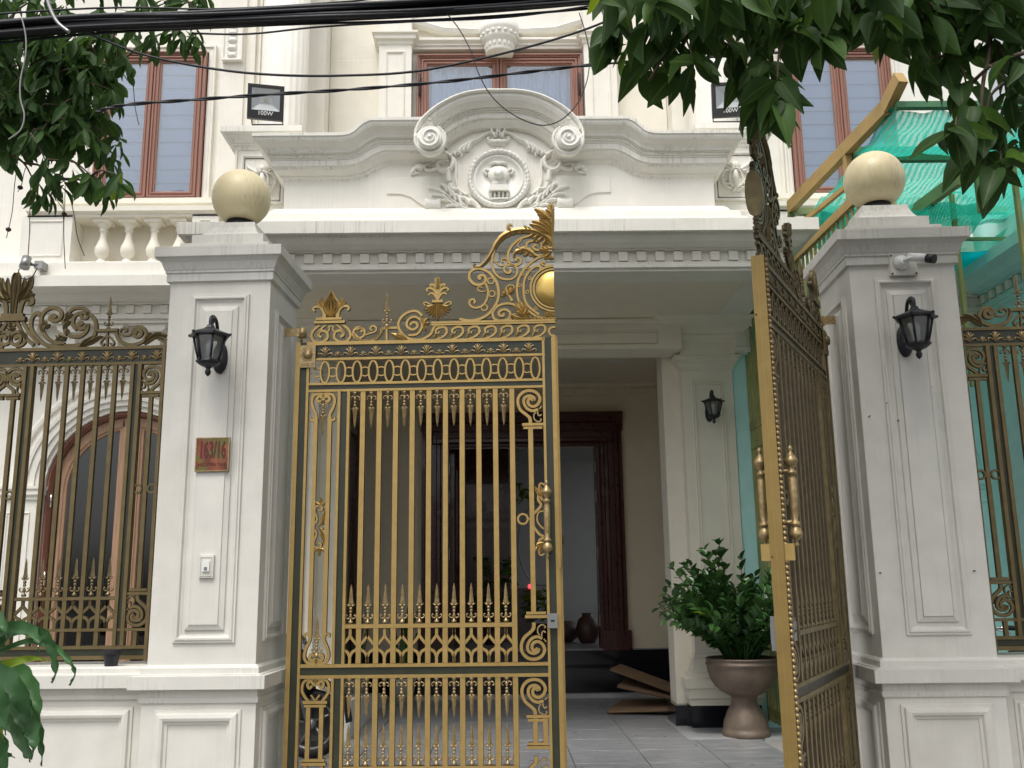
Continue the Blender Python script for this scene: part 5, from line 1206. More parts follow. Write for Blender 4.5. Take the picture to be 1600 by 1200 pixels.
# hinge brackets belong to the pillars
for cx, x0, x1, lab, v in ((LP+PW, -1.80, -1.66, 'left', 3.28), (RP-PW, 1.965, 1.84, 'right', 3.28)):
    t = thing('hinge_bracket', 'bronze hinge arm on the inner face of the %s gate pillar' % lab, 'hinge', (x0, YI, v), fence=True, group='hinge brackets on the pillars')
    b = MB(); a, e = sorted((x0, x1)); b.box(a, e, YI-.028, YI-.02, v-.028, v+.028, 3); part('arm', b, GD, t)
    b = MB(); b.lathe([(0, v-.032), (.030, v-.032), (.030, v+.032), (0, v+.032)], (x1, YI-.002, 0), 16, 3); part('eye', b, GD, t)
# ------------------------------------------------------------------ fence panels
def GF(px, py): return G(px, py)
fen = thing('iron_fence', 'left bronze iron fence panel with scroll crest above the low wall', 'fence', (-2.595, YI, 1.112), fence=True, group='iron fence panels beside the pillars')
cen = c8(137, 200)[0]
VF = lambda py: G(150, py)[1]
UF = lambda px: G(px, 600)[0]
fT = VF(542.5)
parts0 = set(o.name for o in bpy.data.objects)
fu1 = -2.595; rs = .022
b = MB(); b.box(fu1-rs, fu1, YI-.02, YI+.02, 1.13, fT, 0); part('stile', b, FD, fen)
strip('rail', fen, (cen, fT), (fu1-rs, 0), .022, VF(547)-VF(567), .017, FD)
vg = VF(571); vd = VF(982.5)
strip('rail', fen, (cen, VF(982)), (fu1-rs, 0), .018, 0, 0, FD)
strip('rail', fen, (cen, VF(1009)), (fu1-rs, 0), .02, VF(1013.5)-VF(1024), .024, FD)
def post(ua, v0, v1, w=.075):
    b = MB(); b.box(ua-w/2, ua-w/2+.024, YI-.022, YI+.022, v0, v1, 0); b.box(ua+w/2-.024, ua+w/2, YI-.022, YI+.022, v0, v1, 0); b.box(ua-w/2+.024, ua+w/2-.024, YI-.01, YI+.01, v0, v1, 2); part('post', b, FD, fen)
pR = UF(213); pL = UF(45)
post(pR, VF(1009), vg+.004); post(pL, VF(1009), vg+.004)
nb = 5; s0 = pL+.0375; s1 = pR-.0375; fp = (s1-s0)/6
for i in range(1, 6): vbar('bar', fen, s0+i*fp, VF(1010), vg+.004, .031, mats=FD)
trf = tracery_mesh('diamond_tracery', FD, fp, VF(937)-VF(982))
for i in range(6):
    u = s0+(i+.5)*fp; put('spear', sp_fence, fen, u, vg+.002, rot=PI); put('spear', sp_fence, fen, u, VF(931)); put('diamond_tracery', trf, fen, u, VF(982))
rail2(fen, s0, s1, VF(935), .024, FD)
for x in [UF(507)]: pass
n = 0; x = fu1-.06
while x > cen+.02:
    put('fleur', fl_fb, fen, x, VF(566)+.004, YI-.013); put('fleur', fl_fs, fen, x-.0865, VF(566)+.004, YI-.013) if x-.0865 > cen else None; x -= .173
# right narrow column
ucr = (pR+.0375+fu1-rs)/2
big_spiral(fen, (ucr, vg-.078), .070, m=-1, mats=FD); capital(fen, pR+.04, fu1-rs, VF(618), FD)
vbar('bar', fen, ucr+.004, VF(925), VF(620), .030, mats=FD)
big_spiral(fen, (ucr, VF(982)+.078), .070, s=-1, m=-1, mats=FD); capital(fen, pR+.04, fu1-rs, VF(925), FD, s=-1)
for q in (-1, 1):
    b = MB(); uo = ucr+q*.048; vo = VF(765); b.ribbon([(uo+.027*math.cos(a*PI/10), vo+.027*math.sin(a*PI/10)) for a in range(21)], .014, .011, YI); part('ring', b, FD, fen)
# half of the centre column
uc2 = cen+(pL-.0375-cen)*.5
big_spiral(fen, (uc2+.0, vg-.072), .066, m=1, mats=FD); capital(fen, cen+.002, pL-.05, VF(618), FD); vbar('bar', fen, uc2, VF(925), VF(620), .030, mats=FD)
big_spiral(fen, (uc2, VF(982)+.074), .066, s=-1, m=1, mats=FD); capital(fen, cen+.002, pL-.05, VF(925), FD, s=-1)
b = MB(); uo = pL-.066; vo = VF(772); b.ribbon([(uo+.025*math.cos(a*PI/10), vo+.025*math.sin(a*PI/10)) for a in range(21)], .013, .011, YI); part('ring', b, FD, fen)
for u in (uc2, ucr): vbar('bar', fen, u, VF(1010), VF(986), .028, mats=FD)
# crest
def fa(name, fn): b = MB(); fn(b); return part(name, b, FD, fen)
W = .026
fa('c_scroll', lambda b: rib(b, [c8(*p) for p in ((500, 440), (480, 425), (455, 440), (470, 465), (515, 462), (552, 425), (540, 372), (485, 350), (420, 368), (378, 420), (368, 490), (385, 560), (430, 625), (500, 665), (580, 675))], [.036, .036, .034]+[W]*12))
fa('c_scroll', lambda b: rib(b, [c8(*p) for p in ((735, 505), (720, 490), (700, 505), (715, 535), (760, 525), (785, 500), (775, 555), (725, 600), (650, 605), (590, 570), (580, 500), (560, 460))], [.036, .036, .034]+[W]*9))
fa('c_scroll', lambda b: rib(b, [c8(*p) for p in ((690, 545), (655, 500), (665, 430), (720, 398), (790, 405), (845, 450), (862, 530), (835, 610), (770, 660), (690, 685), (560, 690), (450, 690), (380, 660), (310, 590), (280, 520), (290, 440), (330, 398), (355, 402), (350, 430))], W))
fa('c_scroll', lambda b: rib(b, [c8(*p) for p in ((590, 490), (598, 430), (640, 370), (700, 350), (760, 360), (790, 395), (775, 440), (735, 440), (725, 415))], W*.9))
fa('c_scroll', lambda b: rib(b, [c8(*p) for p in ((1225, 580), (1210, 560), (1228, 545), (1262, 560), (1262, 595), (1225, 610), (1190, 585), (1195, 545), (1235, 522), (1285, 535), (1308, 590), (1285, 645), (1220, 675), (1150, 680), (1085, 655), (1050, 610), (1040, 562))], W*.9))
fa('s_scroll', lambda b: (rib(b, [c8(*p) for p in ((1190, 580), (1150, 598), (1100, 595), (1072, 570), (1090, 538), (1125, 535), (1135, 555), (1115, 562))], W*.5)))
def fleaf(b):
    P = [(1285, 670), (1340, 625), (1400, 600), (1460, 598), (1505, 590)]; b.ribbon(spl([c8(*p) for p in P], 4), [.03, .045, .04, .03, .01], .014, YI, relief=.3, ch=.5)
    for p, q in (((1310, 640), (1350, 570)), ((1340, 620), (1440, 570)), ((1300, 650), (1320, 600)), ((1400, 620), (1490, 645)), ((1390, 610), (1455, 585))): lobe(b, c8(*p), c8(*q), .03, .15, y=YI)
    rib(b, [c8(*p) for p in ((1420, 618), (1480, 640), (1495, 668), (1470, 680))], [.03, .03, .028, .02], 4)
fa('acanthus_leaf', fleaf)
def fl2(b):
    for p, q in (((735, 690), (850, 600)), ((745, 690), (915, 612)), ((740, 695), (880, 640)), ((720, 690), (800, 625)), ((800, 660), (920, 605))): lobe(b, c8(*p), c8(*q), .034, .12, y=YI)
def fl3(b):
    for p, q in (((600, 600), (620, 545)), ((570, 540), (640, 470)), ((580, 470), (665, 410)), ((600, 440), (620, 395)), ((590, 640), (505, 600)), ((600, 620), (530, 585)), ((560, 600), (500, 640))): lobe(b, c8(*p), c8(*q), .034, .2, y=YI-.006)
def fl4(b):
    for p, q in (((395, 560), (380, 500)), ((410, 540), (455, 500)), ((420, 500), (400, 460))): lobe(b, c8(*p), c8(*q), .034, .2, y=YI-.006)
for fn_ in (fl2, fl3, fl4): fa('acanthus_leaf', fn_)
def plat(b):
    b.ribbon([c8(860, 555), c8(1060, 550)], .024, .018, YI); b.ribbon([c8(960, 690), c8(962, 560)], .016, .012, YI)
    for s_ in (-1, 1): rib(b, [c8(*p) for p in ((962+s_*8, 600), (962+s_*40, 630), (962+s_*60, 665), (962+s_*40, 685), (962+s_*25, 665))], .012, 4)
fa('spear_stand', plat)
q = c8(968, 545); put('spear', sp_fence, fen, q[0], q[1]+.0, YI)
def palm(b):
    vb0 = c8(0, 470)[1]; k = PX/5.714*1.0
    def Q(x, y): return (cen+(x-137)*k, vb0+(470-y)*k)
    b.ribbon([Q(137, 455), Q(262, 455)], .036, .022, YI); b.ribbon([Q(137, 420), Q(240, 420)], .030, .018, YI)
    b.ribbon(spl([Q(145, 400), Q(150, 300), Q(158, 200), Q(160, 120), Q(155, 50), Q(140, 18)], 4), [.03, .028, .03, .032, .034, .03], .016, YI, relief=.3, ch=.5)
    for p, q, wq, bd in (((175, 250), (290, 55), .05, -.22), ((180, 240), (265, 60), .04, -.25), ((180, 230), (285, 90), .04, -.1), ((180, 240), (215, 60), .04, -.15), ((185, 260), (320, 215), .05, -.30), ((185, 270), (260, 160), .045, -.2), ((180, 280), (290, 190), .045, -.3), ((175, 290), (235, 200), .04, -.25)): lobe(b, Q(*p), Q(*q), wq, bd, y=YI)
    rib(b, [Q(*p) for p in ((200, 402), (208, 330), (225, 280), (262, 255), (300, 262), (308, 300), (285, 318), (272, 300))], [.03]*6+[.024, .018], 4)
fa('palmette', palm)
def palmlow(b):
    vb0 = c8(0, 480)[1]; k = PX/5.714
    def Q(x, y): return (cen+(x-100)*k, vb0+(480-y)*k)
    b.ribbon(spl([Q(100, 480), Q(104, 510), Q(100, 545), Q(100, 570)], 4), [.03, .05, .03, .008], .014, YI, relief=.3, ch=.5)
    rib(b, [Q(*p) for p in ((160, 640), (150, 620), (165, 608), (192, 622), (190, 665), (150, 690), (110, 670), (100, 620), (130, 580), (180, 575), (225, 600), (240, 650), (215, 695), (160, 712))], [.03, .03]+[W*.85]*12, 4)
    rib(b, [Q(*p) for p in ((150, 482), (190, 560), (250, 640), (320, 700))], W*.9, 4); rib(b, [Q(*p) for p in ((205, 482), (250, 560), (300, 620), (370, 690))], W*.9, 4)
    lobe(b, Q(100, 560), Q(140, 540), .025, .3, y=YI)
fa('heart_scroll', palmlow)
# mirrored half
half = [o for o in fen.children if o.name not in parts0]
for o in half:
    c = o.copy(); COL.objects.link(c); c.parent = fen; c.scale = (-1, 1, 1); c.location = (2*(cen+2.595)-o.location.x, o.location.y, o.location.z)
    ORG[c.name] = ORG[o.name]
    if abs(o.rotation_euler.y) > 1: c.rotation_euler = o.rotation_euler.copy()
fen2 = copy_tree(fen); fen2.scale = (-1, 1, 1); fen2.location = FM @ Vector((2.745, YI, 1.112)); fen2['label'] = 'right bronze iron fence panel beside the camera pillar'
# ------------------------------------------------------------------ things on the pillars
def lantern(c, label, fence, yb, rz=0, s=1):
    # c: centre of the lantern body top plate, yb: wall plane
    t = thing('wall_lantern', label, 'lantern', (c[0], c[1], c[2]), fence=fence, group='black wall lanterns')
    x, y, z = c
    def hexa(pr, mi=0, b=None, n=6, off=PI/6): b.lathe(pr, (x, y, z), n, mi, sm=False)
    b = MB(); hexa([(0, .06*s), (.022*s, .06*s), (.028*s, .045*s), (.055*s, .03*s), (.112*s, .008*s), (.120*s, .002*s), (.120*s, -.008*s), (.09*s, -.012*s), (0, -.012*s)], 0, b)
    for i in range(6): a = i*PI/3; b.sphere((x+.12*s*math.cos(a), y+.12*s*math.sin(a), z+.002), .009*s, 6, 4)
    part('roof', b, 'black', t)
    b = MB()
    for i in range(6):
        a = i*PI/3; p = [(.094, -.012), (.078, -.08), (.058, -.15)]
        b.tube([(x+r*s*math.cos(a), y+r*s*math.sin(a), z+q*s) for r, q in p], .007*s, 6)
    b.lathe([(0, -.15*s), (.064*s, -.15*s), (.066*s, -.165*s), (.045*s, -.18*s), (.02*s, -.19*s), (.012*s, -.20*s), (.018*s, -.215*s), (.014*s, -.232*s), (0, -.245*s)], (x, y, z), 12); 
    for i in range(6): a = i*PI/3; b.sphere((x+.068*s*math.cos(a), y+.068*s*math.sin(a), z-.15*s), .009*s, 6, 4)
    part('frame', b, 'black', t)
    b = MB(); hexa([(.084*s, -.014*s), (.07*s, -.08*s), (.052*s, -.15*s)], 0, b); b.f = b.f[:-2]; b.m = b.m[:-2]; b.s = b.s[:-2]; part('glass', b, 'lglass', t)
    b = MB(); b.lathe([(0, -.145*s), (.016*s, -.14*s), (.018*s, -.09*s), (.022*s, -.06*s), (.01*s, -.03*s), (0, -.028*s)], (x, y, z), 12); part('bulb', b, 'white', t)
    b = MB(); d = yb-y
    b.tube(spl([(x, y, z+.055*s), (x, y+.005*s, z+.105*s), (x, y+.05*s, z+.125*s), (x, y+.10*s, z+.105*s), (x, y+.13*s, z+.04*s), (x, yb-.02, z-.05*s), (x, yb, z-.06*s)], 4), .011*s, 8)
    b.tube(spl([(x, y, z+.06*s), (x, y+.03*s, z+.075*s), (x, y+.05*s, z+.10*s), (x, y+.03*s, z+.115*s)], 4), .008*s, 6); part('arm', b, 'black', t)
    b = MB(); b.lathe([(0, -.0), (.045*s, -.0), (.045*s, -.014), (.03*s, -.022), (0, -.024)], (0, 0, 0), 16, ax='Y'); b.v = [(v[0]+x, v[1]+yb, v[2]*2.2+z-.09*s) for v in b.v]; part('back_plate', b, 'black', t)
    return t
lantern((-2.103, 5.76, 3.135), 'black hexagonal lantern on the left gate pillar above the plaque', True, 5.972, s=1.08)
lantern((2.262, 5.76, 3.150), 'black hexagonal lantern on the right gate pillar below the camera', True, 5.972, s=1.08)
lantern((2.245, 9.86, 3.42), 'black hexagonal lantern on the porch pilaster above the potted plant', False, 10.08, s=.98)
# house number plaque
def text(name, body, size, loc, rot, m, par, ext=.0015, align='CENTER', sx=1, bold=0):
    cu = bpy.data.curves.new(name, 'FONT'); cu.body = body; cu.size = size; cu.extrude = ext; cu.align_x = align; cu.align_y = 'CENTER'; cu.offset = bold
    o = bpy.data.objects.new(name, cu); COL.objects.link(o)
    me = bpy.data.meshes.new_from_object(o); bpy.data.objects.remove(o); me.materials.append(M[m])
    o = bpy.data.objects.new(name, me); COL.objects.link(o); o.parent = par; o.location = Vector(loc)-ORG[par.name]; o.rotation_euler = rot; o.scale = (sx, 1, 1); return o
M['plaq'] = mat('orange lacquer with painted reflections', (.20, .062, .030), .14, .4, noise=.5, nscale=16, col2=(.10, .13, .03), c2amt=.9, c2scale=14)  # mottled green stands in for leaves mirrored in the lacquer
M['plaqt'] = mat('dark red lettering', (.09, .006, .006), .3)
t = thing('number_plaque', 'glossy orange house number plaque on the left gate pillar', 'sign', (-2.12, 5.97, 2.41), fence=True)
b = MB(); b.box(-2.228, -2.012, 5.958, 5.972, 2.302, 2.518); part('plate', b, 'plaq', t)
b = MB(); b.sweep(rect(-2.228, -2.012, 2.302, 2.518), [(0, 0), (0, .018), (-.006, .018), (-.008, .012)], closed=True, A=(1, 0, 0), Bv=(0, 0, 1), N=(0, -1, 0), O=(0, 5.972, 0)); part('rim', b, 'antique', t)
text('number', '163/16', .150, (-2.12, 5.957, 2.435), (PI/2, 0, 0), 'plaqt', t, sx=.42, bold=.003)
text('street_name', 'NGUYEN TAT', .030, (-2.12, 5.957, 2.345), (PI/2, 0, 0), 'plaqt', t, sx=.95)
t = thing('bell_switch', 'white doorbell switch plate low on the left gate pillar', 'switch', (-2.122, 5.972, 1.71), fence=True)
b = MB(); b.box(-2.168, -2.076, 5.955, 5.972, 1.643, 1.782); b.sweep(rect(-2.160, -2.084, 1.651, 1.774), [(0, 0), (-.004, .004)], closed=True, A=(1, 0, 0), Bv=(0, 0, 1), N=(0, -1, 0), O=(0, 5.955, 0)); part('plate', b, 'pillar', t)
b = MB(); b.box(-2.145, -2.100, 5.944, 5.955, 1.683, 1.745); part('button', b, 'white', t)
b = MB(); b.box(-2.132, -2.112, 5.942, 5.944, 1.69, 1.71); part('symbol', b, 'grey', t)
# camera on the right pillar
t = thing('security_camera', 'white bullet security camera high on the right gate pillar', 'camera', (2.34, 5.98, 3.56), fence=True)
b = MB(); b.box(2.215, 2.385, 5.962, 6.0, 3.485, 3.625); bp_ = part('junction_box', b, 'pillar', t)
b = MB()
for q in ((2.225, 3.495), (2.375, 3.495), (2.225, 3.615), (2.375, 3.615)): b.lathe([(0, 5.956), (.006, 5.956), (.006, 5.964)], (q[0], 0, q[1]), 8, ax='Y')
part('screw', b, 'black', bp_, kind='stuff')
b = MB(); b.lathe([(0, 5.915), (.02, 5.915), (.045, 5.94), (.05, 5.956), (0, 5.956)], (2.285, 0, 3.565), 20, ax='Y'); b.tube([(2.285, 5.93, 3.565), (2.32, 5.90, 3.575), (2.345, 5.88, 3.575)], .016, 8); part('mount', b, 'white', t)
b = MB(); b.tube([(2.325, 5.92, 3.590), (2.40, 5.83, 3.548)], .027, 18); part('body', b, 'white', t)
b = MB(); b.tube([(2.399, 5.831, 3.5485), (2.43, 5.795, 3.531)], .029, 18); part('lens_hood', b, 'blackp', t)
# floodlights on the pedestals
M['fglass'] = glassmat('floodlight glass', (.93, .94, .94), .05, .7)
def flood(cx, cz, rx, rz, label):
    t = thing('floodlight', label, 'floodlight', (cx, 8.72, cz-.19), group='100 watt floodlights on the parapet pedestals')
    me_off = Vector((cx, 8.72, cz-.19))
    rot = Matrix.Translation(Vector((cx, 8.62, cz))) @ Matrix.Rotation(rz, 4, 'Z') @ Matrix.Rotation(rx, 4, 'X')
    def fin(name, b, m, par=t, **k):
        b.v = [tuple(rot @ Vector(v)) for v in b.v]; return part(name, b, m, par, **k)
    b = MB(); b.sweep(rect(-.172, .172, -.17, .17), [(-.025, -.035), (0, -.03), (.0, .02), (-.006, .026), (-.035, .026), (-.038, .012)], closed=True, A=(1, 0, 0), Bv=(0, 0, 1), N=(0, -1, 0)); b.box(-.15, .15, .028, .04, -.15, .15)
    b.box(-.136, .136, -.024, .0, -.136, -.086)
    for k in range(9): b.box(-.13+k*.03, -.12+k*.03, .04, .06, -.13, .13)
    fin('housing', b, 'blackp')
    b = MB(); o = rect(-.133, .133, -.085, .135); i_ = rect(-.06, .06, -.01, .06)
    b.add([(p[0], -.018, p[1]) for p in o]+[(p[0], .022, p[1]) for p in i_], [(0, 1, 5, 4), (1, 2, 6, 5), (2, 3, 7, 6), (3, 0, 4, 7), (4, 5, 6, 7)]); fin('reflector', b, 'refl')
    b = MB(); b.box(-.133, .133, -.0215, -.0195, -.085, .135); fin('glass', b, 'fglass')
    b = MB(); b.box(-.02, .02, .011, .014, .01, .045); fin('led_chip', b, 'ball')
    tx = text('wattage', '100W', .058, (cx, 8.62, cz), (0, 0, 0), 'white', t); tx.matrix_local = Matrix.Translation(-me_off) @ rot @ Matrix.Translation(Vector((0, -.0255, -.115))) @ Matrix.Rotation(PI/2, 4, 'X')
    b = MB(); b.tube([(cx-.15, 8.66, cz-.05), (cx-.15, 8.72, cz-.185), (cx+.15, 8.72, cz-.185), (cx+.15, 8.66, cz-.05)], .010, 6); part('bracket', b, 'blackp', t)
flood(-2.235, 6.19, R(9), R(12), 'black 100W floodlight on the left parapet pedestal')
flood(2.29, 6.19, R(9), R(-6), 'black 100W floodlight on the right parapet pedestal, half behind leaves')
# ================================================================== side alley canopy with shade net
can = thing('canopy', 'ochre and green steel canopy frame over the side alley at right', 'canopy', (3.6, 8.2, .15))
b = MB(); b.bar((2.98, 9.15, 5.28), (3.14, 7.05, 5.29), .07, .125); b.bar((3.14, 7.07, 5.29), (3.17, 6.83, 5.42), .08, .12); part('side_beam', b, 'steely', can)
b = MB(); b.bar((2.98, 9.15, 5.03), (3.075, 7.8, 4.95), .035, .045); part('side_rail', b, 'steely', can)
b = MB(); b.bar((2.98, 9.15, 4.73), (3.12, 7.0, 4.79), .05, .085); part('side_rail', b, 'steely', can)
b = MB(); b.bar((2.98, 9.15, .15), (2.98, 9.15, 5.22), .05, .06, up=Vector((0, 1, 0))); part('post', b, 'steelg', can)
b = MB(); b.bar((3.08, 7.82, 4.75), (3.08, 7.82, 5.24), .06, .06, up=Vector((0, 1, 0))); part('post', b, 'steely', can)
pk = MB(); pk.bar((0, 0, 0), (0, 0, 2.4), .022, .022); pkm = pk.mesh('picket', ['steelg'])
for k in range(20):
    y = 9.05-k*.105; o = part('picket', None, 'steelg', can, me=pkm); o.location = (2.985+(9.15-y)*.065-3.6, y-8.2, 2.32-.15)
for Y, z, m, h, x0 in ((6.95, 5.24, 'steelgr', .05, 3.16), (7.8, 5.22, 'steelgr', .13, 3.12), (9.12, 5.22, 'steelg', .07, 2.98)):
    b = MB(); b.bar((x0, Y, z), (5.75, Y, z), .06, h); part('cross_beam', b, m, can)
b = MB(); b.bar((4.12, 9.10, 5.14), (4.05, 7.8, 5.0), .06, .12); part('cross_beam', b, 'steelg', can)
b = MB(); b.bar((3.9, 8.8, 4.80), (5.7, 8.8, 4.80), .03, .03); part('tie_rail', b, 'steelg', can)
for X_, Y_, z0, z1 in ((4.36, 8.6, 3.3, 5.2), (4.35, 7.5, 3.3, 5.2), (4.22, 7.85, 4.7, 5.2)):
    b = MB(); b.bar((X_, Y_, z0), (X_, Y_, z1), .035, .045, up=Vector((0, 1, 0))); part('post', b, 'steelg', can)
def net(name, x0, x1, y0, y1, zf, label, m='net', n=90):
    me = bpy.data.meshes.new(name); vs = []; fs = []; uvs = []
    for i in range(n+1):
        for j in range(n+1):
            u, v = i/n, j/n; x = x0+(x1-x0)*u; y = y0+(y1-y0)*v; vs.append((x, y, zf(u, v, x, y))); uvs.append((u*3.1, v*2.4))
    for i in range(n):
        for j in range(n): a = i*(n+1)+j; fs.append((a, a+n+1, a+n+2, a+1))
    me.from_pydata(vs, [], fs); me.materials.append(M[m]); ul = me.uv_layers.new(name='UVMap')
    for p in me.polygons:
        p.use_smooth = True
        for li in p.loop_indices: ul.data[li].uv = uvs[me.loops[li].vertex_index]
    o = bpy.data.objects.new(name, me); COL.objects.link(o)
    o['label'] = label; o['category'] = 'shade net'; ORG[o.name] = Vector(); return o
def fold(x, y, a=.03): return a*(math.sin(x*9+math.sin(y*4)*2)+.6*math.sin(x*17+y*6)+.4*math.sin(y*23+x*5)+.35*math.sin(x*31-y*14)*math.sin(y*7))
net('shade_net', 3.13, 5.75, 6.98, 9.3, lambda u, v, x, y: 5.235-.06*abs(math.sin(PI*v*2.75))*(1+.5*math.sin(4*u))-.22*min(1, u*1.5)*max(0, 1-v*3.2)-.05*v+fold(x, y, .018), 'teal shade net stretched sagging over the canopy beams')
net('shade_net', 3.02, 4.6, 8.4, 9.35, lambda u, v, x, y: 4.93-.16*math.sin(PI*v)+.08*u+fold(x, y, .022), 'lower fold of teal net behind the left canopy rails', n=50)
net('shade_net', 4.0, 5.1, 9.0, 9.9, lambda u, v, x, y: 4.98-.30*v-.12*math.sin(PI*u)+fold(x, y, .03), 'loose end of teal net drooping beside the blue roofing sheets', n=50)
t = thing('roofing_sheet', 'bright blue translucent roofing sheets under the net by the wall', 'roof sheet', (4.9, 9.2, 4.70))
for k in range(3):
    ro = MB(); ro.box(4.35+k*.42, 4.35+k*.42+.41, 8.9, 10.05, 4.70+.01*(k % 2), 4.705+.01*(k % 2)); part('sheet', ro, 'tarp', t)
# inner steel gate beside the porch
t = thing('side_gate', 'tall green steel side gate beside the porch pilaster', 'gate', (2.69, 9.4, .15))
b = MB(); b.bar((2.69, 10.12, 4.36), (2.69, 8.6, 4.36), .03, .06); b.bar((2.69, 10.12, 3.18), (2.69, 8.6, 3.18), .03, .08, ); b.bar((2.69, 10.12, 2.96), (2.69, 8.6, 2.96), .03, .05); b.bar((2.69, 10.12, .3), (2.69, 8.6, .3), .03, .06)
part('rail', b, 'steelg', t, kind='stuff')
for k in range(14):
    b = MB(); b.bar((2.69, 8.62+k*.113, .2), (2.69, 8.62+k*.113, 4.38), .025, .03, up=Vector((0, 1, 0))); part('upright', b, 'steelg', t)
# ================================================================== pot plant
t = thing('potted_plant', 'bushy glossy plant in a footed bronze urn beside the porch pilaster', 'plant', (2.295, 9.47, .151))
ux, uy = 2.295, 9.47
b = MB(); b.lathe([(0, .151), (.215, .151), (.222, .165), (.222, .20), (.212, .205), (.21, .235), (.20, .29), (.165, .37), (.125, .44), (.115, .49), (.13, .515), (.20, .55), (.265, .60), (.31, .67), (.33, .74), (.335, .79), (.345, .80), (.345, .815), (.335, .82), (.335, .845), (.345, .85), (.34, .862), (.315, .862), (.31, .83), (0, .82)], (ux, uy, 0), 56); part('urn', b, 'urn', t)
b = MB(); b.lathe([(0, .845), (.30, .84), (.312, .83)], (ux, uy, 0), 24); part('soil', b, 'bark', t)
rnd = random.Random(5)
lf = MB()
def midattr(me):
    a = me.attributes.new('mid', 'FLOAT', 'POINT'); n = len(me.vertices); a.data.foreach_set('value', [1. if i % 3 == 1 else 0. for i in range(n)])
def leaflet_mesh(name, m, L=1, W=.36, fold_=.12, curl=.18, nb=5, shape=None):
    b = MB(); vs = []; n = nb
    for i in range(n+1):
        q = i/n; w_ = W*(math.sin(PI*q**.8)**.75 if shape is None else shape(q)) if 0 < q < 1 else .012
        z = -curl*q*q
        vs += [(q*L, -w_, z+fold_*w_), (q*L, 0, z), (q*L, w_, z+fold_*w_)]
    for i in range(n): a = 3*i; b.add([], []); b.f += [[a, a+3, a+4, a+1], [a+1, a+4, a+5, a+2]]; b.m += [0, 0]; b.s += [True, True]
    b.v = vs; me = b.mesh(name, [m], fix=False); midattr(me); return me
zl = [leaflet_mesh('leaf', M['leafZ'], W=.30, fold_=f, curl=c_) for f, c_ in ((.5, .05), (.9, .15), (.3, .2))]
zy = leaflet_mesh('leaf', M['leafY'], W=.26, fold_=.5)
def orient(d, roll=0, up=Vector((0, 0, 1))):
    d = Vector(d).normalized(); s = up.cross(d)
    if s.length < .02: s = Vector((1, 0, 0))
    s.normalize(); n = d.cross(s); m = Matrix((d, s, n)).transposed().to_4x4()
    return m @ Matrix.Rotation(roll, 4, 'X')
def leafobj(name, me, par, p, d, L, roll=0, wsc=1):
    o = bpy.data.objects.new(name, me); COL.objects.link(o); o.parent = par
    m = orient(d, roll); o.matrix_local = Matrix.Translation(Vector(p)-ORG[par.name]) @ m @ Matrix.Diagonal((L, L*wsc, L, 1)); return o
class Bag:       # leaves past the limit, joined
    def __init__(s): s.b = MB()
    def put(s, me, p, d, L, roll=0):
        m = Matrix.Translation(Vector(p)) @ orient(d, roll) @ Matrix.Diagonal((L, L, L, 1))
        s.b.add([m @ v.co for v in me.vertices], [tuple(q.vertices) for q in me.polygons], 0, True)
bag = Bag(); cnt = 0
stems = MB()
for k in range(104):
    a = rnd.uniform(0, 2*PI); tilt = rnd.uniform(.05, 1.0)**.8
    if rnd.random() < .42: a = rnd.uniform(PI*.8, PI*1.25)
    H_ = rnd.uniform(.62, 1.02)*(1-.25*tilt)*(1.12 if abs(a-PI) < .7 else 1)
    out = tilt*.75
    P = [Vector((ux+.16*math.cos(a)*rnd.random(), uy+.16*math.sin(a)*rnd.random(), .84))]
    d = Vector((math.cos(a)*out, math.sin(a)*out, 1)).normalized(); n = 9
    for i in range(n): d = (d+Vector((math.cos(a)*.07*out, math.sin(a)*.07*out, -.07*tilt))).normalized(); P.append(P[-1]+d*H_/n)
    stems.tube(P, [.011*(1-i/(n+3)) for i in range(n+1)], 5)
    for i in range(2, n+1):
        for s_ in (-1, 1):
            dd = (P[i]-P[i-1]).normalized(); sd = dd.cross(Vector((0, 0, 1))); sd = sd.normalized() if sd.length > .05 else Vector((1, 0, 0)); sd = Matrix.Rotation(k*1.3, 3, dd) @ sd
            ld = (dd*.75+sd*s_*.85+Vector((0, 0, .12))).normalized(); L = rnd.uniform(.095, .145)*(1 if i < n else .8); pp = P[i]+dd*s_*.01
            me = rnd.choice(zl) if rnd.random() > .02 else zy
            front = P[i].y < uy+.1
            if front and cnt < 295: leafobj('leaf', me, t, pp, ld, L, rnd.uniform(-.5, .5)); cnt += 1
            else: bag.put(me, pp, ld, L, rnd.uniform(-.5, .5))
part('stem', stems, 'leafZ', t, kind='stuff'); midattr(part('foliage', bag.b, 'leafZ', t, kind='stuff', fix=False).data)
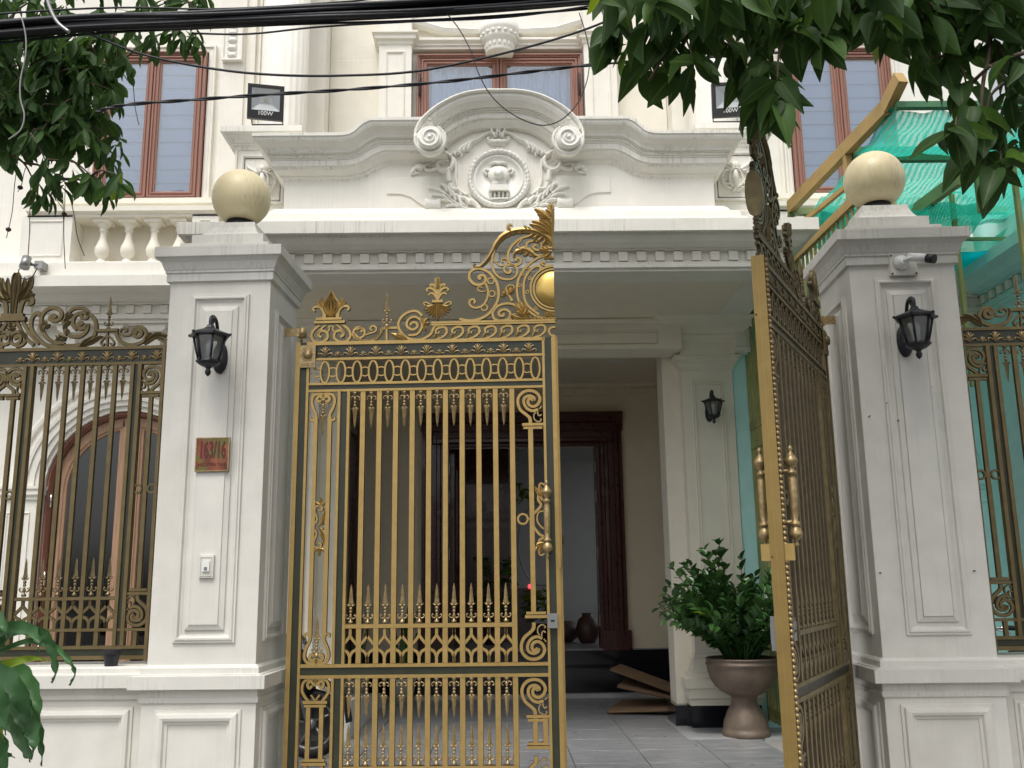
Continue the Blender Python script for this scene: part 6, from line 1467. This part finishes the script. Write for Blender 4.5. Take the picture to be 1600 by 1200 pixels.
# flattened cartons
def carton(cx_, cy_, z, rz, tilt, w_, l_, label, thick=.03):
    t = thing('flattened_carton', label, 'cardboard', (cx_, cy_, z), rz=0, group=None)
    m = Matrix.Translation((cx_, cy_, z)) @ Matrix.Rotation(rz, 4, 'Z') @ Matrix.Rotation(tilt, 4, 'Y')
    b = MB(); b.box(-l_/2, l_/2, -w_/2, w_/2, 0, thick*.25); b.box(-l_/2+.01, l_/2-.02, -w_/2+.01, w_/2-.01, thick*.7, thick); b.v = [tuple(m @ Vector(v)) for v in b.v]; part('board', b, 'card', t)
    b = MB(); b.add([(-l_/2, -w_/2, thick), (l_/2, -w_/2, thick*1.4), (l_/2+.02, -w_/2-.10, .03), (-l_/2+.05, -w_/2-.12, .02)], [(0, 1, 2, 3)]); b.add([(l_/2, -w_/2, thick), (l_/2, w_/2, thick), (l_/2+.14, w_/2-.03, thick+.06), (l_/2+.14, -w_/2+.03, thick+.04)], [(0, 1, 2, 3)]); b.v = [tuple(m @ Vector(v)) for v in b.v]; part('flap', b, 'card', t)
carton(1.74, 11.55, .165, R(-16), R(-2), 1.05, .90, 'flat brown carton lying lowest on the floor by the pilaster')
carton(1.80, 11.65, .31, R(-14), R(12), .70, .85, 'narrow brown carton slanting down against the pilaster base')
carton(1.76, 11.8, .42, R(-18), R(19), .60, .90, 'topmost brown carton leaning steeply behind the others')
# snake plants behind the left leaf
def snake(cx_, cy_, z, n, H_, label, seed):
    rn = random.Random(seed); t = thing('snake_plant', label, 'plant', (cx_, cy_, z), group=None)
    b = MB(); b.lathe([(0, z), (.13, z), (.17, z+.28), (.18, z+.30), (.16, z+.30), (0, z+.28)], (cx_, cy_, 0), 24); part('pot', b, 'inwall', t)
    for i in range(n):
        a = rn.uniform(0, 2*PI); h = H_*rn.uniform(.6, 1); tl = rn.uniform(.02, .32); w_ = rn.uniform(.03, .05); vs = []
        px_, py_ = cx_+.06*math.cos(a), cy_+.06*math.sin(a); sx, sy = -math.sin(a), math.cos(a)
        for k in range(7):
            q = k/6; ww = w_*(1-.2*q)*(1 if q < .75 else (1-q)/.25+.03); x = px_+math.cos(a)*tl*h*q*q; y = py_+math.sin(a)*tl*h*q*q; zz = z+.28+h*q
            vs += [(x-sx*ww, y-sy*ww, zz), (x+math.cos(a)*.012, y+math.sin(a)*.012, zz), (x+sx*ww, y+sy*ww, zz)]
        b = MB(); b.add(vs, [(3*k, 3*k+3, 3*k+4, 3*k+1) for k in range(6)]+[(3*k+1, 3*k+4, 3*k+5, 3*k+2) for k in range(6)], 0, True); part('leaf', b, 'leafZ', t, fix=False)
snake(-1.22, 12.3, .152, 9, .95, 'snake plant in a grey pot nearest the dark side door', 1)
snake(-1.80, 12.3, .152, 6, .80, 'smaller snake plant at the back wall, seen through the left gate bars', 2)
# hall contents
def vase(cx_, cy_, z, pr, label, m='terra'):
    b = MB(); b.lathe([(r, z+h) for r, h in pr], (cx_, cy_, 0), 24); return solo('vase', b, m, label, 'vase', (cx_, cy_, z))
vase(1.25, 14.3, .715, [(0, 0), (.10, 0), (.15, .08), (.17, .2), (.13, .33), (.07, .38), (.08, .42), (0, .41)], 'dark clay jar standing just inside the door by the right jamb')
vase(.92, 14.6, .715, [(0, 0), (.12, 0), (.22, .07), (.25, .16), (.2, .26), (.12, .30), (0, .30)], 'wide dark clay bowl on the hall floor left of the jar')
def bush(cx_, cy_, z, H_, Rr, label, seed, m='leafL'):
    rn = random.Random(seed); t = thing('indoor_plant', label, 'plant', (cx_, cy_, z)); b = MB(); b.lathe([(0, z), (.12, z), (.16, z+.25), (0, z+.24)], (cx_, cy_, 0), 16); part('pot', b, 'terra', t)
    me = leaflet_mesh('leaf', M[m], W=.3); bg_ = Bag()
    for i in range(150):
        a = rn.uniform(0, 2*PI); r = Rr*rn.random()**.5; h = z+.3+H_*rn.random(); bg_.put(me, (cx_+r*math.cos(a)*.6, cy_+r*math.sin(a)*.6, h), (math.cos(a), math.sin(a), rn.uniform(-.3, .6)), rn.uniform(.08, .2), rn.uniform(-1, 1))
    part('foliage', bg_.b, m, t, kind='stuff', fix=False)
bush(.62, 14.9, .715, .45, .32, 'leafy yellow green plant in a pot inside the hall', 3, 'leafY')
bush(-.1, 14.2, .715, .9, .35, 'dark indoor plant in a pot deeper in the hall', 4)
b = MB(); b.tube([(.62+.62*math.cos(a*PI/20)*.55, 14.8, 2.15+.62*math.sin(a*PI/20)) for a in range(41)], .012, 6); solo('metal_hoop', b, 'grey', 'thin grey hoop standing in the hall behind the left gate leaf', 'hoop', (.62, 14.8, 1.5))
b = MB(); b.box(-1.89, .15, 15.6, 17.18, .716, 4.0); solo('tall_cupboard', b, 'mahog', 'dark tall cupboard filling the left side of the hall', 'cupboard', (-.9, 16.4, .716))
b = MB(); b.box(.05, .5, 14.9, 15.3, .716, 1.45); b.box(.03, .52, 14.88, 15.32, 1.45, 1.49); altar = solo('side_table', b, 'mahog', 'dark wooden side table in the hall with a red lamp', 'table', (.27, 15.1, .716))
b = MB(); b.sphere((.45, 14.85, 1.52), .035, 10, 8); solo('red_lamp', b, 'redlight', 'small lit red lamp on the hall side table', 'lamp', (.45, 14.85, 1.49))
bg_ = Bag(); me = leaflet_mesh('leaf', M['leafY'], W=.3); rn = random.Random(8)
for i in range(26): bg_.put(me, (.45+rn.uniform(-.12, .12), 16.9, 3.2+rn.uniform(-.22, .08)), (rn.uniform(-1, 1), -.3, rn.uniform(-1, .4)), .12, rn.uniform(-1, 1))
solo('hanging_sprig', bg_.b, 'leafY', 'small yellow green sprig hanging high in the hall', 'plant', (.45, 16.9, 3.1), fix=False)
# ================================================================== scooters
def scooter(x, y, z, rz, label, fence=False):
    t = thing('scooter', label, 'scooter', (x, y, z), rz=rz)
    org = Vector((x, y, z))
    def pt(name, b, m, par=t): b.v = [tuple(Vector(v)+org) for v in b.v]; return part(name, b, m, par)
    for wx in (0, 1.25):
        wn = node('wheel', t)
        b = MB(); b.lathe([(.215, -.045), (.255, -.045), (.28, -.025), (.285, 0), (.28, .025), (.255, .045), (.215, .045), (.205, 0), (.215, -.045)], (wx, 0, .285), 36, ax='Y'); pt('tyre', b, 'rubber', wn)
        b = MB(); b.lathe([(.19, -.03), (.215, -.04), (.215, .04), (.19, .03), (.19, -.03)], (wx, 0, .285), 36, ax='Y'); b.lathe([(0, -.06), (.04, -.055), (.05, 0), (.04, .055), (0, .06)], (wx, 0, .285), 16, ax='Y')
        for k in range(5): a = k*2*PI/5; b.tube([(wx+.03*math.cos(a), 0, .285+.03*math.sin(a)), (wx+.2*math.cos(a+.2), 0, .285+.2*math.sin(a+.2))], .014, 6)
        pt('rim', b, 'grey', wn)
    b = MB(); P = spl([(-.33, .30), (-.28, .50), (-.10, .62), (.12, .60), (.22, .48)], 5)
    for s_ in (0,): b.sweep([(p[0], p[1]) for p in P], [(0, -.06), (-.03, 0), (0, .06), (.012, .06), (-.015, 0), (.012, -.06), (0, -.06)], A=(1, 0, 0), Bv=(0, 0, 1), N=(0, -1, 0), sm=True)
    pt('front_mudguard', b, 'blackp')
    b = MB(); b.tube([(0, -.09, .285), (.12, -.08, .65), (.22, 0, .98)], .018, 8); b.tube([(0, .09, .285), (.12, .08, .65), (.22, 0, .98)], .018, 8); pt('fork', b, 'grey')
    b = MB(); b.tube([(.10, 0, .50), (.20, 0, .72), (.27, 0, 1.0)], [.14, .17, .11], 14, sx=1.2); pt('leg_shield', b, 'blackp')
    b = MB(); b.tube([(.28, 0, .34), (.50, 0, .28), (.78, 0, .30), (1.0, 0, .42)], [.12, .13, .14, .12], 12); pt('floorboard', b, 'blackp')
    b = MB(); b.tube([(.72, 0, .52), (.85, 0, .62), (1.15, 0, .66), (1.50, 0, .70), (1.66, 0, .74)], [.08, .15, .17, .13, .05], 14); pt('rear_body', b, 'blackp')
    b = MB(); b.tube([(.66, 0, .74), (.85, 0, .79), (1.15, 0, .80), (1.48, 0, .88)], [.06, .12, .13, .07], 12, sx=1.3); pt('seat', b, 'rubber')
    b = MB(); b.tube(spl([(.34, -.34, 1.08), (.27, -.22, 1.06), (.24, 0, 1.02), (.27, .22, 1.06), (.34, .34, 1.08)], 4), .013, 8); pt('handlebar', b, 'chrome')
    for s_ in (-1, 1):
        b = MB(); b.tube([(.34, s_*.34, 1.08), (.39, s_*.46, 1.08)], .018, 8); pt('grip', b, 'rubber')
        b = MB(); b.tube([(.28, s_*.30, 1.10), (.24, s_*.36, 1.07), (.27, s_*.46, 1.05)], .006, 6); pt('brake_lever', b, 'chrome')
        b = MB(); b.tube([(.27, s_*.22, 1.06), (.25, s_*.27, 1.18), (.26, s_*.32, 1.26)], .006, 6); b.sphere((.26, s_*.35, 1.29), .06, 10, 6, sc3=(.3, 1, .6)); pt('mirror', b, 'blackp')
    b = MB(); b.sphere((.13, 0, .95), .085, 12, 8, sc3=(.8, 1.1, .8)); pt('headlight', b, 'chrome')
    b = MB(); b.tube([(.9, -.14, .26), (1.2, -.17, .28), (1.55, -.18, .36)], [.03, .05, .05], 10); pt('exhaust', b, 'grey')
    return t
scooter(-1.62, 8.60, .151, R(172), 'black scooter parked behind the left gate leaf, front wheel showing', )
scooter(3.35, 7.6, .13, R(20), 'black scooter parked behind the right iron fence panel')
b = MB(); b.prism([(9.56, .151), (12.1, .151), (12.1, .30), (9.75, .50), (9.56, .50)], -1.86, -1.44, A=(0, 1, 0), Bv=(0, 0, 1), N=(1, 0, 0))
solo('white_ramp', b, 'white', 'low white masonry ramp beside the black scooter in the yard', 'ramp', (-1.65, 10.8, .151))
# small things on the walls
b = MB(); b.lathe([(0, 1.112), (.038, 1.112), (.05, 1.185), (.056, 1.186), (.056, 1.212), (0, 1.21)], (-2.76, 6.14, 0), 14, sm=False); solo('plastic_cup', b, 'cable', 'small dark plastic flower pot left on the low wall beside the left pillar', 'pot', (-2.76, 6.14, 1.112), fence=True)
b = MB(); b.sphere((0, 0, 0), .05, 9, 6, sc3=(.7, 1.7, .7)); rn = random.Random(3); b.v = [(v[0]*(1+rn.uniform(-.15, .15))-1.76, v[1]*(1+rn.uniform(-.15, .15))+6.31, v[2]*(1+rn.uniform(-.2, .2))+.375) for v in b.v]
solo('stone', b, 'stone', 'dark stone tucked in the side panel of the left pillar pedestal', 'stone', (-1.76, 6.31, .34), fence=True)
t = thing('wall_camera', 'small grey camera on the balcony wall above the left fence', 'camera', (-4.75, 9.45, 4.83)); 
b = MB(); b.tube([(-4.80, 9.40, 4.90), (-4.80, 9.36, 4.78)], [.045, .05], 12); b.box(-4.74, -4.66, 9.44, 9.56, 4.80, 4.88); b.tube([(-4.80, 9.42, 4.84), (-4.70, 9.46, 4.84)], .02, 8); part('body', b, 'grey', t)
b = MB(); b.tube(spl([(-4.72, 9.46, 4.80), (-4.76, 9.44, 4.70), (-4.85, 9.44, 4.69), (-4.90, 9.45, 4.78), (-4.84, 9.46, 4.84)], 5), .006, 5); part('lead', b, 'cable', t)
# ================================================================== overhead cables
def cab(name, pts, r, label, cat, m='cable', grp=None, k=8, seg=6, tw=0):
    P = spl([B(*p) for p in pts], k); b = MB(); b.tube(P, r, seg); o = solo(name, b, m, label, cat, tuple(P[0])); 
    if grp: o['group'] = grp
    return o
rn = random.Random(11)
base = [(-700, 110, 5.6), (-250, 70, 5.4), (0, 47, 5.3), (140, 36, 5.3), (300, 32, 5.3), (470, 24, 5.4), (650, 15, 5.4), (820, 2, 5.5), (1000, -14, 5.6), (1300, -45, 5.8), (1900, -120, 6.2), (2700, -250, 6.8)]
bund = thing('cable_bundle', 'thick bundle of black overhead cables crossing the top left', 'cable', tuple(B(-250, 70, 5.4)))
for i in range(30):
    a = rn.uniform(0, 2*PI); rr = rn.random()**.5; P = []
    oy, oz = math.cos(a)*rr*.062, math.sin(a)*rr*.062; ph = rn.uniform(0, 6)
    for j, p in enumerate(base):
        q = Vector(B(*p)); sp = 1+(.5 if j in (7, 8) else 0)+(.25 if j == 6 else 0); q.z += oz*sp*(1.05 if j < 4 else .85)+.008*math.sin(ph+j*1.3)-(.0 if rr < .8 else .006*math.sin(j)); q.y += oy+.008*math.cos(ph+j*1.1); P.append(q)
    b = MB(); b.tube(spl(P, 7), rn.choice((.008, .010, .012, .014)), 6); part('cable', b, 'cable', bund)
GC = 'loose black overhead wires'
cab('cable', [(-500, 60, 5.3), (100, 15, 5.3), (340, 14, 5.3), (520, 4, 5.4), (700, -12, 5.5), (1500, -80, 6)], .006, 'thin black wire just above the thick cable bundle', 'cable', grp=GC)
cab('cable', [(-400, 60, 5.5), (60, 38, 5.4), (120, 46, 5.3), (220, 84, 5.3), (330, 107, 5.3), (430, 117, 5.3), (540, 118, 5.4), (660, 110, 5.4), (800, 80, 5.5), (920, 44, 5.5), (1010, 4, 5.5), (1200, -70, 5.6)], .0075, 'black cable sagging across the upper windows', 'cable', grp=GC)
P = [(150, 175, 5.2), (195, 164, 5.2), (300, 156, 5.3), (430, 147, 5.3), (560, 139, 5.4), (700, 127, 5.4), (820, 113, 5.5), (930, 101, 5.5), (1060, 92, 5.6), (1250, 80, 5.7)]
PP = spl([B(*p) for p in P], 12); b = MB()
for s_ in (0, PI): b.tube([p+Vector((0, .0055*math.cos(i*.55+s_), .0055*math.sin(i*.55+s_))) for i, p in enumerate(PP)], .0062, 6)
solo('cable', b, 'cable', 'twisted pair cable running just below the sagging cable', 'cable', tuple(PP[0]))['group'] = GC
cab('cable', [(300, 52, 5.3), (390, 53, 5.3), (500, 42, 5.4), (640, 34, 5.4), (800, 26, 5.5), (960, 2, 5.5), (1100, -30, 5.6)], .006, 'thin black wire just below the thick cable bundle', 'cable', grp=GC)
cab('cable', [(690, 12, 5.4), (715, 42, 5.4), (735, 78, 5.4), (748, 115, 5.4), (768, 150, 5.4), (800, 178, 5.4), (840, 195, 5.4), (872, 190, 5.4), (900, 165, 5.4), (916, 130, 5.4), (921, 95, 5.4), (917, 60, 5.4), (905, 20, 5.4)], .0035, 'thin black wire looping down in front of the curved pediment', 'cable', k=6, grp=GC)
cab('cable', [(34, 28, 4.9), (40, 55, 4.9), (40, 85, 4.9), (32, 125, 4.9), (32, 155, 4.9), (38, 180, 4.9), (32, 203, 4.9), (13, 218, 4.9)], .004, 'pale loose wire hanging down over the left foliage', 'cable', m='conc', k=6)
cab('hose', [(72, -10, 5.1), (78, 12, 5.1), (90, 35, 5.1), (108, 50, 5.1)], .011, 'grey plastic conduit looped over the cable bundle', 'hose', m='grey', k=6)
# ================================================================== trees and the near plant
def obov(q): return max(.06, math.sin(PI*min(1, q**1.75))**.62)
def leafvars(m, W, shape, n=5):
    out = []
    for i in range(n):
        out.append(leaflet_mesh('leaf', M[m], L=1, W=W*(1+.12*(i % 3-1)), fold_=.15+.2*i, curl=.10+.10*i, nb=7, shape=shape))
    return out
def ell(q): return max(.02, math.sin(PI*min(1, q*1.06)**.92)**.7 if q < .86 else .36*(1-q)/.14)
def tree(name, label, m, base, trunk, whorls, seed, L0, L1, nleaf, W=.24, shape=None, hang=.5, thin=()):
    rn = random.Random(seed); t = thing(name, label, 'tree', base); mv = leafvars(m, W, shape); yv = leafvars('leafY', W, shape, 2)
    b = MB(); b.tube(trunk, [.16*(1-.6*i/(len(trunk)-1)) for i in range(len(trunk))], 14); part('trunk', b, 'bark', t)
    br = MB(); allv = []; top = Vector(trunk[-1])
    hubs = [w_ for w_ in whorls]
    # limbs: join every whorl to the nearest earlier point of the growing skeleton
    nodes = [Vector(p) for p in trunk[len(trunk)//2:]]
    order = sorted(hubs, key=lambda w_: (Vector(w_[0])-top).length)
    lim = MB(); nl = 0
    for w_ in order:
        p = Vector(w_[0]); near = min(nodes, key=lambda q: (q-p).length+.35*max(0, (p.z-q.z)*-1)); dd = (p-near); L = dd.length
        mid = near+dd*.5+Vector((rn.uniform(-.04, .04), rn.uniform(-.04, .04), .10*min(1, L)))
        r0 = .008+.012*min(1.2, L); lim.tube(spl([near, mid, p], 4), [r0, r0*.9, r0*.8, r0*.7, r0*.6, r0*.5, r0*.45, r0*.4, r0*.35][:9], 5); nodes.append(p); nodes.append(mid)
    part('branches', lim, 'bark', t, kind='stuff')
    for w_ in hubs:
        p = Vector(w_[0]); n = w_[1]; s_ = w_[2] if len(w_) > 2 else 1; hg = hang
        a0 = rn.uniform(0, 2*PI); ax = Vector((rn.uniform(-.5, .5), rn.uniform(-.5, .5), rn.uniform(-.9, .1)))
        for i in range(n):
            a = a0+i*2*PI/n+rn.uniform(-.35, .35); d = Vector((math.cos(a), math.sin(a)*.9, 0))+ax*.7+Vector((0, 0, -hg*rn.uniform(.3, 1.6)))
            allv.append((p+Vector((rn.uniform(-.02, .02), rn.uniform(-.02, .02), rn.uniform(-.05, .03))), d.normalized(), rn.uniform(L0, L1)*s_, rn.uniform(-1.0, 1.0), rn.choice(yv) if rn.random() < .025 else rn.choice(mv)))
    # the nearest ones in the picture become leaves of their own
    allv.sort(key=lambda q: 0 if q[0].z < 7 else 1)
    rn2 = random.Random(1); idx = list(range(len(allv))); rn2.shuffle(idx); keep = set(idx[:298]); bg_ = Bag()
    for i, (p, d, L, ro_, me) in enumerate(allv):
        if i in keep: leafobj('leaf', me, t, p, d, L, ro_)
        else: bg_.put(me if me.materials[0] == M[m] else mv[0], p, d, L, ro_)
    midattr(part('foliage', bg_.b, m, t, kind='stuff', fix=False).data); return t
def pxy(px, py, Y): return tuple(B(px, py, Y))
rn = random.Random(21)
# right tree: hand-placed lower edge, random filling above
R_edge = [(960, 60), (985, 95), (1010, 55), (1005, 115), (1040, 90), (1060, 130), (1025, 30), (1085, 60), (1090, 110), (1120, 70), (1150, 95), (1165, 135), (1200, 120), (1215, 150), (1185, 90), (1240, 90), (1180, 175), (1210, 175),
          (1270, 60), (1290, 95), (1330, 75), (1345, 40), (1380, 60), (1240, 30), (1300, 30), (1190, 30), (1130, 20), (1420, 30), (1405, 75), (1440, 70), (1450, 105), (1480, 130), (1510, 160), (1490, 80), (1530, 100), (1560, 70), (1590, 110),
          (1530, 255), (1570, 275), (1520, 200), (1545, 215), (1580, 200), (1500, 220), (1590, 250), (1560, 255), (1600, 60), (1470, 40), (1540, 40), (1610, 160), (1620, 210), (1575, 150), (1440, 140), (1500, 25), (950, 10), (990, 10), (1060, 5), (1400, 5), (1570, 10)]
wh = []
for x, y in R_edge: wh.append((pxy(x+rn.uniform(-8, 8), y-(22 if not 1225 < x < 1485 else 42), rn.uniform(3.9, 4.5)), rn.randint(5, 7), 1))
for i in range(190):
    x = rn.uniform(930, 1900); y = rn.uniform(-260, 30 if x > 1180 else 0)
    if x > 1600: y = rn.uniform(-260, 260)
    wh.append((pxy(x, y, rn.uniform(3.7, 5.2)), rn.randint(5, 7), 1))
for i in range(26):
    x = rn.uniform(1120, 1620); y = rn.uniform(-30, 30)
    wh.append((pxy(x, y, rn.uniform(4.0, 4.9)), 6, 1))
TR = tree('street_tree', 'dark broad leaved tree overhanging the right gate leaf and pillar', 'leafR', (3.9, 4.3, .12), [(3.9, 4.3, .1), (3.88, 4.35, 1.2), (3.8, 4.4, 2.5), (3.65, 4.4, 3.6), (3.4, 4.4, 4.6), (3.1, 4.4, 5.4), (2.6, 4.4, 6.1)], wh, 5, .13, .25, 0, W=.25, shape=ell, hang=.6)
L_edge = [(10, 110), (40, 130), (70, 90), (100, 120), (140, 100), (60, 170), (20, 180), (95, 175), (130, 160), (165, 190), (150, 140), (175, 150), (30, 225), (10, 250), (60, 215), (100, 220), (130, 215), (160, 235), (185, 230), (75, 260), (55, 300), (75, 310), (95, 290), (110, 262), (145, 285), (175, 262), (190, 285), (165, 300), (180, 75), (210, 60), (240, 70), (270, 55), (285, 65), (310, 60), (150, 60), (120, 65), (220, 30), (160, 20), (100, 20), (260, 15), (290, 10), (40, 60), (10, 60), (200, 100), (160, 110), (80, 130), (5, 200), (60, 30), (310, 15)]
wh = []
for x, y in L_edge: wh.append((pxy(x+rn.uniform(-6, 6), y-10, rn.uniform(5.5, 6.1)), rn.randint(8, 11), 1))
for i in range(150):
    x = rn.uniform(-20, 180); y = rn.uniform(40, 215)
    if x+y*.35 > 220: continue
    wh.append((pxy(x, y, rn.uniform(5.5, 6.6)), rn.randint(8, 11), 1))
for i in range(150):
    x = rn.uniform(-420, 330); y = rn.uniform(-260, 0)
    if x < 0: y = rn.uniform(-260, 250)
    wh.append((pxy(x, y, rn.uniform(5.3, 6.8)), rn.randint(6, 8), 1))
TL = tree('street_tree', 'dull green tree with rounded leaves hanging over the left window', 'leafL', (-4.75, 5.35, .12), [(-4.75, 5.35, .1), (-4.72, 5.4, 1.3), (-4.8, 5.45, 2.6), (-4.85, 5.5, 3.7), (-4.7, 5.6, 4.7), (-4.4, 5.7, 5.4), (-4.0, 5.8, 6.1)], wh, 9, .12, .19, 0, W=.165, shape=obov, hang=.65)
b = MB(); b.tube(spl([B(1520, -60, 4.3), B(1540, 10, 4.3), B(1547, 70, 4.25), B(1536, 130, 4.2), B(1534, 190, 4.2), B(1545, 230, 4.2)], 5), [.014-.0003*i for i in range(26)], 6); part('bough', b, 'bark', TR)
b = MB(); b.tube(spl([B(1560, 70, 4.3), B(1575, 100, 4.3), B(1600, 130, 4.3), B(1640, 160, 4.3)], 5), .006, 5); part('bough', b, 'bark', TR)
b = MB(); b.tube(spl([B(1160, -80, 4.2), B(1130, 10, 4.2), B(1080, 50, 4.2), B(1040, 85, 4.2), B(1015, 125, 4.2)], 5), .007, 5); part('bough', b, 'bark', TR)
# hanging threads of aerial root with seed pods
for i, (x, y0, y1, dx, pod) in enumerate(((28, 250, 372, -18, 1), (60, 270, 330, -6, 1), (48, 290, 400, -4, 0), (98, 300, 420, 4, 0), (102, 290, 345, -2, 1), (110, 310, 400, 22, 0), (40, 262, 300, -12, 1), (205, 110, 195, 12, 0))):
    P = spl([B(x, y0, 5.9), B(x+dx*.3, (y0*2+y1)/3, 5.9), B(x+dx*.5, (y0+2*y1)/3, 5.9), B(x+dx, y1, 5.9)], 5); b = MB(); b.tube(P, .0028, 4); o = part('hanging_thread', b, 'bark', TL)
    if pod: b = MB(); b.sphere(P[-4 if i else -3], .018, 8, 6, sc3=(1, 1, .8)); part('seed_pod', b, 'terra', o if False else TL)
# near strap-leaved plant at the lower left
dp = thing('dracaena', 'strap leaved green plant in the lower left foreground', 'plant', tuple(B(-60, 1250, 4.6)[:2])+(.12,))
ST = ['leafD', 'leafY']
def strap(pts, w_, m='leafD'):
    P = spl([B(*p) for p in pts], 5); vs = []; n = len(P)
    for i, p in enumerate(P):
        d = (P[min(i+1, n-1)]-P[max(i-1, 0)]).normalized(); s = d.cross(Vector((0, -1, .15))); s = s.normalized() if s.length > .05 else Vector((1, 0, 0)); q = i/(n-1)
        ww = .8*w_*(.35+.65*math.sin(PI*min(1, q*1.1+.08))**.8 if q < .95 else .05)*(1 if q < .75 else max(.04, (1-q)/.25)); un = .012*math.sin(i*1.7)
        vs += [p-s*ww+Vector((0, -.012+un, .008)), p, p+s*ww+Vector((0, -.012-un, .008))]
    b = MB(); b.add(vs, [(3*k, 3*k+3, 3*k+4, 3*k+1) for k in range(n-1)]+[(3*k+1, 3*k+4, 3*k+5, 3*k+2) for k in range(n-1)], 0, True); part('leaf', b, m, dp, fix=False)
Yd = 4.6
for pts, w_, m in (
    ([(-40, 1020, Yd), (10, 985, Yd-.05), (45, 985, Yd-.1), (60, 1000, Yd-.15), (62, 1020, Yd-.15)], .035, 'leafD'),
    ([(-30, 1040, Yd), (20, 990, Yd), (60, 990, Yd-.1), (80, 1010, Yd-.1), (88, 1050, Yd-.1), (82, 1068, Yd-.1)], .032, 'leafD'),
    ([(-20, 1030, Yd+.1), (40, 1005, Yd), (80, 1010, Yd-.05), (105, 1030, Yd-.1), (118, 1052, Yd-.1), (110, 1072, Yd-.1)], .018, 'leafD'),
    ([(-40, 1060, Yd-.1), (0, 1045, Yd-.1), (45, 1032, Yd-.15), (78, 1034, Yd-.2)], .024, 'leafY'),
    ([(-50, 1040, Yd), (-10, 1050, Yd-.1), (25, 1075, Yd-.2), (40, 1120, Yd-.2), (38, 1150, Yd-.2)], .055, 'leafD'),
    ([(-30, 1050, Yd), (20, 1045, Yd), (45, 1065, Yd-.05), (60, 1100, Yd-.1), (65, 1140, Yd-.1)], .045, 'leafD'),
    ([(-20, 1080, Yd), (20, 1100, Yd-.1), (45, 1130, Yd-.15), (55, 1160, Yd-.2), (50, 1188, Yd-.2)], .050, 'leafD'),
    ([(0, 1070, Yd+.1), (40, 1090, Yd+.05), (58, 1130, Yd), (66, 1170, Yd), (66, 1198, Yd)], .030, 'leafD'),
    ([(-40, 1060, Yd-.2), (-10, 1080, Yd-.3), (5, 1120, Yd-.3), (10, 1150, Yd-.3)], .055, 'leafD'),
    ([(-30, 1100, Yd), (0, 1110, Yd), (25, 1140, Yd-.05), (45, 1180, Yd-.1), (48, 1192, Yd-.1)], .042, 'leafD'),
    ([(-40, 1130, Yd), (-10, 1150, Yd-.1), (5, 1180, Yd-.1), (8, 1230, Yd-.1)], .05, 'leafD'),
    ([(-50, 1000, Yd), (-20, 965, Yd), (5, 975, Yd-.1), (12, 1000, Yd-.1)], .04, 'leafD'),
    ([(-60, 1120, Yd-.1), (-30, 1110, Yd-.1), (-5, 1125, Yd-.2), (8, 1160, Yd-.2)], .03, 'leafY'),
    ([(-60, 1180, Yd), (-20, 1170, Yd), (10, 1180, Yd), (24, 1185, Yd)], .02, 'leafD'),
    ([(-90, 1060, Yd), (-130, 1020, Yd), (-160, 1060, Yd), (-170, 1120, Yd)], .045, 'leafD'),
    ([(-90, 1100, Yd), (-120, 1080, Yd-.2), (-140, 1130, Yd-.3), (-140, 1180, Yd-.3)], .045, 'leafD')): strap(pts, w_, m)
b = MB(); o = ORG[dp.name]; b.tube([(o.x, o.y, .12), (o.x-.02, o.y+.02, .6), (o.x+.0, o.y, 1.15)], [.03, .026, .02], 8); part('stem', b, 'bark', dp)
b = MB(); b.lathe([(0, .12), (.16, .12), (.22, .42), (.24, .44), (.21, .44), (0, .40)], (o.x, o.y, 0), 24); part('pot', b, 'terra', dp)
